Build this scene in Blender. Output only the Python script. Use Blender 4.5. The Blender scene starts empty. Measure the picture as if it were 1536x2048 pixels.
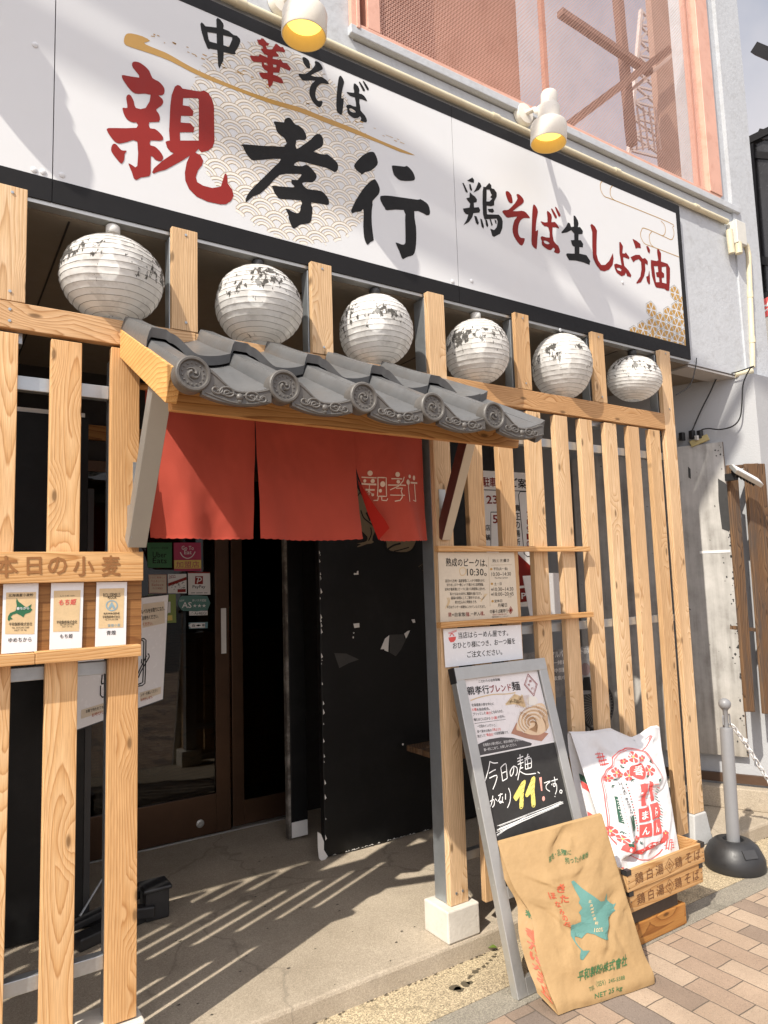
import bpy, bmesh, math, random
from mathutils import Vector, Matrix, noise
PI = math.pi
scene = bpy.context.scene
COL = scene.collection
random.seed(7)

# ------------------------------------------------------------------ camera
CAM = Vector((0.0, -2.27, 1.445))
YAW, PITCH, ROLL, FPX = 0.578347967, 0.102763465, -0.0310294232, 1400.0
def cam_axes():
    f = Vector((math.sin(YAW), math.cos(YAW), 0)); r = Vector((math.cos(YAW), -math.sin(YAW), 0)); u = Vector((0, 0, 1))
    f2 = f*math.cos(PITCH) + u*math.sin(PITCH); u2 = u*math.cos(PITCH) - f*math.sin(PITCH)
    return r*math.cos(ROLL) + u2*math.sin(ROLL), u2*math.cos(ROLL) - r*math.sin(ROLL), f2
CR, CU, CF = cam_axes()
cd = bpy.data.cameras.new('camera')
cd.sensor_fit = 'HORIZONTAL'; cd.sensor_width = 36.0; cd.lens = 36.0*FPX/1536.0
cd.clip_start = 0.05; cd.clip_end = 500
cam = bpy.data.objects.new('camera', cd); COL.objects.link(cam)
M = Matrix((CR, CU, -CF)).transposed().to_4x4(); M.translation = CAM
cam.matrix_world = M
scene.camera = cam

# ------------------------------------------------------------------ light
SUN_AZ, SUN_EL = math.radians(65.0), math.radians(47.5)      # heading the light travels to (from +Y to +X), height of the sun
LDIR = Vector((math.sin(SUN_AZ)*math.cos(SUN_EL), math.cos(SUN_AZ)*math.cos(SUN_EL), -math.sin(SUN_EL)))
sd = bpy.data.lights.new('sun', 'SUN'); sd.energy = 4.7; sd.angle = math.radians(0.5); sd.color = (1.0, 0.93, 0.82)
sun = bpy.data.objects.new('sun', sd); COL.objects.link(sun)
sun.rotation_euler = (-LDIR).to_track_quat('Z', 'Y').to_euler(); sun.location = (-6, -5, 9)
world = bpy.data.worlds.new('World'); scene.world = world; world.use_nodes = True
wn, wl = world.node_tree.nodes, world.node_tree.links
sky = wn.new('ShaderNodeTexSky'); sky.sky_type = 'NISHITA'; sky.sun_disc = False
sky.sun_elevation = SUN_EL; sky.sun_rotation = math.radians(245); sky.air_density = 1.2; sky.dust_density = 2.5
tc = wn.new('ShaderNodeTexCoord'); cn = wn.new('ShaderNodeTexNoise'); cn.inputs['Scale'].default_value = 2.2; cn.inputs['Detail'].default_value = 7
cr_ = wn.new('ShaderNodeValToRGB'); cr_.color_ramp.elements[0].position = .22; cr_.color_ramp.elements[1].position = .50
mx = wn.new('ShaderNodeMixRGB')
# thin cloud: brightest round the sun, duller on the far side
dt = wn.new('ShaderNodeVectorMath'); dt.operation = 'DOT_PRODUCT'; dt.inputs[1].default_value = tuple(-LDIR); wl.new(tc.outputs['Generated'], dt.inputs[0])
mr = wn.new('ShaderNodeMapRange'); mr.inputs['From Min'].default_value = .15; mr.inputs['From Max'].default_value = .95; mr.inputs['To Min'].default_value = 4.9; mr.inputs['To Max'].default_value = 14.0
wl.new(dt.outputs['Value'], mr.inputs['Value'])
cc_ = wn.new('ShaderNodeMixRGB'); cc_.blend_type = 'MULTIPLY'; cc_.inputs[0].default_value = 1; cc_.inputs[2].default_value = (1.0, .975, 1.03, 1); wl.new(mr.outputs[0], cc_.inputs[1]); wl.new(cc_.outputs[0], mx.inputs[2])
wl.new(tc.outputs['Generated'], cn.inputs['Vector']); wl.new(cn.outputs['Fac'], cr_.inputs['Fac'])
wl.new(cr_.outputs['Color'], mx.inputs[0]); wl.new(sky.outputs['Color'], mx.inputs[1])
wl.new(mx.outputs[0], wn['Background'].inputs['Color']); wn['Background'].inputs['Strength'].default_value = 0.112
scene.view_settings.view_transform = 'Standard'; scene.view_settings.look = 'None'
scene.view_settings.gamma = 1.0; scene.view_settings.exposure = 0.40
scene.render.engine = 'CYCLES'
scene.cycles.max_bounces = 8; scene.cycles.diffuse_bounces = 4; scene.cycles.transparent_max_bounces = 12

# ------------------------------------------------------------------ measuring helpers
def ray(px, py): return CR*((px-768)/FPX) - CU*((py-1024)/FPX) + CF
class Plane:
    """A real flat surface: a point on it and its normal (facing the street)."""
    def __init__(s, p, n): s.p = Vector(p); s.n = Vector(n).normalized()
    def __call__(s, px, py, off=0.0):
        d = ray(px, py); t = (s.p - CAM).dot(s.n)/d.dot(s.n)
        return CAM + d*t + s.n*off
def PY(y): return Plane((0, y, 0), (0, -1, 0))
def at(px, py, y): return PY(y)(px, py)
def atz(px, py, z): return Plane((0, 0, z), (0, 0, 1))(px, py)
def atx(px, py, x): return Plane((x, 0, 0), (-1, 0, 0))(px, py)
def crop(x0, y0, s, pts): return [(x0+p[0]/s, y0+p[1]/s) for p in pts]
def crom(pts, n=3, closed=True):
    out = []; N = len(pts)
    for i in range(N if closed else N-1):
        p0, p1, p2, p3 = [Vector(pts[(i+k) % N] if closed else pts[min(max(i+k, 0), N-1)]) for k in (-1, 0, 1, 2)]
        for j in range(n):
            t = j/n
            out.append(0.5*((2*p1)+(p2-p0)*t+(2*p0-5*p1+4*p2-p3)*t*t+(3*p1-p0-3*p2+p3)*t**3))
    if not closed: out.append(Vector(pts[-1]))
    return [tuple(v) for v in out]

# ------------------------------------------------------------------ mesh builder
class MB:
    def __init__(s): s.v = []; s.f = []
    def add(s, vs, fs):
        b = len(s.v); s.v += [Vector(v) for v in vs]; s.f += [tuple(i+b for i in f) for f in fs]; return s
    def box(s, x0, x1, y0, y1, z0, z1):
        return s.add([(x0,y0,z0),(x1,y0,z0),(x1,y1,z0),(x0,y1,z0),(x0,y0,z1),(x1,y0,z1),(x1,y1,z1),(x0,y1,z1)],
                     [(0,3,2,1),(4,5,6,7),(0,1,5,4),(1,2,6,5),(2,3,7,6),(3,0,4,7)])
    def obox(s, c, ax, ay, az):
        """box round centre c with half-axis vectors"""
        c, ax, ay, az = map(Vector, (c, ax, ay, az))
        if ax.cross(ay).dot(az) < 0: ax = -ax
        vs = [c+ax*i+ay*j+az*k for k in (-1, 1) for i, j in ((-1,-1),(1,-1),(1,1),(-1,1))]
        return s.add(vs, [(0,3,2,1),(4,5,6,7),(0,1,5,4),(1,2,6,5),(2,3,7,6),(3,0,4,7)])
    def bar(s, a, b, w, h, up=(0,0,1)):
        a, b = Vector(a), Vector(b); d = (b-a).normalized(); sd_ = d.cross(Vector(up)).normalized(); u = sd_.cross(d)
        return s.obox((a+b)/2, (b-a)/2, sd_*w/2, u*h/2)
    def tube(s, pts, r, n=10, closed=False, cap=True):
        pts = [Vector(p) for p in pts]; N = len(pts); rs = r if isinstance(r, (list, tuple)) else [r]*N
        base = len(s.v); prev = None; rings = []
        for i, p in enumerate(pts):
            if closed: d = pts[(i+1) % N]-pts[i-1]
            else: d = pts[min(i+1, N-1)]-pts[max(i-1, 0)]
            d.normalize()
            if prev is None:
                a = Vector((0,0,1)) if abs(d.z) < .9 else Vector((1,0,0)); u = d.cross(a).normalized()
            else: u = (prev - d*prev.dot(d)).normalized()
            prev = u; w = d.cross(u)
            rings.append([p+(u*math.cos(2*PI*k/n)+w*math.sin(2*PI*k/n))*rs[i] for k in range(n)])
        vs = [v for rg in rings for v in rg]; fs = []
        for i in range(N if closed else N-1):
            j = (i+1) % N
            for k in range(n): fs.append((i*n+k, i*n+(k+1) % n, j*n+(k+1) % n, j*n+k))
        if not closed and cap: fs += [tuple(range(n))[::-1], tuple((N-1)*n+k for k in range(n))]
        return s.add(vs, fs)
    def lathe(s, prof, o, axis=(0,0,1), n=32, cap=True):
        """prof: (radius, height) pairs round an axis through o"""
        o = Vector(o); ax = Vector(axis).normalized(); a = Vector((1,0,0)) if abs(ax.x) < .9 else Vector((0,0,1))
        u = (a-ax*a.dot(ax)).normalized(); w = ax.cross(u)
        vs = [o+ax*h+(u*math.cos(2*PI*k/n)+w*math.sin(2*PI*k/n))*r for r, h in prof for k in range(n)]
        fs = [(i*n+k, i*n+(k+1) % n, (i+1)*n+(k+1) % n, (i+1)*n+k) for i in range(len(prof)-1) for k in range(n)]
        if cap:
            if prof[0][0] > 1e-5: fs.append(tuple(range(n))[::-1])
            if prof[-1][0] > 1e-5: fs.append(tuple((len(prof)-1)*n+k for k in range(n)))
        return s.add(vs, fs)
    def grid(s, fn, nu, nv, flip=False):
        vs = [fn(i/nu, j/nv) for j in range(nv+1) for i in range(nu+1)]
        fs = []
        for j in range(nv):
            for i in range(nu):
                q = (j*(nu+1)+i, j*(nu+1)+i+1, (j+1)*(nu+1)+i+1, (j+1)*(nu+1)+i)
                fs.append(q[::-1] if flip else q)
        return s.add(vs, fs)
    def plate(s, polys, origin, U, V, t=0.0):
        """flat filled outline(s) (even-odd, so inner ones are holes), in the frame origin+U*x+V*y, optional thickness along UxV"""
        vs, fs = fill(polys); O, U, V = Vector(origin), Vector(U), Vector(V); N = U.cross(V)
        base = [O+U*x+V*y+N*t for x, y in vs]
        s.add(base, fs)
        if t:
            for pl in polys:
                m = len(pl); a = [O+U*x+V*y for x, y in pl]; b = [v+N*t for v in a]
                s.add(a+b, [(i, (i+1) % m, m+(i+1) % m, m+i) for i in range(m)])
        return s
    def trace(s, plane, polys, off, smooth=0):
        """outlines measured on a real plane (pixel points of the photograph), laid off metres in front of it"""
        n = plane.n; U = Vector((0,0,1)).cross(n)
        if U.length < 1e-3: U = Vector((1,0,0))
        U.normalize(); V = n.cross(U); O = plane.p + n*off
        out = []
        for pl in polys:
            q = [plane(*p) for p in (crom(pl, smooth) if smooth else pl)]
            out.append([((v-plane.p).dot(U), (v-plane.p).dot(V)) for v in q])
        vs, fs = fill(out)
        return s.add([O+U*x+V*y for x, y in vs], fs)
    def strip(s, pts, w, n, off=0.0, closed=False):
        """flat ribbon of width w along 3-D points lying in a plane of normal n"""
        pts = [Vector(p) for p in pts]; N = len(pts); n = Vector(n).normalized(); vs = []
        for i, p in enumerate(pts):
            d = (pts[(i+1) % N]-pts[i-1]) if closed else (pts[min(i+1, N-1)]-pts[max(i-1, 0)])
            sd_ = n.cross(d.normalized()); ww = w[i] if isinstance(w, (list, tuple)) else w
            vs += [p+sd_*ww/2+n*off, p-sd_*ww/2+n*off]
        fs = [(2*i, 2*i+1, 2*((i+1) % N)+1, 2*((i+1) % N)) for i in range(N if closed else N-1)]
        return s.add(vs, fs)
    def text(s, body, L, R, h, n, off=0.001, bold=0.0, shear=0.0, warp=None):
        """lettering fitted between the points L and R (middle of its left and right edge), h metres tall"""
        vs, fs = glyphs(body, bold)
        x0 = min(v[0] for v in vs); x1 = max(v[0] for v in vs); y0 = min(v[1] for v in vs); y1 = max(v[1] for v in vs)
        L, R, n = Vector(L), Vector(R), Vector(n).normalized(); d = (R-L).normalized(); up = n.cross(d).normalized()
        ym = (y0+y1)/2; k = h/max(y1-y0, 1e-6)
        out = []; nv = len(glyphs(body, 0)[0])
        for i, (x, y) in enumerate(vs):
            p = L+(R-L)*((x-x0)/(x1-x0))+up*((y-ym)*k)+d*(shear*(y-ym)*k)
            out.append(p+n*(off+.00004*(i//nv)) if warp is None else warp(p))
        return s.add(out, fs)
    def build(s, name, m, parent=None, smooth=False, bevel=0.0, mod=None, kind=None):
        if not s.v: return None
        xs = [v.x for v in s.v]; ys = [v.y for v in s.v]; zs = [v.z for v in s.v]
        o = Vector(((min(xs)+max(xs))/2, (min(ys)+max(ys))/2, min(zs)))
        me = bpy.data.meshes.new(name); me.from_pydata([tuple(v-o) for v in s.v], [], s.f); me.validate()
        ms = m if isinstance(m, (list, tuple)) else [m]
        for q in ms: me.materials.append(q)
        if smooth:
            me.polygons.foreach_set('use_smooth', [True]*len(me.polygons))
            if smooth != 'all':
                try: me.set_sharp_from_angle(angle=math.radians(40))
                except Exception: pass
        ob = bpy.data.objects.new(name, me); COL.objects.link(ob)
        if parent is not None:
            ob.parent = parent; ob.location = o - wloc(parent)
        else: ob.location = o
        if bevel:
            b = ob.modifiers.new('bevel', 'BEVEL'); b.width = bevel; b.segments = 2; b.limit_method = 'ANGLE'; b.angle_limit = math.radians(40)
        if kind: ob['kind'] = kind
        return ob
def wloc(o):
    p = Vector(o.location)
    while o.parent is not None: o = o.parent; p += Vector(o.location)
    return p
def thing(name, label, cat, loc=(0,0,0), group=None):
    o = bpy.data.objects.new(name, None); COL.objects.link(o); o.location = loc; o.empty_display_size = .1
    return tag(o, label, cat, group)
def tag(o, label, cat, group=None):
    o['label'] = label; o['category'] = cat
    if group: o['group'] = group
    return o
def lab(o, label): o['label'] = label; return o
_fc = {}
def fill(polys):
    cu = bpy.data.curves.new('outline', 'CURVE'); cu.dimensions = '2D'; cu.fill_mode = 'BOTH'
    for pl in polys:
        sp = cu.splines.new('POLY'); sp.points.add(len(pl)-1); sp.use_cyclic_u = True
        for p, q in zip(sp.points, pl): p.co = (q[0]*10, q[1]*10, 0, 1)
    ob = bpy.data.objects.new('outline', cu); me = bpy.data.meshes.new_from_object(ob)
    vs = [(v.co.x/10, v.co.y/10) for v in me.vertices]
    fs = []
    for p in me.polygons:
        f = tuple(p.vertices); fs.append(f if p.normal.z > 0 else f[::-1])
    bpy.data.objects.remove(ob); bpy.data.curves.remove(cu); bpy.data.meshes.remove(me)
    return vs, fs
def glyphs(body, bold):
    k = (body, bold)
    if k in _fc: return _fc[k]
    cu = bpy.data.curves.new('type', 'FONT'); cu.body = body; cu.size = 1; cu.resolution_u = 2
    ob = bpy.data.objects.new('type', cu); me = bpy.data.meshes.new_from_object(ob)
    vs = [(v.co.x, v.co.y) for v in me.vertices]; fs = [tuple(p.vertices) for p in me.polygons]
    if bold:      # heavier strokes: the outline laid down a few times, slightly shifted
        sh = [(math.cos(a)*bold*.62, math.sin(a)*bold*.62) for a in [PI/4+i*PI/2 for i in range(4)]]+([(bold*.62, 0), (-bold*.62, 0), (0, bold*.62), (0, -bold*.62)] if bold > .019 else [])
        n0 = len(vs); r = ([(x+dx, y+dy) for dx, dy in sh for x, y in vs], [tuple(i+k*n0 for i in f_) for k in range(len(sh)) for f_ in fs])
    else: r = (vs, fs)
    bpy.data.objects.remove(ob); bpy.data.curves.remove(cu); bpy.data.meshes.remove(me)
    _fc[k] = r; return r

# ------------------------------------------------------------------ materials
def newmat(name):
    m = bpy.data.materials.new(name); m.use_nodes = True
    nt = m.node_tree; return m, nt.nodes, nt.links, nt.nodes['Principled BSDF']
def N(nodes, t, **kw):
    n = nodes.new(t)
    for k, v in kw.items():
        if k in n.inputs.keys(): n.inputs[k].default_value = v
        else: setattr(n, k, v)
    return n
def ramp(nodes, stops):
    r = nodes.new('ShaderNodeValToRGB'); e = r.color_ramp.elements
    while len(e) < len(stops): e.new(0.5)
    for i, (p, c) in enumerate(stops):
        e[i].position = p; e[i].color = (*c, 1) if len(c) == 3 else c
    return r
def mathn(nodes, links, op, a, b=None, clamp=False):
    n = nodes.new('ShaderNodeMath'); n.operation = op; n.use_clamp = clamp
    for i, x in enumerate((a, b)):
        if x is None: continue
        if isinstance(x, (int, float)): n.inputs[i].default_value = x
        else: links.new(x, n.inputs[i])
    return n.outputs[0]
def mixc(nodes, links, fac, a, b, bt='MIX'):
    n = nodes.new('ShaderNodeMixRGB'); n.blend_type = bt
    for i, x in enumerate((fac, a, b)):
        if isinstance(x, (int, float)): n.inputs[i].default_value = x
        elif isinstance(x, (tuple, list)): n.inputs[i].default_value = (*x, 1)
        else: links.new(x, n.inputs[i])
    return n.outputs[0]
def coords(nodes, links, scale=(1,1,1), rnd=True):
    tc = nodes.new('ShaderNodeTexCoord'); mp = nodes.new('ShaderNodeMapping'); mp.inputs['Scale'].default_value = scale
    if rnd:
        oi = nodes.new('ShaderNodeObjectInfo'); vm = nodes.new('ShaderNodeVectorMath'); vm.operation = 'SCALE'
        vm.inputs[0].default_value = (17.3, 5.1, 9.7); links.new(oi.outputs['Random'], vm.inputs['Scale'])
        va = nodes.new('ShaderNodeVectorMath'); links.new(tc.outputs['Object'], va.inputs[0]); links.new(vm.outputs[0], va.inputs[1])
        links.new(va.outputs[0], mp.inputs['Vector'])
    else: links.new(tc.outputs['Object'], mp.inputs['Vector'])
    return mp.outputs['Vector']
def bumpn(nodes, links, bsdf, h, strength, dist=0.002):
    b = nodes.new('ShaderNodeBump'); b.inputs['Strength'].default_value = strength; b.inputs['Distance'].default_value = dist
    links.new(h, b.inputs['Height']); links.new(b.outputs[0], bsdf.inputs['Normal'])
def pm(name, col, rough=.6, metal=0.0, var=.12, vs=6.0, bump=0.0, bs=150.0, spec=.5, sheen=0.0, detail=4, dirt=None, coat=0.0, bd=.002):
    """painted / plain surface: colour broken up by two scales of noise, optional fine bump and dirt patches"""
    m, n, l, b = newmat(name)
    v = coords(n, l)
    n1 = N(n, 'ShaderNodeTexNoise', Scale=vs, Detail=detail); l.new(v, n1.inputs['Vector'])
    n2 = N(n, 'ShaderNodeTexNoise', Scale=vs*9, Detail=3); l.new(v, n2.inputs['Vector'])
    f = mathn(n, l, 'ADD', mathn(n, l, 'MULTIPLY', n1.outputs['Fac'], .7), mathn(n, l, 'MULTIPLY', n2.outputs['Fac'], .3))
    r = ramp(n, [(.3, [c*(1-var) for c in col]), (.7, [min(1, c*(1+var)) for c in col])]); l.new(f, r.inputs['Fac'])
    c = r.outputs['Color']
    if dirt:
        dcol, amt, ds = dirt
        n3 = N(n, 'ShaderNodeTexNoise', Scale=ds, Detail=8, Roughness=.7); l.new(v, n3.inputs['Vector'])
        dr = ramp(n, [(.5, (0,0,0)), (.72, (1,1,1))]); l.new(n3.outputs['Fac'], dr.inputs['Fac'])
        c = mixc(n, l, mathn(n, l, 'MULTIPLY', dr.outputs['Color'], amt), c, dcol)
    l.new(c, b.inputs['Base Color'])
    rr = ramp(n, [(.3, (rough*.85,)*3), (.7, (min(1, rough*1.15),)*3)]); l.new(n2.outputs['Fac'], rr.inputs['Fac']); l.new(rr.outputs['Color'], b.inputs['Roughness'])
    b.inputs['Metallic'].default_value = metal; b.inputs['Specular IOR Level'].default_value = spec
    if coat: b.inputs['Coat Weight'].default_value = coat
    if sheen: b.inputs['Sheen Weight'].default_value = sheen
    if bump:
        nb = N(n, 'ShaderNodeTexNoise', Scale=bs, Detail=5); l.new(v, nb.inputs['Vector']); bumpn(n, l, b, nb.outputs['Fac'], bump, bd)
    return m
def wood(name, axis, light, mid, dark, freq=95.0, knots=True, rough=.62, weather=None, contrast=1.0):
    """sawn softwood: growth rings of a log cut by the board, so flat faces show arches, loops and knots"""
    m, n, l, b = newmat(name)
    v = coords(n, l)
    sx = n.new('ShaderNodeSeparateXYZ'); l.new(v, sx.inputs[0])
    o = {'X': (0, 2, 1), 'Z': (2, 0, 1), 'Y': (1, 0, 2)}[axis]
    al, ac, dp = sx.outputs[o[0]], sx.outputs[o[1]], sx.outputs[o[2]]
    oi = n.new('ShaderNodeObjectInfo')
    def stretched(sa, sc, detail, rough_=.5):
        cx = n.new('ShaderNodeCombineXYZ'); l.new(mathn(n, l, 'MULTIPLY', al, sa), cx.inputs[0]); l.new(mathn(n, l, 'MULTIPLY', ac, sc), cx.inputs[1]); l.new(mathn(n, l, 'MULTIPLY', dp, sc), cx.inputs[2])
        t = N(n, 'ShaderNodeTexNoise', Scale=1.0, Detail=detail, Roughness=rough_); l.new(cx.outputs[0], t.inputs['Vector']); return t.outputs['Fac']
    w1 = stretched(1.25, 3.0, 1); w2 = stretched(3.2, 20.0, 2)
    # local board coordinates without the random shift for the ring centre
    tc = n.new('ShaderNodeTexCoord'); sl = n.new('ShaderNodeSeparateXYZ'); l.new(tc.outputs['Object'], sl.inputs[0])
    lal, lac, ldp = sl.outputs[o[0]], sl.outputs[o[1]], sl.outputs[o[2]]
    offc = mathn(n, l, 'MULTIPLY', mathn(n, l, 'SUBTRACT', mathn(n, l, 'FRACT', mathn(n, l, 'MULTIPLY', oi.outputs['Random'], 7.31)), .5), .15)
    if axis == 'X': offc = mathn(n, l, 'SUBTRACT', offc, .045)
    bb = mathn(n, l, 'ADD', mathn(n, l, 'ADD', lac, offc), mathn(n, l, 'MULTIPLY', mathn(n, l, 'SUBTRACT', w2, .5), .014))
    cc = mathn(n, l, 'ADD', mathn(n, l, 'ADD', ldp, .055), mathn(n, l, 'MULTIPLY', mathn(n, l, 'SUBTRACT', w1, .5), .13))
    R = mathn(n, l, 'SQRT', mathn(n, l, 'ADD', mathn(n, l, 'MULTIPLY', bb, bb), mathn(n, l, 'MULTIPLY', cc, cc)))
    kmask = None
    if knots:
        cx = n.new('ShaderNodeCombineXYZ'); l.new(mathn(n, l, 'MULTIPLY', al, 3.1), cx.inputs[0]); l.new(mathn(n, l, 'MULTIPLY', ac, 8.5), cx.inputs[1])
        vo = N(n, 'ShaderNodeTexVoronoi', Scale=1.0); vo.voronoi_dimensions = '2D'; l.new(cx.outputs[0], vo.inputs['Vector'])
        kd = vo.outputs['Distance']
        R = mathn(n, l, 'ADD', R, mathn(n, l, 'MULTIPLY', mathn(n, l, 'SUBTRACT', .34, kd, True), .085))
        km = ramp(n, [(.035, (1,1,1)), (.075, (0,0,0))]); l.new(kd, km.inputs['Fac']); kmask = km.outputs['Color']
    fr = mathn(n, l, 'FRACT', mathn(n, l, 'ADD', mathn(n, l, 'MULTIPLY', R, freq), mathn(n, l, 'MULTIPLY', stretched(2.2, 60.0, 3), .55)))
    lo = [mid[i]+(light[i]-mid[i])*.55 for i in range(3)]
    dk = [mid[i]+(dark[i]-mid[i])*contrast for i in range(3)]
    r = ramp(n, [(0.0, light), (.40, lo), (.74, mid), (.92, dk), (1.0, light)]); l.new(fr, r.inputs['Fac'])
    fib = stretched(14.0, 420.0, 2)
    fr2 = ramp(n, [(.3, (.80, .77, .74)), (.7, (1.08, 1.08, 1.08))]); l.new(fib, fr2.inputs['Fac'])
    c = mixc(n, l, 1.0, r.outputs['Color'], fr2.outputs['Color'], 'MULTIPLY')
    big = stretched(1.1, 6.0, 3)
    tr = ramp(n, [(.3, (.86, .80, .74)), (.65, (1.05, 1.04, 1.03))]); l.new(big, tr.inputs['Fac'])
    c = mixc(n, l, 1.0, c, tr.outputs['Color'], 'MULTIPLY')
    orr = ramp(n, [(0, (1.0, .95, .90)), (.35, (1.05, 1.05, 1.06)), (.7, (.95, .90, .83)), (1, (.88, .80, .70))]); l.new(oi.outputs['Random'], orr.inputs['Fac'])
    c = mixc(n, l, 1.0, c, orr.outputs['Color'], 'MULTIPLY')
    if kmask is not None: c = mixc(n, l, mathn(n, l, 'MULTIPLY', kmask, .8), c, [x*.35 for x in dark])
    if weather:
        wcol, amt = weather
        wn_ = stretched(3.0, 22.0, 5, .65); wr = ramp(n, [(.42, (0,0,0)), (.68, (1,1,1))]); l.new(wn_, wr.inputs['Fac'])
        c = mixc(n, l, mathn(n, l, 'MULTIPLY', wr.outputs['Color'], amt), c, wcol)
    l.new(c, b.inputs['Base Color']); b.inputs['Roughness'].default_value = rough; b.inputs['Specular IOR Level'].default_value = .3
    bumpn(n, l, b, mathn(n, l, 'ADD', mathn(n, l, 'MULTIPLY', fr, -.5), fib), .25, .0012)
    return m

W_SLAT = wood('cedar_slat', 'Z', (.70,.485,.27), (.61,.385,.185), (.43,.225,.085), 135, contrast=.75)
W_PALE = wood('cedar_pale', 'Z', (.66,.49,.31), (.58,.40,.225), (.42,.25,.115), 145, contrast=.8)
W_RAIL = wood('cedar_rail', 'X', (.60,.41,.235), (.51,.32,.16), (.35,.185,.075), 120)
W_LEDGE = wood('cedar_ledge', 'X', (.66,.435,.215), (.57,.34,.145), (.42,.21,.07), 110, knots=False)
W_BEAM = wood('cedar_beam', 'X', (.58,.345,.145), (.47,.25,.09), (.31,.13,.04), 80)
W_RAFT = wood('cedar_rafter', 'Y', (.74,.50,.22), (.66,.40,.15), (.47,.24,.07), 70)
W_CRATE = wood('crate_wood', 'X', (.57,.385,.20), (.49,.305,.14), (.37,.20,.075), 90, knots=False)
W_BOX = wood('stained_box', 'X', (.40,.205,.06), (.33,.15,.04), (.20,.08,.02), 60)
W_OLD = wood('old_board', 'Z', (.20,.125,.068), (.14,.08,.042), (.05,.03,.018), 75, rough=.9, weather=((.075,.06,.05), .85))
W_PLY = wood('brown_backing', 'X', (.30,.155,.055), (.255,.125,.042), (.19,.085,.028), 40, knots=False)
M_STEEL = pm('galvanized', (.40,.43,.45), .38, .75, .10, 14, .05, 60, dirt=((.28,.27,.25), .35, 9))
M_ALU = pm('satin_aluminium', (.50,.50,.48), .36, .7, .06, 10, dirt=((.35,.33,.30), .25, 12))
M_ALUB = pm('beige_steel', (.46,.40,.31), .45, .25, .06, 8)
M_FRAMEB = pm('bronze_frame', (.085,.045,.025), .35, .6, .12, 9)
M_WHITE = pm('sign_white', (.635,.645,.655), .40, 0, .02, 1.5, spec=.3, dirt=((.60,.59,.57), .25, 3))
M_BLACK = pm('sign_black', (.010,.0095,.010), .5, 0, .15, 6, spec=.2)
M_RED = pm('sign_red', (.25,.020,.016), .5, 0, .06, 4, spec=.2)
M_RED2 = pm('sign_dark_red', (.19,.010,.007), .5, 0, .06, 4, spec=.2)
M_INK = pm('ink_black', (.010,.0095,.0095), .55, 0, .1, 5, spec=.2)
M_GOLD = pm('gold_print', (.44,.25,.055), .45, 0, .08, 8)
M_GOLDL = pm('gold_line', (.36,.26,.13), .5, 0, .06, 8)
M_CREAMP = pm('cream_print', (.74,.70,.63), .4, 0, .02, 4)
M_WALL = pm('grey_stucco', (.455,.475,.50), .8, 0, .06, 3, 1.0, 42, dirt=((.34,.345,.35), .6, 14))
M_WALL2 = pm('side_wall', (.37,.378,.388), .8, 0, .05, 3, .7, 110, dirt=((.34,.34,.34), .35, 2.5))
M_SOFFIT = pm('soffit_board', (.20,.165,.125), .8, 0, .05, 2)
M_SOFFITL = pm('soffit_edge', (.42,.40,.38), .75, 0, .05, 3)
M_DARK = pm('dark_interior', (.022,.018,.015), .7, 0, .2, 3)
M_BLKPAINT = pm('black_paint', (.0065,.0065,.0065), .48, 0, .25, 4, .25, 40, spec=.3, dirt=((.016,.0155,.015), .6, 6))
M_CHIP = pm('bare_plaster', (.72,.70,.66), .8, 0, .06, 10)
M_CREAM = pm('cream_conduit', (.62,.56,.40), .42, 0, .06, 8, dirt=((.42,.36,.24), .3, 10))
M_LAMPW = pm('lamp_enamel', (.72,.68,.60), .3, 0, .04, 6, dirt=((.5,.44,.33), .25, 12))
M_PINK = pm('salmon_paint', (.64,.36,.27), .45, 0, .07, 6, dirt=((.40,.15,.08), .4, 14))
M_MESH = pm('salmon_mesh', (.72,.43,.335), .5, 0, .10, 6, dirt=((.30,.11,.055), .4, 5))
M_BLKPL = pm('black_plastic', (.020,.020,.021), .45, 0, .15, 8, .15, 200)
M_CABLE = pm('black_cable', (.012,.012,.012), .5)
M_PAPER = pm('poster_paper', (.74,.73,.71), .45, 0, .03, 5)
M_PAPERB = pm('beige_paper', (.63,.55,.43), .45, 0, .07, 9)
M_CLEAR = pm('laminate_white', (.76,.76,.77), .25, 0, .02, 6)
M_CHALKB = pm('chalkboard', (.020,.019,.018), .55, 0, .25, 7, dirt=((.05,.05,.05), .35, 10))
M_CHALK = pm('chalk_white', (.80,.80,.78), .9, 0, .1, 60)
M_CHALKY = pm('chalk_yellow', (.75,.65,.16), .9, 0, .25, 90)
M_CHALKP = pm('chalk_pink', (.80,.36,.30), .9, 0, .2, 90)
M_GREEN = pm('print_green', (.022,.13,.06), .5, 0, .06, 6)
M_TEAL = pm('print_teal', (.085,.205,.18), .55, 0, .08, 8)
M_OCHRER = pm('print_redbrown', (.42,.075,.03), .6, 0, .1, 8)
M_BAGGREEN = pm('print_bag_green', (.035,.115,.04), .6, 0, .1, 10)
M_PINKRED = pm('print_pinkred', (.66,.085,.075), .5, 0, .06, 8)
M_DKGREEN = pm('print_dark_green', (.02,.075,.045), .5)
M_YEL = pm('print_yellow', (.70,.55,.14), .5)
M_MAG = pm('print_magenta', (.42,.035,.10), .5)
M_TAN = pm('print_tan', (.62,.46,.26), .55, 0, .12, 20)
M_BRAND = pm('burnt_brand', (.15,.062,.022), .7, 0, .2, 30)
M_BURN = pm('stained_lettering', (.27,.115,.032), .6, 0, .15, 20)
M_LEAF = pm('leaf_green', (.11,.17,.025), .45, 0, .2, 30)
M_CLOTH = None

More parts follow.
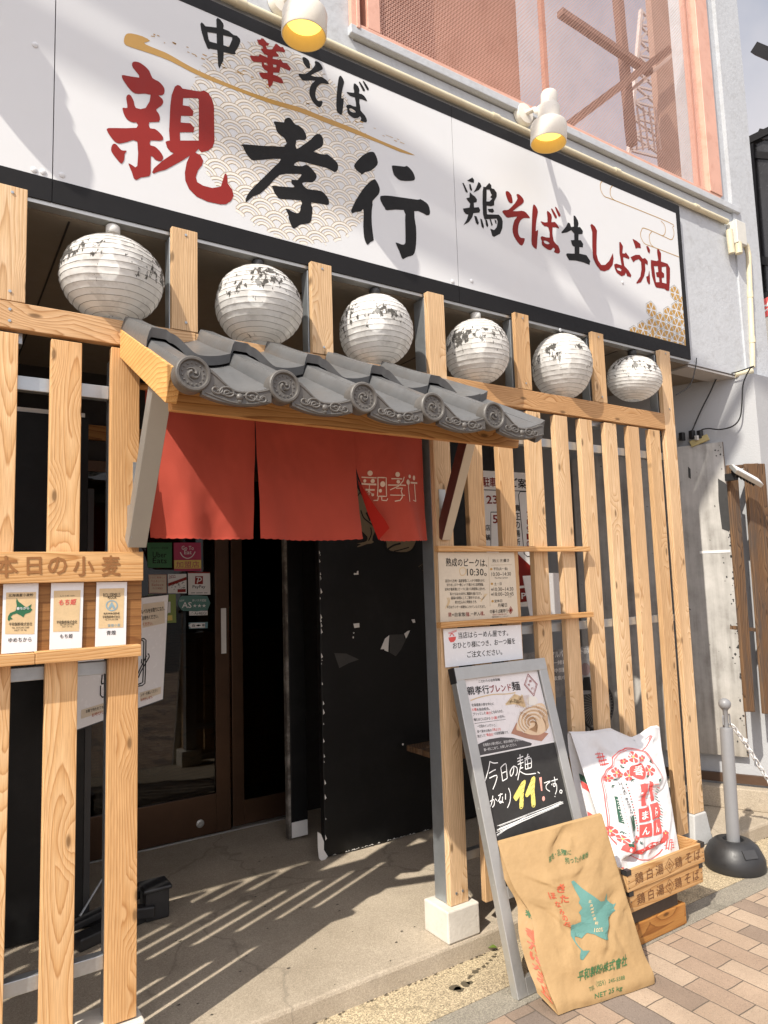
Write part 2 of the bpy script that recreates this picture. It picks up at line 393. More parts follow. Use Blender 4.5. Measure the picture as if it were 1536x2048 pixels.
def mat_concrete(name, base, speck, bs, spk, stain):
    m, n, l, b = newmat(name); v = coords(n, l, rnd=False)
    n1 = N(n, 'ShaderNodeTexNoise', Scale=1.6, Detail=9, Roughness=.65); l.new(v, n1.inputs['Vector'])
    n2 = N(n, 'ShaderNodeTexNoise', Scale=bs, Detail=4, Roughness=.7); l.new(v, n2.inputs['Vector'])
    vo = N(n, 'ShaderNodeTexVoronoi', Scale=spk); l.new(v, vo.inputs['Vector'])
    r1 = ramp(n, [(.32, stain), (.62, base)]); l.new(n1.outputs['Fac'], r1.inputs['Fac'])
    r2 = ramp(n, [(.3, (1-speck,)*3), (.7, (1+speck,)*3)]); l.new(n2.outputs['Fac'], r2.inputs['Fac'])
    c = mixc(n, l, 1.0, r1.outputs['Color'], r2.outputs['Color'], 'MULTIPLY')
    hs = ramp(n, [(.0, (1-speck*1.5,)*3), (.5, (1,1,1)), (1, (1+speck*1.2,)*3)]); l.new(vo.outputs['Color'], hs.inputs['Fac'])
    c = mixc(n, l, 1.0, c, hs.outputs['Color'], 'MULTIPLY')
    # oily spots and hairline cracks
    n3 = N(n, 'ShaderNodeTexNoise', Scale=6.5, Detail=3); l.new(v, n3.inputs['Vector'])
    r3 = ramp(n, [(.68, (0,0,0)), (.74, (1,1,1))]); l.new(n3.outputs['Fac'], r3.inputs['Fac'])
    c = mixc(n, l, mathn(n, l, 'MULTIPLY', r3.outputs['Color'], .35), c, [x*.45 for x in base])
    vc = N(n, 'ShaderNodeTexVoronoi', Scale=.9); vc.feature = 'DISTANCE_TO_EDGE'
    wv = N(n, 'ShaderNodeTexNoise', Scale=5, Detail=5); l.new(v, wv.inputs['Vector'])
    l.new(mixc(n, l, .22, v, wv.outputs['Color']), vc.inputs['Vector'])
    r4 = ramp(n, [(.0, (1,1,1)), (.007, (0,0,0))]); l.new(vc.outputs['Distance'], r4.inputs['Fac'])
    c = mixc(n, l, mathn(n, l, 'MULTIPLY', r4.outputs['Color'], .5), c, [x*.4 for x in base])
    l.new(c, b.inputs['Base Color']); b.inputs['Roughness'].default_value = .85; b.inputs['Specular IOR Level'].default_value = .3
    bumpn(n, l, b, mathn(n, l, 'ADD', n2.outputs['Fac'], mathn(n, l, 'MULTIPLY', vo.outputs['Distance'], .8)), .6, .003)
    return m
M_FLOOR = mat_concrete('platform_concrete', (.46,.39,.30), .17, 130, 420, (.33,.275,.205))
M_STRIP = mat_concrete('aggregate_concrete', (.42,.345,.225), .42, 150, 230, (.31,.25,.17))
M_GUTTER = mat_concrete('gutter_concrete', (.27,.245,.195), .26, 160, 300, (.20,.18,.15))
M_BLOCK = pm('white_block', (.60,.56,.49), .8, 0, .08, 8, .8, 70, dirt=((.40,.36,.30), .5, 9))
M_GROUND = mat_concrete('asphalt', (.06,.06,.06), .2, 90, 300, (.045,.045,.045))

def mat_brick():
    m, n, l, b = newmat('paver_brick'); tc = n.new('ShaderNodeTexCoord'); s = n.new('ShaderNodeSeparateXYZ'); l.new(tc.outputs['Object'], s.inputs[0])
    wob = N(n, 'ShaderNodeTexNoise', Scale=9, Detail=2); l.new(tc.outputs['Object'], wob.inputs['Vector'])
    cx = n.new('ShaderNodeCombineXYZ')
    l.new(mathn(n, l, 'ADD', s.outputs[1], mathn(n, l, 'MULTIPLY', wob.outputs['Fac'], .010)), cx.inputs[0])
    l.new(mathn(n, l, 'ADD', s.outputs[0], mathn(n, l, 'MULTIPLY', wob.outputs['Fac'], .010)), cx.inputs[1])
    bt = N(n, 'ShaderNodeTexBrick', Scale=1.0); l.new(cx.outputs[0], bt.inputs['Vector'])
    bt.inputs['Brick Width'].default_value = .205; bt.inputs['Row Height'].default_value = .1025; bt.inputs['Mortar Size'].default_value = .0024; bt.inputs['Mortar Smooth'].default_value = .3
    bt.inputs['Color1'].default_value = (0,0,0,1); bt.inputs['Color2'].default_value = (1,1,1,1); bt.inputs['Mortar'].default_value = (.5,.5,.5,1); bt.offset = .5
    r = ramp(n, [(0.0, (.33,.245,.175)), (.30, (.36,.275,.20)), (.55, (.295,.215,.155)), (.76, (.185,.148,.122)), (.9, (.225,.168,.126))]); r.color_ramp.interpolation = 'CONSTANT'
    l.new(bt.outputs['Color'], r.inputs['Fac'])
    vo = N(n, 'ShaderNodeTexVoronoi', Scale=330); l.new(tc.outputs['Object'], vo.inputs['Vector'])
    hs = ramp(n, [(0, (.62,.60,.58)), (.25, (.95,.95,.95)), (.8, (1.05,1.05,1.05)), (1, (1.35,1.33,1.3))]); l.new(vo.outputs['Color'], hs.inputs['Fac'])
    c = mixc(n, l, 1.0, r.outputs['Color'], hs.outputs['Color'], 'MULTIPLY')
    n2 = N(n, 'ShaderNodeTexNoise', Scale=3.5, Detail=8); l.new(tc.outputs['Object'], n2.inputs['Vector'])
    r2 = ramp(n, [(.3, (.84,.83,.82)), (.7, (1.1,1.1,1.1))]); l.new(n2.outputs['Fac'], r2.inputs['Fac'])
    c = mixc(n, l, 1.0, c, r2.outputs['Color'], 'MULTIPLY')
    c = mixc(n, l, bt.outputs['Fac'], c, (.10,.08,.06)); l.new(c, b.inputs['Base Color']); b.inputs['Roughness'].default_value = .8
    h = mathn(n, l, 'SUBTRACT', mathn(n, l, 'MULTIPLY', vo.outputs['Distance'], .5), mathn(n, l, 'MULTIPLY', bt.outputs['Fac'], 2.0)); bumpn(n, l, b, h, .6, .003)
    return m
M_BRICK = mat_brick()
def mat_glass(name, tint, amount):
    m, n, l, b = newmat(name); out = n['Material Output']; n.remove(b)
    t = n.new('ShaderNodeBsdfTransparent'); t.inputs[0].default_value = (*tint, 1); g = n.new('ShaderNodeBsdfGlossy'); g.inputs['Roughness'].default_value = .02
    lw = n.new('ShaderNodeFresnel'); lw.inputs['IOR'].default_value = 1.5; mx = n.new('ShaderNodeMixShader')
    l.new(mathn(n, l, 'ADD', mathn(n, l, 'MULTIPLY', lw.outputs[0], 1.0), amount), mx.inputs[0]); l.new(t.outputs[0], mx.inputs[1]); l.new(g.outputs[0], mx.inputs[2]); l.new(mx.outputs[0], out.inputs['Surface'])
    return m
M_GLASS = mat_glass('door_glass', (.45,.43,.40), .0)
M_WINGLASS = mat_glass('window_glass', (.5,.5,.52), .72)
def mat_emit(name, col, s):
    m, n, l, b = newmat(name); b.inputs['Base Color'].default_value = (*col, 1); b.inputs['Emission Color'].default_value = (*col, 1); b.inputs['Emission Strength'].default_value = s; return m
M_LENS = mat_emit('lamp_lens', (1.0, .80, .20), 1.0)
M_BULB = mat_emit('bulb_glow', (1.0, .97, .9), 1.5)
def mat_tile():
    m = pm('roof_tile', (.118,.120,.122), .36, .15, .16, 5, .2, 60, spec=.5, dirt=((.10,.088,.075), .5, 7)); return m
M_TILE = mat_tile()
M_TILED = pm('eave_tile_clay', (.105,.098,.090), .5, .1, .14, 12, .4, 120, dirt=((.075,.062,.05), .5, 20))
def mat_cloth(name, col, tr):
    m, n, l, b = newmat(name); out = n['Material Output']; v = coords(n, l, rnd=False)
    n1 = N(n, 'ShaderNodeTexNoise', Scale=3, Detail=5); l.new(v, n1.inputs['Vector'])
    r = ramp(n, [(.3, [c*.9 for c in col]), (.7, [c*1.08 for c in col])]); l.new(n1.outputs['Fac'], r.inputs['Fac']); l.new(r.outputs['Color'], b.inputs['Base Color'])
    b.inputs['Roughness'].default_value = .85; b.inputs['Specular IOR Level'].default_value = .15; b.inputs['Sheen Weight'].default_value = .15
    wv = N(n, 'ShaderNodeTexWave', Scale=420); wv.bands_direction = 'X'; l.new(v, wv.inputs['Vector'])
    wz = N(n, 'ShaderNodeTexWave', Scale=420); wz.bands_direction = 'Z'; l.new(v, wz.inputs['Vector'])
    bumpn(n, l, b, mathn(n, l, 'ADD', wv.outputs['Fac'], wz.outputs['Fac']), .25, .0006)
    t = n.new('ShaderNodeBsdfTranslucent'); l.new(r.outputs['Color'], t.inputs[0]); mx = n.new('ShaderNodeMixShader'); mx.inputs[0].default_value = tr
    l.new(b.outputs[0], mx.inputs[1]); l.new(t.outputs[0], mx.inputs[2]); l.new(mx.outputs[0], out.inputs['Surface']); return m
M_CLOTH = mat_cloth('noren_cloth', (.60,.10,.065), .27)
M_CLOTHD = mat_cloth('noren_inside', (.40,.018,.010), .10)
M_THREAD = pm('noren_print', (.74,.55,.42), .7, 0, .05, 10)

# ================================================================== SETTING
def structure(mb, name, m, **k): return mb.build(name, m, kind='structure', **k)
structure(MB().box(-60, 60, -60, 60, -.30, -.02), 'ground', M_GROUND)
structure(MB().box(-8, 14, -7, -.366, -.30, .0), 'brick_pavement', M_BRICK)
structure(MB().box(-8, 14, -.3635, -.252, -.30, .0), 'gutter_strip', M_GUTTER)
structure(MB().box(-8, 14, -.249, -.030, -.30, .0), 'concrete_path', M_STRIP)
structure(MB().box(-4, 7, -.030, 2.6, -.30, .075), 'floor', M_FLOOR, bevel=.012)

# ================================================================== BUILDING
SOF = 2.657
bld = thing('shop_building', 'grey stucco restaurant building with recessed ground floor behind the wooden slats', 'building', (1.4, 1.2, .075))
WD = Vector((-.451, .8925, 0)); WN = Vector((-.8925, -.451, 0)); WP = Vector((4.195, -.021, 0))
sidewall = Plane(WP, WN)
f = MB(); f.box(-3, 4.53, .062, .30, SOF+.006, 3.735); f.box(-3, 1.44, .062, .30, 3.735, 6.2); f.box(4.255, 4.53, .050, .30, 3.735, 6.2); f.box(4.12, 4.255, .075, .30, 3.735, 6.2); f.box(4.255, 4.53, .050, .062, SOF+.006, 3.735)
f.build('upper_wall', M_WALL, bld)
f = MB(); f.box(-3, 4.5, .077, 2.4, SOF, SOF+.0055); f.build('soffit', M_SOFFIT, bld)
f = MB()
for x in (.35, 1.26, 2.17, 3.08): f.box(x, x+.006, .10, 2.3, SOF-.0015, SOF+.004)
f.build('ceiling_joint', M_DARK, bld)
f = MB().box(3.66, 4.22, .066, .20, SOF-.012, SOF-.001); f.build('soffit_trim', M_SOFFITL, bld)
f = MB()
pts = [(1.40, 3.742), (1.40, 3.772)]
f.box(1.415, 4.315, .034, .30, 3.744, 3.786); f.build('window_sill', M_WALL, bld, bevel=.004)
# oblique side wall and the strip of frontage beyond it
f = MB(); a = WP+Vector((0,0,-.1)); b2 = WP+WD*2.6; th = -WN*.3
vs = [Vector((WP.x, WP.y, .0)), Vector((b2.x, b2.y, .0)), Vector((b2.x, b2.y, 0))+th, Vector((WP.x+.335, WP.y, 0))]
f.add([v+Vector((0,0,.0)) for v in vs]+[v+Vector((0,0,SOF-.0005)) for v in vs], [(0,1,2,3),(4,7,6,5),(0,4,5,1),(1,5,6,2),(2,6,7,3),(3,7,4,0)])
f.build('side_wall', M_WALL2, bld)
f = MB(); p0 = WP+WD*.04-WN*-.012; f.obox(WP+WD*1.2+WN*.011+Vector((0,0,.235)), WD*1.2, WN*.011, Vector((0,0,.025))); f.build('baseboard', pm('brown_baseboard', (.075,.040,.022), .5), bld)
f = MB(); f.obox(WP+WD*1.2+WN*.04+Vector((0,0,.135)), WD*1.19, WN*.04, Vector((0,0,.06))); f.build('wall_footing', M_FLOOR, bld, bevel=.006)
# back of the recess: wall round the door, and a dark room behind the glass
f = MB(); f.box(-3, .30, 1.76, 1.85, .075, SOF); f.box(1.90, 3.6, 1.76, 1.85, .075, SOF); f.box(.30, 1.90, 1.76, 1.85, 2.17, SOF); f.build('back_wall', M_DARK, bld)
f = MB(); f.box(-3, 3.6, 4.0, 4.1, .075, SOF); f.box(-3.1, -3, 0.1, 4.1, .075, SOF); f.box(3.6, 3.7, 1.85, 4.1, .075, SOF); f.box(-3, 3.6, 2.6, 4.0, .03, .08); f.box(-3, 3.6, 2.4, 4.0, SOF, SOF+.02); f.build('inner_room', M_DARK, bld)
f = MB(); f.box(-3, 1.2, 1.735, 1.757, 2.28, 2.36); f.build('lintel', W_BOX, bld)

# ------------------------------------------------------------------ sliding entrance door
door = thing('sliding_door', 'dark bronze aluminium sliding glass door at the back of the entrance', 'door', (1.1, 1.74, .075))
f = MB(); DY0, DY1 = 1.705, 1.735
for x0, x1 in ((.33, .39), (1.405, 1.49)): f.box(x0, x1, DY0, DY1, .085, 2.16)
f.box(.39, 1.405, DY0, DY1, .085, .30); f.box(.39, 1.405, DY0, DY1, 2.10, 2.16); f.build('door_frame', M_FRAMEB, door, bevel=.003)
MB().box(.39, 1.405, 1.718, 1.724, .30, 2.10).build('glass_pane', M_GLASS, door)
f = MB()
for x0, x1 in ((1.515, 1.585), (1.86, 1.90)): f.box(x0, x1, 1.738, 1.757, .085, 2.16)
f.box(1.585, 1.86, 1.738, 1.757, .085, .22); f.box(1.585, 1.86, 1.738, 1.757, 2.10, 2.16); f.build('side_frame', M_FRAMEB, door, bevel=.003)
MB().box(1.585, 1.86, 1.746, 1.751, .22, 2.10).build('side_pane', M_GLASS, door)
MB().box(.30, 1.9, 1.70, 1.76, .0755, .083).build('threshold', M_ALU, door)
MB().lathe([(.0,.0),(.022,.0),(.022,.006),(.012,.008),(0,.008)], at(400,1647,1.704)+Vector((0,0,0)), (0,-1,0), 20).build('door_lock', M_ALU, door)
f = MB(); p = at(447,1258,1.704); f.box(p.x-.015, p.x+.015, p.y-.004, p.y, p.z-.14, p.z+.12); f.build('pull_plate', M_CHIP, door)
q = thing('counter_shelf', 'dark counter with cups inside the shop seen through the door glass', 'counter', (1.6, 2.5, .08))
f = MB(); f.box(.5, 2.4, 2.4, 2.8, 1.13, 1.16); f.box(.5, 2.4, 2.42, 2.46, .10, 1.13); f.build('counter_top', W_BOX, q)
f = MB(); f.lathe([(.05,0),(.065,.16)], (1.77,2.5,1.16), n=16); f.build('bucket', M_GREEN, q)
f = MB(); f.box(1.55,1.63,2.48,2.56,1.16,1.28); f.build('napkin_box', W_BOX, q)

# ------------------------------------------------------------------ black partition with peeling paint
part = thing('black_partition', 'black painted partition board with peeled white patches right of the entrance', 'partition', (2.1, 1.02, .08))
PP = PY(1.01)
f = MB(); f.box(1.722, 2.9, 1.01, 1.05, .083, 2.45); f.build('panel', M_BLKPAINT, part, bevel=.004)
f = MB(); Q = [(205,995),(225,1010),(240,1050),(240,1095),(262,1130),(235,1162),(212,1140),(206,1080)]
f.trace(PP, [crop(560,1300,2.739,Q)], .0015)
for Q in ([(500,400),(525,402),(530,382),(542,380),(543,415),(500,417)], [(495,872),(550,866),(553,905),(505,912)], [(1035,832),(1065,830),(1072,862),(1050,865)],
          [(830,978),(822,1080),(820,1135),(785,1120),(782,1108),(748,1110),(790,1010)], [(1022,935),(1000,985),(985,1010),(968,965),(1000,940)],
          [(950,1985),(965,1988),(958,2005),(948,2000)], [(492,955),(506,950),(500,968)], [(490,990),(500,992),(498,1010),(488,1005)]):
    f.trace(PP, [crop(600,1060,4.653,Q)], .0015)
random.seed(3)
for i in range(26):
    x = 1.724+random.random()*.006; z = .12+random.random()*1.5; s_ = .004+random.random()*.012
    f.add([(x-.001,1.0085,z),(x+s_*.6,1.0085,z+s_*.5),(x-.001,1.0085,z+s_*2)], [(0,1,2)])
for i in range(40):
    x = 1.75+random.random()*.68; s_ = .004+random.random()*.01; h_ = random.random()*.008
    f.add([(x,1.0085,.084),(x+s_*2,1.0085,.084),(x+s_,1.0085,.084+h_)], [(0,1,2)])
f.build('bare_patch', M_CHIP, part)
f = MB()
f.trace(PP, [crop(600,1060,4.653,[(835,975),(965,970),(970,1010),(985,1015),(940,1110),(890,1175),(832,1140)])], .0015)
f.trace(PP, [crop(600,1060,4.653,[(318,1145),(430,1150),(548,1205),(450,1240),(365,1285),(335,1200)])], .0015)
f.build('worn_patch', pm('worn_grey', (.042,.04,.037), .6, 0, .2, 20), part)
# mural showing under the curtain: legs and shapes in dull tan with dark outlines
f = MB(); o = MB()
for Q in ([(85,660),(180,780),(250,900),(330,1130),(420,1380),(450,1460),(410,1560),(400,1640),(430,1660),(380,1690),(300,1700),(250,1720),(140,1755),(135,1735),(200,1700),(120,1690),(230,1670),(300,1640),(310,1570),(210,1480),(110,1410),(60,1300),(40,1000)],
          [(690,1560),(1190,1560),(1180,1660),(1120,1780),(1020,1840),(800,1835),(680,1790),(660,1700)]):
    f.trace(PP, [crop(700,900,9.035,Q)], .002, 2)
f.trace(PP, [crop(600,1060,4.653,[(1100,340),(1190,285),(1190,395),(1130,375)])], .002)
for Q, w in (([(630,1600),(620,1740),(680,1840),(820,1865),(1010,1862),(1130,1800),(1190,1680)], .006), ([(680,1790),(790,1720),(910,1690)], .010), ([(790,1830),(920,1800),(1060,1760)], .006), ([(190,1090),(240,1220),(330,1300),(420,1370)], .008), ([(290,1130),(330,1200),(360,1280)], .014), ([(370,1400),(380,1520),(330,1640)], .007), ([(115,1410),(210,1480),(300,1570)], .006), ([(80,870),(120,850),(170,770)], .006)):
    o.strip([PP(*p) for p in crom(crop(700,900,9.035,Q), 4, False)], w, (0,-1,0), .003)
for k in range(7): o.strip([PP(*p) for p in crop(600,1060,4.653,[(1105+k*4,345+k*5),(1150,315+k*9),(1190,290+k*14)])], .004, (0,-1,0), .003)
f.build('mural_shape', pm('mural_tan', (.20,.145,.08), .6, 0, .12, 8), part); o.build('mural_line', M_INK, part)
# upright jamb board with a worn pale edge
jb = thing('jamb_board', 'narrow dark upright board with chipped pale edge between door and partition', 'board', (1.75, 1.36, .08))
f = MB(); f.box(1.70, 1.80, 1.35, 1.39, .09, 2.4); f.build('board', M_BLKPAINT, jb, bevel=.004)
f = MB(); f.box(1.684, 1.699, 1.352, 1.388, .085, 2.4); f.build('edge_strip', pm('worn_edge', (.10,.085,.07), .7, 0, .5, 12, dirt=((.5,.46,.4), .7, 9)), jb)
f = MB(); f.box(1.700, 1.795, 1.3460, 1.3495, .09, .17); f.build('pale_foot', M_CHIP, jb)
bn = tag(MB().box(2.20, 2.62, .62, .95, .545, .575).build('wooden_bench', W_OLD, bevel=.003), 'low weathered wooden bench top beside the black partition', 'bench')

# black board behind the left slats
bb = thing('black_board', 'tall black board standing behind the left slats', 'board', (0.0, .98, .08))
f = MB(); f.box(-1.2, .575, .97, 1.0, .083, 2.215); f.build('panel', M_BLKPAINT, bb); f = MB(); f.box(-1.2, .56, .975, .995, 2.2155, 2.235)
f.build('torn_top_edge', M_CHIP, bb); MB().box(.5755, .60, .965, 1.005, .083, 1.9).build('edge_post', M_BLKPL, bb)

# ================================================================== SLATTED FRONT
H0 = 1.445
SL = thing('slat_screen', 'cedar slat screen left of the entrance with wheat board across it', 'slat screen', (0.1, .02, .16))
SR = thing('slat_screen', 'cedar slat screen right of the entrance, behind the chalkboard and flour bags', 'slat screen', (2.6, .02, .155))
random.seed(11)
def slat(par, x1, z0, z1, mat_, w=.0875, t=.028, name='slat', y0=0.0):
    dx = random.uniform(-.0015, .0015)
    MB().box(x1-w, x1, y0+dx, y0+t, z0, z1).build(name, mat_, par, bevel=.0018)
for i in range(-16, 5): slat(SL, -.323+.176*i, .165, 2.219 if i > -1 else 2.655, W_SLAT)  # slats out of view at the left are made taller to block sunlight
slat(SL, .555, .20, 2.222, W_SLAT)
for x1 in (2.0, 2.18): slat(SR, x1, .165, 2.215, W_PALE)
for x1 in (2.365, 2.545, 2.719, 2.903, 3.081, 3.257): slat(SR, x1, .150, 2.216, W_PALE)
slat(SR, 1.823, .196, 2.672, W_PALE, name='post_face'); slat(SR, 3.398, .23, 2.672, W_PALE, name='post_face')
# rail and the short uprights that rise from it to the signboard
MB().box(-3.2, .74, .0, .034, 2.233, 2.315).build('top_rail', W_RAIL, SL, bevel=.002)
MB().box(1.824, 3.309, .0, .034, 2.226, 2.315).build('top_rail', W_RAIL, SR, bevel=.002)
MB().box(.741, 1.734, .002, .034, 2.233, 2.315).build('top_rail', W_RAIL, SR, bevel=.002)
for xc in (-.345, .176, .703, 1.230): slat(SL, xc+.0445, 2.317, 2.676, W_PALE, w=.089, t=.022, name='upright')
for xc in (2.281, 2.806): slat(SR, xc+.0445, 2.317, 2.678, W_PALE, w=.089, t=.022, name='upright')
for xc, par in ((-.345, SL), (.176, SL), (.703, SL), (1.230, SL), (2.281, SR), (2.806, SR), (3.354, SR)):
    MB().box(xc-.043, xc+.043, .036, .086, 2.20, SOF-.001).build('steel_post', M_STEEL, par, bevel=.002)
MB().box(1.737, 1.821, .030, .105, .197, SOF-.001).build('steel_post', M_STEEL, SR, bevel=.002)
MB().box(3.313, 3.396, .030, .105, .20, 2.19).build('steel_post', M_STEEL, SR, bevel=.002)
MB().box(.470, .553, .030, .080, .20, 2.19).build('steel_post', M_STEEL, SL, bevel=.002)
for z0, z1 in ((2.058, 2.101), (1.198, 1.238), (.345, .386)):
    MB().box(-3.2, .468, .030, .062, z0, z1).build('cross_bar', M_STEEL, SL, bevel=.002)
for z0, z1 in ((2.064, 2.104), (1.205, 1.243), (.334, .368)):
    MB().box(1.823, 3.311, .030, .062, z0, z1).build('cross_bar', M_STEEL, SR, bevel=.002)
# screws in the uprights and rail
f = MB()
for xc in (-.345, .176, .703, 1.230):
    for z in (2.655, 2.345): f.lathe([(.0045,0),(.0045,.0012),(0,.0015)], (xc+.003, -.0015, z), (0,-1,0), 10, cap=False)
for z in (2.29, 2.255): f.lathe([(.0045,0),(.0045,.0012),(0,.0015)], (.18, -.0005, z), (0,-1,0), 10, cap=False)
f.build('screw', M_STEEL, SL)
f = MB()
for xc in (2.281, 2.806, 3.354):
    for z in (2.655, 2.345): f.lathe([(.0045,0),(.0045,.0012),(0,.0015)], (xc+.003, -.0015, z), (0,-1,0), 10, cap=False)
for z in (.22, .222): f.lathe([(.005,0),(.005,.0012),(0,.0015)], (1.762+(z-.22)*16, -.0015, z+.02), (0,-1,0), 10, cap=False)
f.build('screw', M_STEEL, SR)

# white plinth blocks
def block(x0, x1, y0, y1, z1, label, m=None):
    f = MB(); f.box(x0, x1, y0, y1, .0755, z1); return tag(f.build('plinth_block', m or M_BLOCK, bevel=.006), label, 'plinth', 'white concrete blocks under the screen posts')
block(1.697, 1.855, -.026, .128, .1945, 'square cream concrete block under the post right of the entrance')
block(.40, .575, -.024, .13, .1945, 'cream concrete block under the post left of the entrance, cut by the photo bottom')
f = MB(); f.add([(3.27,-.02,.0755),(3.43,-.02,.0755),(3.43,.12,.0755),(3.27,.12,.0755),(3.30,-.008,.228),(3.405,-.008,.228),(3.405,.11,.228),(3.30,.11,.228)], [(0,3,2,1),(4,5,6,7),(0,1,5,4),(1,2,6,5),(2,3,7,6),(3,0,4,7)])
tag(f.build('plinth_block', pm('grey_block', (.42,.42,.41), .8, 0, .1, 8, .8, 70), bevel=.006), 'grey tapered concrete block under the far right end post', 'plinth', 'white concrete blocks under the screen posts')

# ================================================================== SIGNBOARD OVER THE FRONT
SGN = thing('shop_sign', 'long white shop signboard with large red and black brush lettering', 'shop sign', (1.0, .045, 2.66))
SP = PY(.030); sn = (0, -1, 0)
ZB, ZT = 2.672, 3.602; XR = 3.636
f = MB()
for x0, x1 in ((-2.2, .2905), (.2935, 1.9325), (1.9355, XR-.036)): f.box(x0, x1, .030, .060, 2.748, 3.548)
f.build('panel', M_WHITE, SGN)
f = MB()
for x0, x1 in ((-2.2, .2905), (.2925, 1.9325), (1.9345, XR)): f.box(x0, x1, .0285, .061, ZB, 2.7475); f.box(x0, x1, .0285, .061, 3.5485, ZT)
f.box(XR-.0355, XR, .0283, .0608, 2.748, 3.548); f.build('border', M_BLACK, SGN)
f = MB(); f.box(-2.2, XR, .034, .075, 2.6585, 2.6715); f.build('edge_trim', M_ALU, SGN)
f = MB()
for px, py in ((68,340),(86,344),(124,350),(905,563),(943,562),(1245,565),(1120,660),(70,90)):
    f.lathe([(.009,0),(.009,.002),(.004,.004),(0,.0045)], SP(px,py,.0002), sn, 14, cap=False)
f.build('rivet', M_WHITE, SGN)
class Ink:
    def __init__(s, m): s.m, s.b = m, MB()
    def trace(s, *a): s.b.trace(*a)
    def flush(s):
        if s.b.v: s.b.build('brush_character', s.m, SGN)
        s.b = MB()
RED, BLK, DRD = Ink(M_RED), Ink(M_INK), Ink(M_RED2)
def flush():
    for k in (RED, BLK, DRD): k.flush()
flush()
A = lambda pts: crop(200,110,5.4857,pts)
RED.trace(SP, [A([(350,100),(370,75),(420,80),(480,115),(540,175),(575,255),(640,290),(690,340),(708,385),(700,430),(670,445),(640,445),(680,480),(693,520),(670,560),(615,600),(640,640),(655,680),(645,735),(540,740),(548,805),(600,812),(650,850),(690,900),(685,935),(640,942),(555,940),(550,990),(600,1005),(650,1050),(690,1110),(685,1150),(655,1167),(600,1145),(557,1110),(555,1300),(520,1335),(450,1345),(415,1365),(390,1370),(368,1350),(350,1290),(310,1190),(360,1215),(408,1218),(408,950),(300,955),(215,973),(160,950),(110,890),(75,830),(85,805),(160,803),(400,800),(398,742),(370,742),(320,725),(275,680),(245,595),(260,580),(300,580),(290,500),(288,460),(310,435),(340,450),(370,510),(392,582),(500,582),(555,438),(420,428),(360,410),(300,345),(250,270),(240,235),(260,222),(430,250),(400,190),(360,140)])], .0012, 2)
RED.trace(SP, [A([(150,975),(180,985),(235,1045),(290,1052),(270,1090),(265,1150),(240,1190),(215,1180),(150,1100),(122,1050),(128,1000)])], .0012, 3)
RED.trace(SP, [A([(820,350),(850,330),(880,340),(905,370),(1095,403),(1140,390),(1190,420),(1230,490),(1250,570),(1255,950),(1235,1010),(1190,1050),(1110,1070),(1080,1030),(1045,1072),(1100,1100),(1132,1160),(1120,1210),(1075,1265),(1050,1340),(1065,1395),(1130,1435),(1230,1460),(1325,1445),(1365,1310),(1380,1298),(1395,1330),(1400,1410),(1450,1480),(1465,1545),(1440,1600),(1380,1640),(1320,1640),(1180,1610),(1060,1555),(975,1470),(935,1380),(930,1290),(950,1180),(985,1105),(900,1160),(720,1260),(640,1280),(590,1302),(570,1290),(590,1245),(680,1165),(808,1078),(770,1060),(735,1015),(718,955),(735,945),(765,940),(757,830),(770,560),(785,440)]),
    A([(912,473),(1065,475),(1083,490),(1083,940),(878,940),(875,850),(1025,848),(1035,800),(990,750),(883,742),(888,668),(1015,672),(1025,620),(980,565),(907,553)])], .0012, 1)
flush()
A = lambda pts: crop(470,230,6.9818,pts)
BLK.trace(SP, [A([(540,105),(560,90),(680,105),(690,65),(740,38),(780,55),(835,130),(880,145),(940,190),(980,250),(995,305),(985,345),(940,352),(855,355),(855,475),(950,420),(1060,340),(1110,285),(1160,265),(1205,285),(1230,350),(1225,420),(1190,460),(1095,515),(1245,555),(1290,550),(1400,640),(1438,700),(1430,770),(1395,800),(1360,785),(1270,740),(1080,690),(890,648),(820,705),(940,715),(990,695),(1060,740),(1130,830),(1135,880),(1085,940),(1000,938),(935,955),(1010,1035),(1190,1060),(1260,1110),(1305,1180),(1310,1225),(1285,1258),(1065,1222),(1080,1300),(1070,1430),(1040,1510),(920,1530),(870,1560),(825,1585),(790,1560),(745,1440),(750,1410),(705,1305),(790,1345),(850,1370),(900,1360),(915,1280),(918,1195),(640,1175),(590,1140),(545,1080),(520,1010),(530,990),(825,1012),(790,960),(790,905),(870,910),(920,850),(915,825),(800,825),(620,840),(480,980),(350,1100),(250,1140),(160,1215),(145,1200),(165,1130),(230,1040),(400,870),(540,730),(640,615),(400,625),(260,635),(210,610),(150,530),(108,440),(120,410),(680,445),(690,330),(640,290),(580,225),(560,150)])], .0012, 2)
flush()
A = lambda pts: crop(690,290,8.5333,pts)
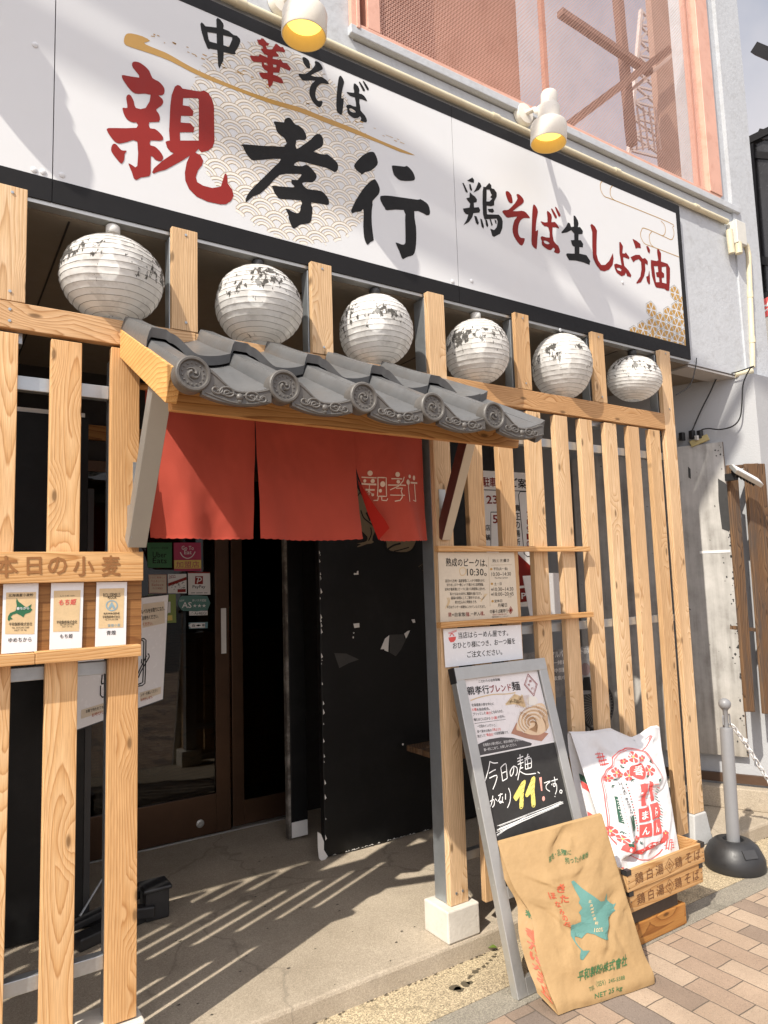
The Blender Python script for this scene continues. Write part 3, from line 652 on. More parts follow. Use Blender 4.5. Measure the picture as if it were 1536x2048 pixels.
for Q in ([(155,345),(200,280),(300,180),(400,125),(470,118),(510,150),(550,250),(550,340),(440,440),(350,462),(285,505),(265,485),(190,430),(160,380)],
          [(800,380),(820,350),(1010,370),(1050,357),(1110,405),(1160,470),(1190,550),(1180,600),(1100,615),(950,608),(880,560),(830,500)],
          [(105,1140),(110,1100),(180,950),(300,760),(400,650),(490,588),(530,610),(580,710),(590,780),(565,850),(470,955),(470,1020),(455,1120),(455,1350),(485,1600),(485,1630),(430,1660),(390,1702),(360,1680),(325,1580),(310,1400),(315,1240),(310,1095),(270,1135),(180,1145),(125,1168)],
          [(598,890),(630,868),(780,870),(1230,935),(1280,922),(1390,990),(1430,1050),(1448,1130),(1440,1190),(1385,1200),(1330,1165),(1180,1130),(1210,1400),(1215,1600),(1200,1780),(1160,1880),(1060,1910),(990,1950),(960,1910),(920,1800),(862,1665),(960,1700),(1020,1690),(1030,1600),(1025,1300),(1000,1110),(720,1115),(680,1080),(610,960)]):
    BLK.trace(SP, [A(Q)], .0012, 2)
flush()
A = lambda pts: crop(390,30,7.68,pts)
BLK.trace(SP, [A([(80,140),(100,115),(130,140),(160,175),(330,195),(325,70),(345,45),(390,75),(430,130),(440,165),(432,215),(520,250),(590,310),(640,320),(690,370),(695,410),(665,490),(615,570),(625,600),(600,610),(440,575),(435,700),(410,750),(375,825),(355,780),(340,540),(230,518),(210,528),(190,510),(140,390),(95,240)]), A([(190,265),(330,285),(335,440),(225,410),(205,370)]), A([(432,312),(570,345),(570,380),(520,495),(435,465)])], .0012, 1)
RED.trace(SP, [A([(950,380),(1005,380),(1020,358),(1050,365),(1100,425),(1140,440),(1120,475),(1085,475),(1105,525),(1180,535),(1240,440),(1265,455),(1310,495),(1350,495),(1385,560),(1370,575),(1260,560),(1240,570),(1285,620),(1275,645),(1195,640),(1190,675),(1285,690),(1310,675),(1350,735),(1410,745),(1470,820),(1455,860),(1310,800),(1295,890),(1200,885),(1200,920),(1260,935),(1330,980),(1358,1040),(1335,1055),(1200,1020),(1185,1075),(1140,1118),(1125,1080),(1115,995),(1040,980),(1005,945),(980,885),(1110,893),(1110,865),(1060,840),(1025,780),(1020,730),(900,720),(870,700),(838,625),(980,635),(990,598),(1020,615),(1110,655),(1110,620),(1060,600),(1020,545),(1010,515),(1045,520),(1035,480),(980,455)]),
    A([(1055,733),(1105,740),(1110,775),(1070,770)]), A([(1195,760),(1250,770),(1245,810),(1200,800)])], .0012, 1)
flush()
A = lambda pts: crop(590,100,9.6,pts)
for Qs in ([[(140,150),(180,140),(240,180),(270,220),(290,330),(270,360),(230,345),(170,270),(145,190)]],
    [[(375,230),(410,218),(470,250),(520,320),(530,360),(490,395),(300,490),(460,520),(510,520),(600,580),(640,630),(645,660),(600,655),(510,645),(440,690),(400,770),(390,880),(420,960),(470,985),(510,980),(530,1010),(500,1080),(470,1100),(420,1080),(340,1000),(290,900),(272,810),(290,710),(330,640),(385,590),(250,590),(160,590),(120,560),(65,480),(90,455),(190,465),(280,410),(350,340),(385,280)]],
    [[(840,530),(870,495),(910,540),(940,610),(930,670),(900,800),(890,930),(935,935),(920,1100),(905,1220),(880,1248),(840,1220),(795,1160),(795,900),(820,650)]],
    [[(1125,660),(1150,645),(1210,700),(1235,770),(1225,835),(1270,845),(1330,890),(1380,970),(1360,980),(1235,940),(1250,1100),(1260,1170),(1340,1260),(1380,1350),(1365,1390),(1320,1385),(1255,1360),(1270,1320),(1245,1275),(1200,1310),(1120,1305),(1040,1250),(1005,1200),(1000,1130),(980,1090),(1000,1055),(1060,1055),(1170,1090),(1150,930),(1140,910),(1060,885),(1020,850),(990,805),(1130,825),(1120,740)],[(1040,1130),(1090,1130),(1160,1180),(1150,1205),(1090,1195),(1050,1165)]],
    [[(1225,625),(1250,620),(1340,760),(1325,790),(1300,780)]], [[(1300,610),(1325,605),(1415,740),(1400,770),(1375,760)]]):
    BLK.trace(SP, [A(q) for q in Qs], .0012, 2)
flush()
A = lambda pts: crop(910,340,6.9818,pts)
for Qs in ([[(165,150),(240,105),(265,140),(260,180),(220,170)]], [[(100,180),(120,185),(175,300),(170,325),(145,300)]], [[(195,200),(215,200),(238,280),(225,295),(205,270)]], [[(325,170),(350,185),(368,230),(330,280),(255,318),(290,260)]],
    [[(205,310),(240,345),(280,375),(305,415),(300,450),(260,460),(265,525),(330,520),(350,560),(340,595),(255,605),(240,660),(190,730),(115,772),(160,700),(185,625),(150,615),(120,580),(110,540),(200,525),(210,470),(180,435),(155,395),(200,385)]], [[(265,640),(300,650),(332,740),(320,770),(290,740)]],
    [[(385,300),(395,235),(425,240),(475,180),(505,215),(505,255),(545,268),(580,320),(580,370),(545,440),(545,495),(500,508),(440,500),(445,620),(610,625),(650,670),(665,720),(660,810),(630,890),(545,935),(520,920),(490,820),(545,840),(580,800),(595,720),(580,680),(410,690),(390,620),(382,450)],[(440,275),(480,275),(500,330),(515,350),(490,380),(520,400),(480,440),(438,440)]],
    [[(455,545),(530,540),(545,580),(520,600),(470,585)]], [[(350,680),(375,690),(403,790),(395,820),(370,790)]], [[(420,690),(445,700),(465,780),(450,800),(430,770)]], [[(480,685),(500,690),(525,770),(510,785)]], [[(550,690),(575,710),(578,755),(560,745)]]):
    BLK.trace(SP, [A(q) for q in Qs], .0012, 1)
flush()
for Qs in ([[(705,305),(740,298),(785,350),(803,440),(790,465),(750,450),(715,370)]], [[(855,345),(885,338),(930,375),(960,430),(930,480),(805,575),(930,570),(990,595),(1040,660),(1030,673),(960,672),(910,710),(885,780),(880,870),(900,930),(930,950),(970,955),(965,1000),(940,1050),(905,1045),(840,960),(805,870),(805,790),(830,700),(865,650),(740,668),(700,640),(658,580),(690,560),(745,555),(830,470),(870,400)]],
    [[(1085,510),(1105,483),(1140,530),(1155,590),(1135,700),(1125,855),(1158,835),(1150,950),(1140,1090),(1120,1098),(1070,1040),(1068,900),(1075,650)]],
    [[(1280,590),(1300,577),(1340,620),(1350,670),(1345,730),(1390,725),(1430,770),(1450,820),(1360,800),(1375,990),(1440,1060),(1465,1140),(1440,1168),(1380,1145),(1395,1110),(1370,1085),(1340,1118),(1290,1110),(1215,1050),(1210,990),(1195,950),(1215,925),(1320,945),(1300,800),(1245,785),(1195,725),(1210,720),(1290,730)],[(1235,990),(1270,990),(1318,1020),(1300,1038),(1255,1025)]],
    [[(1340,550),(1360,545),(1420,650),(1410,675),(1390,660)]], [[(1395,525),(1415,525),(1470,625),(1460,650),(1440,640)]]):
    DRD.trace(SP, [A(q) for q in Qs], .0012, 2)
flush()
A = lambda pts: crop(1110,430,6.4,pts)
BLK.trace(SP, [A([(235,10),(255,10),(290,70),(300,110),(290,155),(320,155),(355,205),(350,245),(300,248),(298,320),(330,325),(358,370),(355,415),(310,412),(310,495),(400,515),(450,590),(440,640),(370,610),(270,585),(180,580),(140,510),(150,492),(250,495),(250,410),(220,390),(200,325),(245,320),(245,240),(205,195),(150,225),(85,235),(80,220),(140,150),(165,95),(190,110),(205,155),(240,150)])], .0012, 1)
flush()
for Qs in ([[(450,130),(470,113),(510,150),(535,200),(530,350),(530,500),(550,580),(590,640),(640,640),(690,590),(740,490),(748,560),(735,640),(690,700),(630,722),(580,710),(520,630),(485,550),(475,400),(475,220)]],
    [[(820,350),(835,345),(868,400),(860,490),(890,495),(905,480),(950,540),(945,565),(880,540),(870,545),(885,650),(940,710),(975,770),(965,798),(920,780),(905,735),(890,770),(850,785),(790,740),(765,690),(755,635),(780,622),(850,645),(825,500)],[(785,680),(820,675),(850,700),(840,722),(800,705)]],
    [[(990,305),(1040,330),(1090,370),(1098,425),(1060,420),(1030,430),(1020,390)]], [[(965,540),(1030,510),(1080,510),(1120,560),(1150,550),(1185,590),(1185,640),(1150,620),(1155,700),(1140,780),(1100,860),(1045,880),(1040,865),(1090,790),(1105,700),(1100,600),(1070,565),(1030,580),(1000,605)]],
    [[(1165,400),(1190,400),(1215,450),(1210,495),(1185,470)]], [[(1205,710),(1212,780),(1215,880),(1200,890),(1175,850),(1165,790),(1190,780)]],
    [[(1225,575),(1300,590),(1320,580),(1305,480),(1305,440),(1325,437),(1355,490),(1355,595),(1440,625),(1470,680),(1470,800),(1460,970),(1430,970),(1400,945),(1300,930),(1280,910),(1240,780),(1225,660)],[(1265,655),(1315,655),(1320,730),(1290,735),(1300,790),(1330,800),(1335,860),(1290,860)],[(1365,665),(1420,660),(1425,880),(1370,865),(1365,805),(1395,800),(1395,750),(1365,725)]]):
    DRD.trace(SP, [A(q) for q in Qs], .0012, 1)
flush()
# wave pattern disc behind the lettering
cx0, cz0, RR = 1.118, 1.700+H0, .392
R0 = .0565; ln, bd = MB(), MB(); rows = []
k = 0; z = cz0-RR-R0
while z < cz0+RR+.02:
    rows.append([(cx0+(i+(k % 2)*.5)*2*R0, z) for i in range(-5, 6)]); z += R0*.60; k += 1
def hidden(x, z, row):
    for j in range(max(0, row-3), row):
        for a, b in rows[j]:
            if (x-a)**2+(z-b)**2 < R0*R0*.998: return True
    return False
for ri, row in enumerate(rows):
    for a, b in row:
        if (a-cx0)**2+(b-cz0)**2 > (RR+R0)**2: continue
        for rr_ in (1.0, .80, .60, .40):
            run = []; NA = 26
            for t in range(NA+1):
                an = PI*t/NA; x = a+R0*rr_*math.cos(an); zz = b+R0*rr_*math.sin(an)
                ok = (x-cx0)**2+(zz-cz0)**2 < RR*RR and not hidden(x, zz, ri) and 2.75 < zz < 3.546
                if ok: run.append((x, zz, an))
                if (not ok or t == NA) and len(run) > 1:
                    ln.strip([(p[0], .030, p[1]) for p in run], .0017, sn, .0007)
                    if rr_ in (1.0, .60):
                        r2 = rr_-.2; vs = []
                        for p in run: vs += [(p[0], .0296, p[1]), (a+R0*r2*math.cos(p[2]), .0296, b+R0*r2*math.sin(p[2]))]
                        bd.add(vs, [(2*i, 2*i+1, 2*i+3, 2*i+2) for i in range(len(run)-1)])
                if not ok: run = []
ln.build('wave_line', M_GOLDL, SGN); bd.build('wave_band', M_CREAMP, SGN)
# gold brush stroke
g = MB()
g.trace(SP, [[(248,78),(252,69),(262,67),(285,73),(300,82),(288,86),(300,93),(330,105),(352,117),(380,133),(420,152),(480,177),(540,198),(600,215),(640,231),(700,254),(760,281),(806,300),(830,311),(800,304),(760,287),(700,264),(640,241),(600,225),(540,207),(480,184),(420,161),(380,143),(340,122),(300,107),(260,94),(249,88)]], .0009, 2)
random.seed(5)
for i in range(60):
    t = random.random(); x = 300+t*500; y = 86+t*205-6+random.uniform(-9, 3)-(8 if t < .4 else 2); L_ = random.uniform(2, 9)
    g.strip([SP(x, y), SP(x+L_, y+L_*.42)], random.uniform(.0012, .004), sn, .0009)
# cloud line and the hexagon flower corner
A = lambda pts: crop(1180,340,5.391,pts)
for Q in ([(135,112),(112,150),(112,200),(130,250),(165,290),(260,325),(850,565),(890,620),(905,680),(895,730),(870,750),(780,710),(590,628),(555,650),(543,700),(560,750),(590,795),(680,830),(990,950)],
          [(245,165),(220,200),(218,260),(235,300),(265,328)], [(765,550),(800,590),(812,640),(805,690),(780,710)], [(665,665),(640,700),(640,750),(655,800),(685,830)]):
    g.strip([SP(*p) for p in crom(A(Q), 4, False)], .0042, sn, .0007)
hexes, petals = MB(), g
HC = [(915,1330),(1000,1440),(660,1505),(760,1625),(845,1560),(930,1510),(935,1680),(1018,1620),(670,1680),(570,1720),(852,1735),(770,1795),(1022,1795),(945,1850),(680,1830),(480,1770),(858,1895),(1035,1940)]
HR = .050
def clipx(pl):
    out = []
    for ax, lim, s_ in ((0, XR-.037, 1), (1, 2.7485, -1)):
        src = out if ax else pl; out = []
        for i in range(len(src)):
            a, b = src[i], src[(i+1) % len(src)]; ia = (lim-a[ax])*s_ >= 0; ib = (lim-b[ax])*s_ >= 0
            if ia: out.append(a)
            if ia != ib:
                t = (lim-a[ax])/(b[ax]-a[ax]); out.append((a[0]+(b[0]-a[0])*t, a[1]+(b[1]-a[1])*t))
        if len(out) < 3: return []
    return out
for c in A(HC):
    w = SP(*c); hx = [(w.x+HR*math.cos(PI/6+PI/3*k), w.z+HR*math.sin(PI/6+PI/3*k)) for k in range(6)]
    q = clipx(hx)
    if q: hexes.strip([(x, .030, z) for x, z in q], .0022, sn, .0007, True)
    for k in range(6):
        a = PI/3*k+PI/6; pl = []
        for r_, da in ((.009, -.12), (.024, -.36), (.036, -.42), (.041, -.22), (.0405, .22), (.036, .42), (.024, .36), (.009, .12)): pl.append((w.x+r_*math.cos(a+da), w.z+r_*math.sin(a+da)))
        q = clipx(pl)
        if len(q) > 2: petals.add([(x, .0292, z) for x, z in q], [tuple(range(len(q)))])
        mid = (a+PI/6)
hexes.build('hexagon_line', pm('hex_line', (.26,.25,.20), .5), SGN); g.build('gold_ornament', M_GOLD, SGN)

# ================================================================== LAMPS, CONDUIT ON THE FASCIA
def spotlight(base_px, rim_px, yr, label, pts=None):
    rim, b0 = pts or (at(*rim_px, yr), at(*base_px, .06))
    t = thing('wall_spotlight', label, 'spotlight', b0, 'cream spotlights lighting the signboard')
    ax = -Vector((-.04, .05, -1)).normalized()
    f = MB(); f.lathe([(.080,0),(.0825,.004),(.0825,.080),(.079,.091),(.054,.104),(.051,.107),(.051,.170),(.047,.178),(.038,.181),(.038,.236),(.034,.246),(.0,.248)], rim, ax, 36, cap=False); f.build('shade', M_LAMPW, t, smooth=True)
    f = MB(); f.lathe([(.080,0),(.077,.0005),(.066,.052),(.066,.053)], rim, ax, 36, cap=False); f.build('reflector', mat_emit('lit_reflector', (.58,.39,.13), .15) if not bpy.data.materials.get('lit_reflector') else bpy.data.materials['lit_reflector'], t, smooth=True)
    f = MB(); f.lathe([(.0,.040),(.045,.044),(.0655,.053)], rim, ax, 36, cap=False); f.build('lens', M_LENS, t, smooth=True)
    f = MB(); f.lathe([(.060,0),(.060,.012),(.050,.026),(.0,.030)], b0+Vector((0,-.001,0)), (0,-1,0), 28, cap=False); f.build('base_plate', M_LAMPW, t, smooth=True)
    neck = rim+ax*.155
    f = MB(); f.tube([b0+Vector((0,-.02,0)), b0+Vector((.02,-.07,.0)), neck+Vector((-.05,.03,0)), neck], .012, 10); f.lathe([(.018,-.02),(.018,.02)], (b0+Vector((.02,-.07,0))+neck)/2, (1,.4,0), 14); f.build('arm', M_LAMPW, t, smooth=True)
    return t
spotlight((563,12), (608,72), -.17, 'left cream wall spotlight with glowing yellow lens above the red lettering')
spotlight((1044,232), (1097,287), -.17, 'right cream wall spotlight with glowing yellow lens below the mesh screen')
spotlight(None, None, 0, 'third cream wall spotlight beyond the left edge, seen only by its shadow on the signboard', (Vector((-.22, -.17, 3.44)), Vector((-.13, .06, 3.69))))
cp = thing('cable_conduit', 'cream conduit pipe running along the top of the signboard to a junction box', 'conduit', (2, .045, 3.66))
f = MB(); f.tube([(-2.2,.044,3.656),(4.16,.044,3.652)], .0165, 14); f.build('pipe', M_CREAM, cp, smooth=True)
for x in (.93, 2.215, 3.1, 3.83): MB().tube([(x-.02,.044,3.655),(x+.02,.044,3.655)], .0195, 14).build('coupling', M_CREAM, cp, smooth=True)
jc = at(1472, 472, .03)
f = MB(); f.box(jc.x-.045, jc.x+.06, -.005, .060, jc.z-.065, jc.z+.085); f.build('junction_box', pm('box_grey', (.58,.57,.52), .45), cp, bevel=.004)
f = MB(); f.tube([jc+Vector((-.075,.0,.02)), jc+Vector((-.07,.0,-.07)), jc+Vector((-.065,.0,-.13))], .02, 12); f.tube([jc+Vector((-.02,-.02,-.06)), jc+Vector((-.02,-.02,-.13))], .022, 12); f.build('drop_fitting', M_CREAM, cp, smooth=True)
f = MB(); vp = [at(1483,484,.04), at(1493,492,.04), at(1497,510,.04), at(1500,590,.04), at(1504,680,.04), at(1505,735,.045)]
f.tube([tuple(p) for p in vp], .017, 12); f.build('down_pipe', M_CREAM, cp, smooth=True)
for p in (vp[3], vp[4]): MB().tube([p+Vector((0,0,-.02)), p+Vector((0,0,.02))], .020, 12).build('coupling', M_CREAM, cp, smooth=True)
f = MB(); p = at(1500,745,.02); f.tube([p+Vector((.02,0,.01)), p+Vector((-.09,.05,-.015))], .02, 12); f.build('pipe_end', M_CREAM, cp, smooth=True)

# ================================================================== MESH SCREEN OF THE UPPER STOREY
ms = thing('mesh_screen', 'salmon painted expanded metal screen in a frame above the signboard', 'mesh screen', (2.7, .08, 3.78))
f = MB(); f.box(1.46, 4.10, .035, .085, 3.776, 3.80); f.box(3.985, 4.115, .030, .14, 3.80, 6.0); f.box(1.50, 1.565, .035, .12, 3.80, 6.0); f.box(1.442, 1.46, .03, .30, 3.776, 6.0); f.build('frame', M_PINK, ms, bevel=.003)
f = MB(); f.box(3.935, 3.95, .075, .09, 3.80, 5.6); f.box(2.60, 2.625, .06, .085, 3.80, 5.6); f.build('inner_rail', M_PINK, ms)
f = MB(); cw, ch = .0185, .0105; x0, x1, z0, z1 = 1.567, 3.965, 3.79, 5.3
nz = int((z1-z0)/ch); nx = int((x1-x0)/cw); vs = []; fs = []
for j in range(nz):
    z = z0+j*ch
    for i in range(nx):
        x = x0+i*cw+(j % 2)*cw/2; a = ch*.5
        for (xa, za), (xb, zb) in (((x, z), (x+cw*.5, z+ch)), ((x+cw*.5, z), (x, z+ch))) if False else (((x, z+ch*.5), (x+cw*.5, z+ch*1.02)), ((x+cw*.5, z+ch*1.02), (x+cw, z+ch*.5))):
            b_ = len(vs); hw = .0044
            vs += [(xa, .051, za-hw), (xb, .054, zb-hw), (xb, .0545, zb+hw), (xa, .0515, za+hw)]; fs.append((b_, b_+1, b_+2, b_+3))
f.add(vs, fs); f.build('metal_mesh', M_MESH, ms)
# window band behind the mesh
wnd = thing('balcony_wall', 'salmon brown wall and posts of the balcony behind the mesh screen', 'balcony', (2.8, .28, 3.78))
f = MB(); f.box(1.46, 2.62, .26, .30, 3.79, 6.2); f.build('wall_panel', pm('balcony_paint', (.42,.225,.16), .7, 0, .15, 2), wnd)
M_BSTEEL = pm('balcony_steel', (.15,.085,.062), .6, spec=.2)
q0, q1 = at(1322,262,1.3), at(1475,330,1.3); MB().box(q0.x, q1.x, 1.30, 1.36, 3.6, 8).build('far_wall', pm('balcony_beige', (.30,.19,.145), .7, 0, .1, 3), wnd)
f = MB(); f.bar(at(1232,-40,1.2), at(1264,290,1.2), .075, .06, (0,1,0)); f.build('post', M_BSTEEL, wnd)
f = MB(); f.bar(at(1120,25,1.15), at(1300,145,1.15), .05, .06, (0,1,0)); f.build('brace', M_BSTEEL, wnd)
f = MB(); f.bar(at(1120,262,1.1), at(1330,105,1.1), .06, .12, (0,1,0)); f.build('stair_stringer', M_BSTEEL, wnd)
f = MB()
for k in range(6): f.bar(at(1262+k*12,300,1.25), at(1250+k*12,215,1.25), .012, .012, (0,1,0))
f.bar(at(1262,180,1.22), at(1345,110,1.22), .025, .03, (0,1,0)); f.build('railing', pm('railing_pale', (.45,.33,.28), .5), wnd)
tw = thing('lattice_tower', 'pale steel lattice tower far behind the balcony, seen through the mesh', 'tower', at(1290,300,14)*1.0)
tw.location.z = 0; M_TOWER = pm('tower_steel', (.46,.40,.37), .6)
f = MB(); lg = [(at(1258,300,14), at(1282,20,14)), (at(1335,320,14), at(1305,20,14))]
for a, b in lg:
    a = a.copy(); d = (b-a); a = a-d*(a.z/d.z) if d.z else a; f.bar(a, b, .14, .14, (0,1,0))
f.build('leg', M_TOWER, tw)
f = MB()
for k in range(9):
    t0, t1 = k/9, (k+1)/9; a0 = lg[0][0].lerp(lg[0][1], t0); a1 = lg[1][0].lerp(lg[1][1], t0); b0_ = lg[0][0].lerp(lg[0][1], t1); b1_ = lg[1][0].lerp(lg[1][1], t1)
    f.bar(a0, b1_, .08, .08, (0,1,0)); f.bar(a1, b0_, .08, .08, (0,1,0)); f.bar(a0, a1, .08, .08, (0,1,0))
f.build('lattice', M_TOWER, tw)
vt = tag(MB().box(1.42, 1.4415, .035, .06, 3.78, 4.3).build('vent_reveal', M_PINK), 'narrow salmon reveal beside the barred vent at the mesh screen left end', 'reveal')
vn = thing('barred_vent', 'small dark barred vent left of the mesh screen', 'vent', (1.48, .1, 3.80))
MB().box(1.461, 1.499, .15, .16, 3.80, 4.4).build('dark_opening', M_DARK, vn)
f = MB()
for i in range(4): f.box(1.464+i*.009, 1.467+i*.009, .10, .104, 3.80, 4.4)
f.build('bar', M_BLKPL, vn)

# ================================================================== TILED CANOPY
CN = thing('tiled_canopy', 'small grey clay tiled canopy over the entrance on a cedar beam', 'canopy', (1.12, 0, 1.9))
PT, X0T = .2462, .497
TS = .512
def zb(y): return 1.975+TS*(y+.585)
def prof(u):
    if u < .03: return .002+u/.03*.028
    if u < .055: return .030+(u-.03)/.025*.012
    if u < .225: return .042
    if u < .27: return .042-(u-.225)/.045*.008
    if u < .62:
        t = (u-.27)/.35; return .034-.052*(t*t*(3-2*t))
    t = (u-.62)/.38; return -.018+.020*t*t
US = [0, .03, .042, .055, .10, .155, .20, .225, .25]+[.27+.35*i/12 for i in range(13)]+[.68, .74, .80, .87, .94, 1.0]
def tile(k, ya, yb, lift_a, lift_b, th, name, m, u1=1.0):
    us = [u for u in US if u <= u1]; NV = 6; f = MB(); top, bot = [], []
    for j in range(NV+1):
        t = j/NV; y = ya+(yb-ya)*t; lf = lift_a+(lift_b-lift_a)*t
        for u in us:
            x = X0T+(k+u)*PT; z = zb(y)+prof(u)+lf-.004*math.sin(PI*t)
            top.append((x, y, z)); bot.append((x, y+th*.35, z-th))
    n = len(us); b = len(top); vs = top+bot; fs = []
    for j in range(NV):
        for i in range(n-1):
            a = j*n+i; fs.append((a, a+1, a+n+1, a+n)); fs.append((b+a, b+a+n, b+a+n+1, b+a+1))
        a = j*n; fs.append((a, a+n, b+a+n, b+a)); a = j*n+n-1; fs.append((a, b+a, b+a+n, a+n))
    for i in range(n-1): fs.append((i, b+i, b+i+1, i+1)); a = NV*n+i; fs.append((a, a+1, b+a+1, b+a))
    return f.add(vs, fs).build(name, m, CN, smooth=True)
random.seed(2)
for k in range(5):
    tile(k, -.598, -.06, .0, -.004, .016, 'eave_tile', M_TILE)
    tile(k, -.315, .0, .034, .014, .026, 'upper_tile', M_TILE)
# narrow finishing tiles at the right verge
f = MB()
def endtile(f, ya, yb, la, lb, th):
    xs = [X0T+5*PT, X0T+5*PT+.014, X0T+5*PT+.036]; hs = [.002, .006, .020]
    top = [(x, y, zb(y)+h+l_) for y, l_ in ((ya, la), (yb, lb)) for x, h in zip(xs, hs)]; bot = [(x, y+th*.3, z-th) for x, y, z in top]
    vs = top+bot; fs = [(0,1,4,3),(1,2,5,4),(6,9,10,7),(7,10,11,8),(0,6,7,1),(1,7,8,2),(2,8,11,5),(3,4,10,9),(4,5,11,10),(0,3,9,6)]
    f.add(vs, fs)
endtile(f, -.598, -.22, 0, -.004, .06); endtile(f, -.315, 0, .03, .012, .03); f.build('verge_tile', M_TILE, CN, smooth=True)
# hanging scroll fronts and round end discs
YF = -.600
def hang(u0, u1, k):
    us = [u0+(u1-u0)*i/14 for i in range(15)]
    top = [(X0T+(k+u)*PT, prof(min(u, 1.0))+zb(-.598)-.002) for u in us]
    bot = [(X0T+(k+u)*PT, zb(-.598)-.036-.022*math.sin(PI*min(1, max(0, (u-.18)/.86)))**.8) for u in us]
    f = MB(); vs = []
    for y in (YF-.010, YF+.010):
        vs += [(x, y, z) for x, z in top]+[(x, y, z) for x, z in bot]
    n = 15; fs = []
    for i in range(n-1):
        fs.append((n+i, n+i+1, i+1, i)); fs.append((2*n+i, 2*n+i+1, 3*n+i+1, 3*n+i)); fs.append((i, i+1, 2*n+i+1, 2*n+i)); fs.append((n+i, 3*n+i, 3*n+i+1, n+i+1))
    fs += [(0, 2*n, 3*n, n), (n-1, 2*n-1, 4*n-1, 3*n-1)]
    f.add(vs, fs)
    pl = f.build('scroll_plate', M_TILED, CN, bevel=.0015)
    r = MB()
    def P(u, v):      # v 0 = lower edge, 1 = upper edge
        i = min(max((u-u0)/(u1-u0)*14, 0), 13.999); a = int(i); t = i-a
        zt = top[a][1]+(top[a+1][1]-top[a][1])*t; zb_ = bot[a][1]+(bot[a+1][1]-bot[a][1])*t
        return (X0T+(k+u)*PT, YF-.0105, zb_+(zt-zb_)*v)
    for s_, c in ((1, .64), (-1, .64)):
        for cu_, cv, rad, turns, ph in ((.13, .55, .030, 1.4, 0), (.25, .38, .022, 1.3, 2.6)):
            pts = []
            for i in range(22):
                t = i/21; a = ph+turns*2*PI*t; rr = rad*(1-.8*t)
                q = P(c+s_*cu_, cv); pts.append((q[0]+s_*rr*.75*math.cos(a), q[1], q[2]+rr*.55*math.sin(a)))
            r.tube(pts, .0034, 6)
        r.tube([P(c+s_*t, .5+.18*math.sin(t*24)) for t in [i*.018 for i in range(2, 16)]], .003, 6)
    q = P(.64, .55); r.lathe([(.010,0),(.009,.004),(.005,.007),(0,.008)], q, (0,-1,0), 14, cap=False); q = P(.64, .26); r.lathe([(.006,0),(.004,.004),(0,.005)], q, (0,-1,0), 12, cap=False)
    r.tube([P(u0+.03+(u1-u0-.06)*i/12, .12) for i in range(13)], .002, 6); r.tube([P(u0+.05+(u1-u0-.08)*i/12, .88) for i in range(13)], .002, 6)
    r.build('scroll_relief', M_TILED, pl, smooth=True)
for k in range(5): hang(.24, 1.0 if k < 4 else 1.06, k)
for k in range(5):
    c = Vector((X0T+(k+.150)*PT, YF-.004, 1.976))
    f = MB(); f.lathe([(.0445,-.03),(.0455,.004),(.045,.009),(.042,.012),(.037,.012),(.0345,.008),(.0345,.0055),(.0,.0055)], c, (0,-1,0), 40, cap=False)
    d = f.build('round_end', M_TILED, CN, smooth=True)
    r = MB(); c2 = c+Vector((0,-.0055,0))
    for i in range(15):
        a = 2*PI*i/15; r.lathe([(.0028,0),(.0024,.0018),(0,.0028)], c2+Vector((.0275*math.cos(a),0,.0275*math.sin(a))), (0,-1,0), 8, cap=False)
    for i in range(3):
        a0 = 2*PI*i/3+.4*k; pts, rs = [], []
        for j in range(12):
            t = j/11; a = a0+t*2.6; rad = .0065+.0115*t; pts.append(c2+Vector((rad*math.cos(a), -.001, rad*math.sin(a)))); rs.append(.0042*(1-t)+.0009)
        r.tube(pts, rs, 8)
    r.build('crest_relief', M_TILED, d, smooth=True)
# timber of the canopy
f = MB(); f.add([(.524,-.462,1.917),(1.765,-.462,1.917),(1.765,-.43,1.920),(.524,-.43,1.920),(.524,-.455,2.0),(1.790,-.455,2.0),(1.790,-.423,2.0),(.524,-.423,2.0)], [(0,3,2,1),(4,5,6,7),(0,1,5,4),(1,2,6,5),(2,3,7,6),(3,0,4,7)]); f.build('eave_beam', W_BEAM, CN, bevel=.002)
for x0, x1 in ((.493, .5225), (1.735, 1.764)):
    f = MB(); pr = [(-.001, 2.191), (-.001, 2.284), (-.570, 1.999), (-.513, 1.921)]
    if x0 > 1: pr = [(-.001, 2.191), (-.001, 2.27), (-.425, 2.055), (-.425, 1.975)]
    vs = [(x, y, z) for x in (x0, x1) for y, z in pr]; f.add(vs, [(0,3,2,1) if 0 else (0,1,2,3),(7,6,5,4),(0,4,5,1),(1,5,6,2),(2,6,7,3),(3,7,4,0)]); f.build('rafter', W_RAFT, CN, bevel=.002)
f = MB(); f.add([(.53,-.455,zb(-.455)-.040),(1.73,-.455,zb(-.455)-.040),(1.73,.0,zb(0)-.040),(.53,.0,zb(0)-.040),(.53,-.455,zb(-.455)-.030),(1.73,-.455,zb(-.455)-.030),(1.73,.0,zb(0)-.030),(.53,.0,zb(0)-.030)], [(0,3,2,1),(4,5,6,7),(0,1,5,4),(1,2,6,5),(2,3,7,6),(3,0,4,7)]); f.build('roof_deck', M_BLKPL, CN)
f = MB(); f.box(.53, 1.735, -.001, .0, 2.22, 2.262); f.build('wall_flashing', M_STEEL, CN)
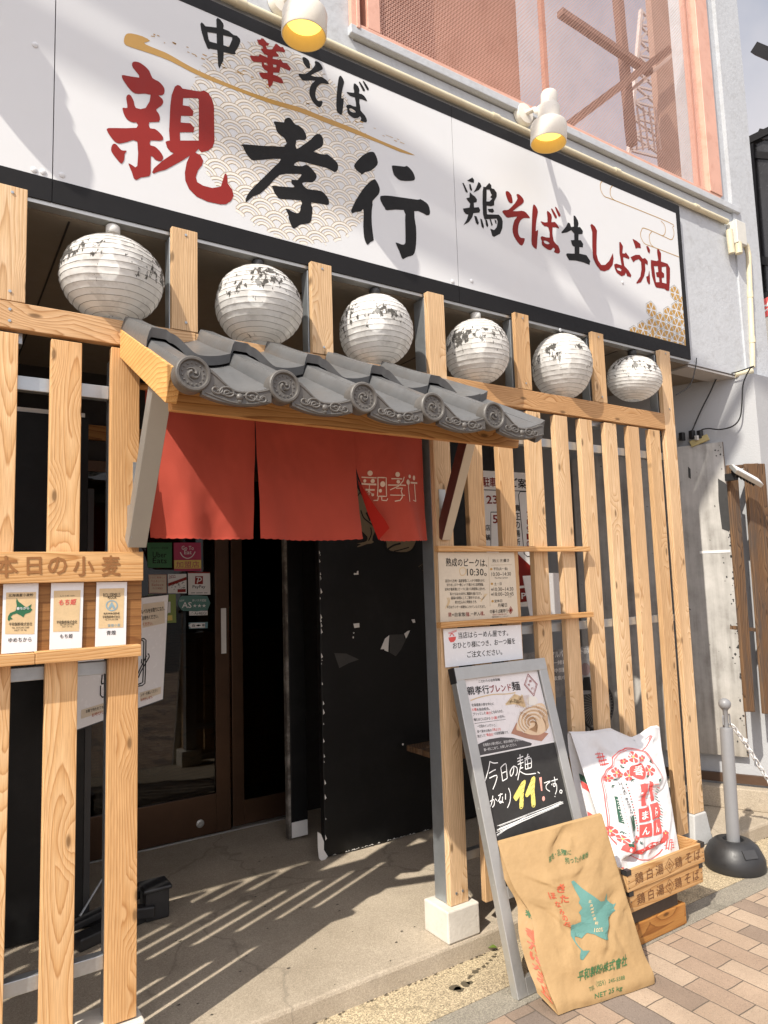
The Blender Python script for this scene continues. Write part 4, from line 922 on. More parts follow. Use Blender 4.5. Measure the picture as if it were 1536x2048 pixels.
# two raking braces
b0, b1 = atx(273, 1074, .541), atx(322, 770, .541)
f = MB(); f.bar(b0+Vector((0,.012,-.02)), b1, .056, .052); f.build('left_brace', pm('brace_metal', (.34,.345,.33), .38, .6, .05, 9), CN, bevel=.002)
f = MB(); f.box(.520, .5185, -.06, .002, b0.z-.005, b0.z+.10); f.box(.535, .56, -.0035, -.001, b0.z-.01, b0.z+.24); f.build('brace_bracket', M_STEEL, CN)
c0, c1 = atx(886, 1076, 1.772), atx(936, 880, 1.772)
f = MB(); f.bar(c0, c1, .044, .050); f.build('right_brace', M_ALUB, CN, bevel=.002)
dd = (c1-c0).normalized(); sdv = Vector((1,0,0)); f = MB(); f.obox((c0+c1)/2+Vector((-.0232,0,0)), (c1-c0)*.498, Vector((.001,0,0)), dd.cross(sdv)*.0245); f.build('brace_side', pm('maroon_steel', (.10,.035,.028), .45, .2), CN)  # red curtain's reflection in the metal, painted on the brace's left face
f = MB(); f.box(1.752, 1.786, -.004, -.001, c0.z+.03, c0.z+.20); f.build('brace_bracket', M_ALU, CN)

# ================================================================== NOREN CURTAIN
NR = thing('noren_curtain', 'red split shop curtain hanging under the tiled canopy', 'curtain', (1.16, .05, 1.62))
NT, NB = 2.13, 1.618
random.seed(9)
def cloth(xa, xb, ph, cut=None, sa=.0, sb=.0):
    def fn(u, v):
        z = NT+(NB-NT)*v
        gl = max(0, v-.42)/.58
        l = xa+sa*gl; r = xb+sb*gl
        if cut: l = xa+cut*gl
        x = l+(r-l)*u
        y = .048+.019*v*math.sin(u*6.2+ph+z*1.5)+.008*math.sin(u*15+ph*2+z*3)*v*v+.007*math.sin(u*3.1+z*9)*v-.014*v
        y += .007*noise.noise(Vector((x*8, z*6, ph)))+.002*noise.noise(Vector((x*30, z*22, ph)))
        z += -.004*math.sin(u*PI)*v + .0015*math.sin(u*90)*(v > .98)
        return (x, y, z)
    return fn
for xa, xb, ph, cut, sa, sb in ((.585, .9685, .3, None, .018, -.010), (.9690, 1.3805, 2.1, None, .008, .002), (1.3810, 1.712, 4.2, .112, 0, .0)):
    f = MB(); f.grid(cloth(xa, xb, ph, cut, sa, sb), 44, 44); o = f.build('curtain_panel', M_CLOTH, NR, smooth='all')
    h = MB()
    fn = cloth(xa, xb, ph, cut, sa, sb)
    h.add([Vector(fn(i/44, .985))+Vector((0,-.0015,0)) for i in range(45)]+[Vector(fn(i/44, 1.0))+Vector((0,-.0022,0)) for i in range(45)], [(45+i, 46+i, i+1, i) for i in range(44)]); h.build('hem', M_CLOTH, o, smooth='all')
NP = PY(.022)
f = MB(); ft = [(706,925),(715,958),(735,990),(755,1020),(770,1040),(779,1056),(757,1080),(748,1058),(735,1025),(720,980)]
a = [at(p[0], p[1], y) for p, y in zip(ft, (.044,.034,.026,.018,.012,.008,.030,.036,.040,.043))]
f.add(a, [(0,9,1),(1,9,8,2),(2,8,3),(3,8,7,4),(4,7,5),(5,7,6)]); f.build('folded_corner', M_CLOTHD, NR, smooth='all')
MB().tube([(.565,.05,2.12),(1.73,.05,2.12)], .012, 12).build('curtain_rod', W_BEAM, NR, smooth=True)
f = MB(); s9 = 9.035; nn = (0,-1,0); third = cloth(1.3810, 1.712, 4.2, .112, 0, 0)
def onc(p):
    w = at(700+p[0]/s9, 900+p[1]/s9, .026); z = w.z; v = (NT-z)/(NT-NB); gl = max(0, v-.42)/.58; l = 1.3810+.112*gl; u = min(max((w.x-l)/(1.712-l), 0), 1)
    return Vector((w.x, third(u, v)[1]-.0022, w.z))
for x, y, rx, ry in ((410,405,45,48),(318,545,28,32),(455,548,36,38),(625,608,45,52),(585,728,28,32),(870,440,38,46),(875,573,30,34),(1097,472,25,34),(1188,497,24,44),(1055,580,37,50),(465,797,22,26)):
    f.add([onc((x+rx*math.cos(2*PI*i/18), y+ry*math.sin(2*PI*i/18))) for i in range(18)], [tuple(range(18))])
def sub(pts, k=4):
    o = []
    for (xa, ya), (xb, yb) in zip(pts[:-1], pts[1:]): o += [(xa+(xb-xa)*i/k, ya+(yb-ya)*i/k) for i in range(k)]
    return o+[pts[-1]]
for pts, w in (([(258,478),(525,492)],22),([(255,597),(515,613)],36),([(335,703),(490,710)],34),([(405,620),(403,800)],18),([(405,715),(375,755)],14),([(412,735),(460,790)],14),([(548,485),(685,492),(688,830),(538,825),(548,478)],22),([(555,830),(548,900),(480,900)],20),([(610,840),(612,900),(690,908),(710,870)],20),([(770,513),(943,522)],22),([(980,485),(955,560),(880,650),(750,715)],20),([(715,625),(1003,640)],22),([(840,690),(940,690),(915,745),(930,800),(930,860),(900,910),(825,922)],20),([(748,808),(972,822)],18),([(1055,620),(1052,940)],16),([(1110,585),(1250,590)],36),([(1195,610),(1205,930),(1140,905)],18)):
    f.strip([onc(p) for p in sub(pts)], w/s9*.00178, nn, .0)
f.build('printed_name', M_THREAD, NR)

# ================================================================== PAPER LANTERNS
def mat_paper():
    m, n, l, b = newmat('lantern_paper'); out = n['Material Output']; v = coords(n, l)
    n1 = N(n, 'ShaderNodeTexNoise', Scale=7, Detail=6); l.new(v, n1.inputs['Vector'])
    r = ramp(n, [(.3, (.70,.68,.64)), (.7, (.86,.855,.84))]); l.new(n1.outputs['Fac'], r.inputs['Fac']); c = r.outputs['Color']
    # worn away paint and grime near the crown
    tc = n.new('ShaderNodeTexCoord'); s = n.new('ShaderNodeSeparateXYZ'); l.new(tc.outputs['Object'], s.inputs[0])
    mp = n.new('ShaderNodeMapping'); mp.inputs['Scale'].default_value = (60, 60, 34); l.new(v, mp.inputs[0])
    n2 = N(n, 'ShaderNodeTexNoise', Scale=1, Detail=3, Roughness=.6); l.new(mp.outputs[0], n2.inputs['Vector'])
    n3 = N(n, 'ShaderNodeTexNoise', Scale=9, Detail=2); l.new(v, n3.inputs['Vector'])
    hz = ramp(n, [(.22, (.15,.15,.15)), (.60, (1,1,1)), (.80, (.85,.85,.85)), (.95, (.2,.2,.2))]); l.new(mathn(n, l, 'MULTIPLY', s.outputs[2], 3.6), hz.inputs['Fac'])
    mk = mathn(n, l, 'ADD', mathn(n, l, 'MULTIPLY', hz.outputs['Color'], .17), mathn(n, l, 'ADD', mathn(n, l, 'MULTIPLY', n2.outputs['Fac'], .5), mathn(n, l, 'MULTIPLY', n3.outputs['Fac'], .5)))
    tr = ramp(n, [(.690, (0,0,0)), (.712, (1,1,1))]); l.new(mk, tr.inputs['Fac'])
    n4 = N(n, 'ShaderNodeTexNoise', Scale=16, Detail=7, Roughness=.7); l.new(v, n4.inputs['Vector']); g4 = ramp(n, [(.50, (0,0,0)), (.60, (1,1,1))]); l.new(n4.outputs['Fac'], g4.inputs['Fac'])
    c = mixc(n, l, mathn(n, l, 'MULTIPLY', g4.outputs['Color'], .45), c, (.50,.485,.46))
    c = mixc(n, l, tr.outputs['Color'], c, (.10,.095,.088)); l.new(c, b.inputs['Base Color']); b.inputs['Roughness'].default_value = .85; b.inputs['Specular IOR Level'].default_value = .08
    t = n.new('ShaderNodeBsdfTranslucent'); l.new(c, t.inputs[0]); m1 = n.new('ShaderNodeMixShader'); m1.inputs[0].default_value = .34; l.new(b.outputs[0], m1.inputs[1]); l.new(t.outputs[0], m1.inputs[2])
    tp = n.new('ShaderNodeBsdfTransparent'); m2 = n.new('ShaderNodeMixShader'); m2.inputs[0].default_value = .13; l.new(m1.outputs[0], m2.inputs[1]); l.new(tp.outputs[0], m2.inputs[2]); l.new(m2.outputs[0], out.inputs['Surface'])
    nb = N(n, 'ShaderNodeTexNoise', Scale=42, Detail=4); l.new(v, nb.inputs['Vector']); bumpn(n, l, b, nb.outputs['Fac'], .5, .004); return m
M_LPAPER = mat_paper(); M_WIRE = pm('lantern_wire', (.20,.185,.165), .6); M_COPPER = pm('copper_stem', (.30,.13,.055), .4, .6)
M_SOCKW = pm('white_socket', (.6,.59,.56), .4)
def lantern(px, py, y, r, hgt, z0, label, seed, dark_socket, sag=0.0, tilt=0.0):
    c = at(px, py, y); c.z = z0-.008; hgt *= 1.07; t = thing('paper_lantern', label, 'lantern', c+Vector((0,0,-hgt/2)), 'white paper lanterns in a row under the signboard')
    NR_ = 18; S = 4; NV = NR_*S; NU = 72
    def pt(u, v):
        th = PI*(.085+.85*v); a = 2*PI*u
        rr = r*math.sin(th)**.92; z = c.z+math.cos(th)*hgt/2*1.02
        k = (v*NR_) % 1.0; d = math.sin(PI*k)
        nz = noise.noise(Vector((math.cos(a)*1.6+seed, math.sin(a)*1.6, v*2.6+seed*3)))
        fz = noise.noise(Vector((math.cos(a)*7+seed, math.sin(a)*7, int(v*NR_)*1.7+seed)))
        rr *= 1-.009*d*(1+1.6*fz)+.055*nz+.016*noise.noise(Vector((math.cos(a)*5, math.sin(a)*5+seed, v*9)))
        if sag: z += sag*r*math.cos(a+seed)*math.sin(th)
        sk = .5+.5*math.cos(a-1.1-seed); z += .035*hgt*sk*math.sin(th)*max(0, v-.45)*2
        x = c.x+rr*math.cos(a)+tilt*(z-c.z)
        return Vector((x, c.y+rr*math.sin(a), z))
    f = MB(); vs = [pt(i/NU, j/NV) for j in range(NV+1) for i in range(NU)]
    f.add(vs, [(j*NU+i, j*NU+(i+1) % NU, (j+1)*NU+(i+1) % NU, (j+1)*NU+i) for j in range(NV) for i in range(NU)])
    f.build('paper_shade', M_LPAPER, t, smooth='all')
    w = MB()
    for j in range(1, NR_): w.tube([pt(i/36, j/NR_) + (pt(i/36, j/NR_)-c)*.003 for i in range(36)], .0008, 5, closed=True)
    w.build('rib_wire', M_WIRE, t, smooth='all')
    tp = c+Vector((0,0,hgt/2))
    s_ = MB(); s_.tube([tp+Vector((0,0,-.09)), (c.x, c.y, 2.63)], .006, 10); s_.build('stem', M_COPPER, t, smooth=True)
    s_ = MB(); s_.lathe([(.020,0),(.023,.004),(.023,.024),(.020,.028)], (c.x, c.y, 2.628), (0,0,1), 20); s_.build('socket', M_BLKPL if dark_socket else M_SOCKW, t, smooth=True)
    b = c+Vector((-.02,-.035,.02)); s_ = MB(); s_.lathe([(.0,-.034),(.02,-.028),(.033,-.008),(.034,.006),(.028,.024),(.016,.042),(.014,.075),(0,.075)], b, (0,0,1), 20, cap=False); s_.build('bulb', M_BULB, t, smooth=True)
    return t
lantern(225, 562, 0.060, 0.163, 0.251, 2.475, 'largest white paper lantern, leftmost of the row, above the left slats', .7, False)
lantern(517, 613, 0.060, 0.160, 0.266, 2.486, 'white paper lantern behind the middle of the tiled canopy, second from the left', 2.3, True)
lantern(752, 663, 0.060, 0.152, 0.270, 2.482, 'white paper lantern with a black worn crown above the right part of the tiled canopy', 4.4, True)
lantern(955, 710, 0.060, 0.148, 0.272, 2.480, 'creamy paper lantern on a white socket at the right end of the tiled canopy', 6.1, False)
lantern(1124, 739, 0.060, 0.146, 0.300, 2.493, 'ripped paper lantern with a bare bulb showing through, second from the right', 8.2, True)
lantern(1268, 762, 0.060, 0.140, 0.228, 2.509, 'squashed small paper lantern, rightmost of the row beside the end post', 10.5, True, sag=.12, tilt=.1)
f = MB(); p = at(430, 590, .55)
dm = thing('ceiling_lamp', 'dark dome lamp under the soffit between the first two lanterns', 'lamp', p)
f.lathe([(.0,.06),(.06,.05),(.11,.0),(.115,-.012),(.105,-.012)], p, (0,0,1), 28, cap=False); f.build('dome', M_BLKPL, dm, smooth=True)
MB().tube([p+Vector((0,0,.055)), (p.x, p.y, SOF)], .01, 8).build('drop_rod', M_BLKPL, dm)

# ================================================================== WHEAT BOARD ON THE LEFT SLATS
WB = thing('wheat_board', 'cedar noticeboard headed with brown brush lettering on the left slats', 'noticeboard', (.1, -.03, 1.27))
h0, h1 = at(0,1103,-.03), at(287,1160,-.03)
f = MB(); f.box(-1.2, at(287,1130,-.032).x, -.032, -.008, at(287,1161,-.032).z, at(287,1103.5,-.032).z); f.build('header_board', W_LEDGE, WB, bevel=.002)
zb0, zb1 = at(150,1165,-.012).z, at(283,1290,-.03).z
f = MB(); f.box(-1.2, at(283,1230,-.008).x, -.0075, -.0015, zb1-.01, zb0+.03); f.build('backing_board', W_PLY, WB)
f = MB(); xs = at(71,1300,-.045).x
f.box(-1.2, xs-.001, -.048, -.002, at(283,1312,-.048).z, at(283,1291,-.048).z); f.box(xs, at(283,1300,-.048).x, -.048, -.002, at(283,1312,-.048).z, at(283,1289,-.048).z); f.build('ledge', W_LEDGE, WB, bevel=.002)
BP = PY(-.032); f = MB()
for ch, L, R, h in (('本',(-12,1134),(36,1132),44),('日',(53,1132),(83,1131),36),('の',(95,1132),(134,1131),36),('小',(146,1133),(188,1132),40),('麦',(203,1132),(241,1131),42)):
    hh = (BP(*L)-BP(L[0], L[1]+h)).length; f.text(ch, BP(*L), BP(*R), hh, (0,-1,0), .0012, .035)
f.build('brush_lettering', M_BURN, WB)
def sheet(name, plane, quad, m, label, cat, group=None, th=.002, off=0.0):
    """a flat notice: measured corners on a real plane, a few millimetres thick"""
    q = [plane(*p, off) for p in quad]; n = plane.n
    f = MB(); f.add([v+n*th for v in q]+q, [(0,3,2,1)[::-1], (4,5,6,7)[::-1] if 0 else (7,6,5,4)[::-1], (0,1,5,4), (1,2,6,5), (2,3,7,6), (3,0,4,7)])
    o = f.build(name, m); return tag(o, label, cat, group)
class Print:
    """lettering and pictures on one notice, one mesh per ink"""
    def __init__(s, plane, par, off): s.pl, s.par, s.off, s.m = plane, par, off, {}
    def _mb(s, m, name, own=False):
        s.k = getattr(s, 'k', 0)+1
        return s.m.setdefault((m.name+(str(s.k) if own else ''), name), (MB(), m))[0]
    def t(s, body, L, R, h, m, bold=.0, name='lettering', lift=0.0, shear=0):
        hh = (s.pl(L[0], L[1]-h/2)-s.pl(L[0], L[1]+h/2)).length
        s._mb(m, name, True).text(body, s.pl(*L), s.pl(*R), hh, s.pl.n, s.off+lift, bold, shear); return s
    def p(s, polys, m, smooth=0, name='picture', lift=0.0): s._mb(m, name, name == 'picture').trace(s.pl, polys, s.off+lift, smooth); return s
    def l(s, pts, w, m, name='line', lift=0.0, smooth=0, closed=False):
        q = crom(pts, smooth, closed) if smooth else pts
        s._mb(m, name).strip([s.pl(*a) for a in q], w, s.pl.n, s.off+lift, closed); return s
    def done(s):
        for (k, name), (mb, m) in s.m.items(): mb.build(name, m, s.par)
CPn = PY(-.0115)
def C5(*p): return (p[0]/4.518, 1050+p[1]/4.518)
CARDS = (([(30,535),(348,525),(332,1140),(10,1165)], 'white flour card with a green map of an island, left of the three cards'),
         ([(462,525),(755,520),(738,1108),(445,1128)], 'white flour card with red brush lettering, middle of the three cards'),
         ([(872,517),(1147,514),(1136,1080),(858,1100)], 'white flour card with a blue round crest, right of the three cards'))
cards = [sheet('flour_card', CPn, [C5(*p) for p in q], M_CLEAR, lb, 'card', 'flour cards on the wheat board') for q, lb in CARDS]
P = Print(CPn, cards[0], .0026)
P.p([[C5(*p) for p in ((55,610),(325,605),(308,985),(45,985))]], M_TAN, name='photo')
HOK = [(150,660),(165,690),(205,720),(235,745),(285,715),(275,750),(292,765),(270,790),(225,805),(210,835),(190,820),(150,800),(115,810),(95,830),(115,850),(90,855),(80,870),(68,855),(72,825),(90,795),(140,775),(150,730),(145,690)]
P.p([[C5(*p) for p in HOK]], M_GREEN, lift=.0006).t('北海道産小麦粉', C5(75,637), C5(300,630), 6, M_INK, .012, lift=.0006).t('春ちから', C5(148,755), C5(262,750), 6, M_CLEAR, .02, lift=.0012)
P.t('平和製粉株式会社', C5(80,897), C5(290,893), 7, M_INK, .01, lift=.0006).t('TEL 059-245-5588', C5(105,930), C5(262,925), 3.5, M_INK, lift=.0006).t('NET 25 kg', C5(130,955), C5(238,948), 4, M_INK, lift=.0006).t('ゆめちから', C5(75,1040), C5(284,1034), 9, M_INK, .015); P.done()
P = Print(CPn, cards[1], .0026)
P.p([[C5(*p) for p in ((485,595),(728,588),(712,960),(478,965))]], M_TAN, name='photo').t('もち小麦 100%', C5(540,642), C5(672,637), 2.6, M_INK, lift=.0006).t('もち姫', C5(530,700), C5(685,692), 12, M_PINKRED, .03, lift=.0006, shear=.2)
P.t('平和製粉株式会社', C5(510,880), C5(695,874), 7, M_INK, .01, lift=.0006).t('TEL 059-245-5588', C5(540,903), C5(668,898), 3, M_INK, lift=.0006).t('NET 25 kg', C5(560,922), C5(650,917), 3, M_INK, lift=.0006).t('もち姫', C5(540,1005), C5(655,1002), 9, M_INK, .015); P.done()
P = Print(CPn, cards[2], .0026)
P.p([[C5(*p) for p in ((897,575),(1122,570),(1112,925),(888,935))]], M_TAN, name='photo').t('ROLLERMILLS', C5(932,635), C5(1085,630), 8, M_INK, .012, lift=.0006).t('FLOUR', C5(972,657), C5(1050,654), 6, M_INK, .012, lift=.0006)
ring = [C5(1008+55*math.cos(2*PI*i/24), 728+50*math.sin(2*PI*i/24)) for i in range(24)]; P.p([ring, [C5(1008+44*math.cos(2*PI*i/24), 728+40*math.sin(2*PI*i/24)) for i in range(24)]], pm('crest_blue', (.22,.34,.40), .5), lift=.0006)
P.p([[C5(975,750),(C5(1008,690)),(C5(1040,750)),(C5(1022,760)),(C5(1008,735)),(C5(992,760))]], bpy.data.materials['crest_blue'], lift=.0006)
P.t('KAWAGENE', C5(936,800), C5(1078,797), 4, M_INK, .02, lift=.0006).t('平和製粉株式会社', C5(925,832), C5(1083,828), 6, M_INK, .008, lift=.0006).t('TEL 059-245-5588', C5(945,857), C5(1065,853), 3, M_INK, lift=.0006).t('青煌小麦', C5(970,908), C5(1085,903), 6, bpy.data.materials['crest_blue'], .01, lift=.0006).t('青煌', C5(960,975), C5(1045,970), 9, M_INK, .015); P.done()

# ================================================================== NOTICES ON THE RIGHT SLATS
SHF = thing('notice_rails', 'two thin cedar rails holding notices across the right slats', 'rail', (2.2, -.02, 1.1))
f = MB()
f.box(at(877,1098,-.03).x, at(1181,1098,-.03).x, -.030, -.003, at(877,1103,-.03).z, at(877,1091.5,-.03).z); f.build('upper_rail', W_LEDGE, SHF, bevel=.0015)
f = MB(); f.box(at(882,1250,-.034).x, at(1188,1232,-.034).x, -.034, -.003, at(882,1257,-.034).z, at(882,1245,-.034).z); f.build('lower_rail', W_LEDGE, SHF, bevel=.0015)
HP = PY(-.008)
def C6(*p): return (860+p[0]/4.5176, 1080+p[1]/4.5176)
ho = sheet('opening_hours_poster', HP, [C6(70,112),(C6(757,112)),(C6(795,700)),(C6(92,745))], M_PAPERB, 'beige poster with opening hours held between the two cedar rails', 'poster')
P = Print(HP, ho, .0026)
P.t('熟成のピークは、', C6(140,200), C6(512,208), 17, M_INK, .018).t('10:30。', C6(330,293), C6(508,292), 15, M_INK, .01)
for i, s_ in enumerate(('前日から生地・温度管理にしっかり時間をかけ、','切り出しまで一晩じっくり眠らせた自家製麺。','旨味が最高潮にピークに達する時間帯に合わせ、','私たちは10:30分に暖簾を揚げます。','最高の状態にしてご提供するため、','夜は仕込みに時間をさき、','平日はランチ一本勝負にさせていただきます。')):
    a, b = ((135,493),(148,480),(132,497),(178,462),(188,452),(222,420),(148,498))[i]; y = (368,404,443,485,522,560,604)[i]; P.t(s_, C6(a,y+2), C6(b,y-3), 6.2, M_INK, .006)
P.t('鶏', C6(162,675), C6(190,674), 9, M_RED, .012).t('×自家製', C6(196,674), C6(318,672), 8.5, M_INK, .012).t('麺、', C6(322,671), C6(362,670), 9, M_RED, .012).t('一杯入', C6(364,668), C6(448,666), 8.5, M_INK, .012).t('魂。', C6(450,664), C6(490,663), 9, M_RED, .012)
P.l([C6(525,150), C6(540,600)], .0012, M_GOLDL).t('刻(とき)書き', C6(560,190), C6(712,186), 7.5, M_INK, .006).l([C6(548,228), C6(735,222)], .001, M_GOLDL)
for x, y in ((550,263),(556,396),(562,553)): P.p([[C6(x+11*math.cos(2*PI*i/12), y+11*math.sin(2*PI*i/12)) for i in range(12)]], M_GOLD)
P.t('平日(火〜金)', C6(570,263), C6(698,260), 7, M_INK, .008).t('10:30~14:30', C6(552,310), C6(728,305), 7.5, M_INK).t('The Main Service', C6(580,343), C6(700,340), 3.2, M_INK).t('土・日', C6(577,397), C6(642,394), 6, M_INK, .01)
P.t('❶10:30~14:30' if False else '10:30~14:30', C6(572,446), C6(750,441), 7.5, M_INK).t('18:00~20:45', C6(572,490), C6(752,485), 7.5, M_INK).t('L.O.', C6(705,512), C6(735,510), 3, M_INK)
for y in (448,492): P.p([[C6(558+9*math.cos(2*PI*i/12), y+9*math.sin(2*PI*i/12)) for i in range(12)], [C6(558+4*math.cos(2*PI*i/12), y+4*math.sin(2*PI*i/12)) for i in range(12)]], M_INK)
P.t('定休日', C6(578,552), C6(648,548), 6, M_INK, .008).t('月曜日', C6(608,592), C6(692,587), 7.5, M_INK, .008).t('中華そば親孝行', C6(538,648), C6(700,638), 8, M_INK, .012).t('愛知県から三重県の旨い小麦を', C6(562,676), C6(690,668), 2.8, M_RED)
P.t('営業時間は変わることがあります', C6(555,696), C6(705,687), 2.6, M_INK)
P.p([[C6(725,598),C6(747,633),C6(725,672),C6(703,636)],[C6(725,606),C6(742,633),C6(725,664),C6(708,636)]], M_RED).p([[C6(725,612),C6(738,633),C6(725,658),C6(712,636)]], M_RED2, lift=.0004)
for pts in ([(265,270),(275,255),(300,250),(318,265),(322,290),(305,315),(280,320),(268,300)],): P.l([C6(*p) for p in pts], .004, M_TAN, smooth=3, closed=True)
for x in (0, 14, 28): P.l([C6(135+x,620-x), C6(160+x*.5,560), C6(150+x,520)], .003, M_TAN, smooth=3); P.l([C6(455,560-x), C6(480,525), C6(515-x,485)], .003, M_TAN, smooth=3)
P.done()
nt_ = sheet('ramen_notice', HP, [C6(117,805),C6(818,765),C6(836,1072),C6(137,1152)], M_CLEAR, 'white notice with a red noodle bowl and black brush lettering above the chalkboard', 'notice')
P = Print(HP, nt_, .0026)
P.t('当店はらーめん屋です。', C6(252,862), C6(702,838), 13, M_INK, .014).t('おひとり様につき、お一つ麺を', C6(203,955), C6(765,910), 13, M_INK, .014).t('ご注文ください。', C6(332,1035), C6(648,1008), 13, M_INK, .014)
P.p([[C6(162,880),C6(232,872),C6(228,900),C6(212,920),C6(182,925),C6(168,905)]], M_PINKRED).l([C6(160,842), C6(238,814)], .002, M_PINKRED).l([C6(165,850), C6(236,824)], .002, M_PINKRED).l([C6(175,870), C6(195,845), C6(215,868)], .004, M_PINKRED, smooth=3).done()

# things behind the right slats
PKP = PY(.35)
def C8(*p): return (880+p[0]/3.072, 860+p[1]/3.072)
pk = sheet('parking_sign', PKP, [C8(180,245),C8(600,268),C8(560,1085),C8(180,1085)], M_PAPER, 'white parking notice with red and black lettering behind the right slats', 'sign')
P = Print(PKP, pk, .0026)
P.t('駐車場', C8(262,318), C8(380,324), 20, M_RED2, .03).t('ご案内', C8(430,322), C8(575,336), 20, M_INK, .03).l([C8(200,366), C8(580,378)], .004, M_INK).t('23', C8(282,428), C8(352,428), 17, M_RED2, .03).t('5', C8(322,548), C8(352,548), 17, M_RED2, .03)
P.l([C8(310,505), C8(310,720), C8(350,720)], .004, M_INK).l([C8(310,505), C8(370,505)], .004, M_INK)
for i, ch in enumerate('真正の場所'): P.t(ch, C8(456,480+i*52), C8(490,480+i*52), 14, M_INK, .03)
P.t('店', C8(276,600), C8(306,600), 12, M_INK, .03).t('舗', C8(276,660), C8(306,660), 12, M_INK, .03).l([C8(480,400), C8(490,378), C8(600,380)], .005, M_INK).l([C8(480,400), C8(515,760), C8(535,778), C8(600,770)], .005, M_INK)
for i, ch in enumerate('78910'): P.t(ch, C8(530,520+i*45), C8(550,520+i*45), 12, M_RED2, .03)
P.p([[C8(475,760),C8(475,960),C8(560,950),C8(560,840)]], M_RED2).p([[C8(475,975),C8(560,965),C8(560,1050),C8(485,1060)]], M_RED2).t('P1', C8(497,1020), C8(545,1016), 12, M_PAPER, .03, lift=.001).done()
for nm, q, lb in (('paper_sheet', [(1045,1152),(1077,1150),(1078,1232),(1060,1236)], 'blank white sheet hanging slightly tilted behind the right slats'), ('paper_sheet', [(1092,1146),(1125,1146),(1132,1228),(1098,1230)], 'upright blank white sheet right of the tilted one behind the slats')):
    sheet(nm, PY(.16), q, M_CLEAR, lb, 'paper', 'blank sheets behind the right slats')
rp = sheet('recruitment_poster', PY(.40), [C8(500,1375),C8(930,1325),C8(925,1620),C8(520,1665)], pm('dim_poster', (.20,.20,.205), .4, 0, .45, 18), 'dark grey recruiting poster with white lettering low behind the right slats', 'poster')
P = Print(PY(.40), rp, .0026)
P.t('アルバイト', C8(680,1382), C8(800,1368), 13, M_PAPER, .02).t('パート募集', C8(805,1366), C8(925,1352), 13, M_PAPER, .02)
for i, s_ in enumerate(('一緒に働く','仲間を大','募集中です')): P.t(s_, C8(690,1432+i*48), C8(830,1416+i*48), 9, M_PAPER, .015)
P.p([[C8(890+30*math.cos(2*PI*i/14), 1470+40*math.sin(2*PI*i/14)) for i in range(14)]], pm('dim_face', (.22,.15,.15), .6), 0).p([[C8(860,1600),C8(880,1520),C8(918,1515),C8(925,1600)]], M_INK).done()
fn_ = thing('round_fan', 'round dark fan guard standing behind the lower right slats', 'fan', at(1195,1412,.5)+Vector((0,0,-.15)))
f = MB(); c = at(1195,1412,.5)
f.tube([c+Vector((.13*math.cos(2*PI*i/40),0,.13*math.sin(2*PI*i/40))) for i in range(40)], .008, 8, closed=True); f.lathe([(.12,0),(.12,.05),(0,.055)], c+Vector((0,.06,0)), (0,1,0), 30); f.build('housing', M_BLKPL, fn_, smooth=True)
f = MB()
for i in range(44): a = 2*PI*i/44; f.bar(c+Vector((.03*math.cos(a),-.005,.03*math.sin(a))), c+Vector((.128*math.cos(a+.3),-.005,.128*math.sin(a+.3))), .002, .002, (0,1,0))
f.build('guard', M_WIRE, fn_); MB().box(c.x-.03, c.x+.03, c.y-.02, c.y+.04, .076, c.z-.13).build('stand', M_BLKPL, fn_)
pi_ = tag(MB().box(2.60, 2.68, .55, .62, .0755, 2.4).build('grey_downpipe', pm('dim_pipe', (.10,.10,.105), .5), bevel=.01), 'square dark grey downpipe behind the right slats', 'pipe')
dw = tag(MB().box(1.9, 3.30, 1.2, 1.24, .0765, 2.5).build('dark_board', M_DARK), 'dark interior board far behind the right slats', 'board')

# door stickers
DS = PY(1.7168)
def C7(*p): return (260+p[0]/4.2667, 1060+p[1]/4.2667)
def sticker(q, m, label): return sheet('door_sticker', DS, [C7(*p) for p in q], m, label, 'sticker', 'stickers on the entrance door glass', th=.001)
s1 = sticker([(147,108),(357,108),(357,322),(150,322)], pm('sticker_green', (.03,.155,.05), .4), 'square green delivery sticker with black lettering on the door glass')

P = Print(DS, s1, .0015); P.t('デリバリー対応店', C7(180,155), C7(325,153), 5, M_INK).t('Uber', C7(193,210), C7(310,212), 11, M_INK, .012).t('Eats', C7(193,260), C7(313,262), 11, M_INK, .012); P.done()
s2 = sticker([(372,108),(604,108),(608,350),(376,350)], M_MAG, 'pink and yellow member shop sticker with a smile on the door glass')
P = Print(DS, s2, .0015); P.p([[C7(376,258),C7(606,256),C7(607,328),C7(376,330)]], M_YEL).t('Go To', C7(440,152), C7(543,154), 8, M_PAPER, .015).t('Eat', C7(462,190), C7(525,190), 8, M_PAPER, .015).l([C7(428,190), C7(450,225), C7(490,242), C7(530,225), C7(555,185)], .005, M_PAPER, smooth=4).t('加盟店', C7(393,296), C7(590,294), 13, M_MAG, .01, lift=.0006); P.done()
s3 = sticker([(158,380),(312,380),(314,540),(160,540)], M_PAPERB, 'small cream award sticker with brown lettering on the door glass')
P = Print(DS, s3, .0015)
for i, s_ in enumerate(('さらに美味しく','べぇるシーに','Select','ガイド掲載店')): P.t(s_, C7(168+i*8,405+i*31), C7(302-i*8,405+i*31), 4.5, M_OCHRER)
P.l([C7(162,384),C7(310,384),C7(312,537),C7(163,537)], .003, M_OCHRER, closed=True); P.done()
s4 = sticker([(322,376),(481,374),(483,540),(324,540)], M_PAPER, 'white sticker with a red diagonal band on the door glass')
P = Print(DS, s4, .0015); P.p([[C7(324,455),(C7(480,400)),C7(481,425),C7(325,482)]], M_RED).p([[C7(405,505),C7(475,503),C7(475,530),C7(405,532)]], M_RED).t('2022', C7(332,402), C7(388,395), 6, M_RED, .02)
random.seed(4)
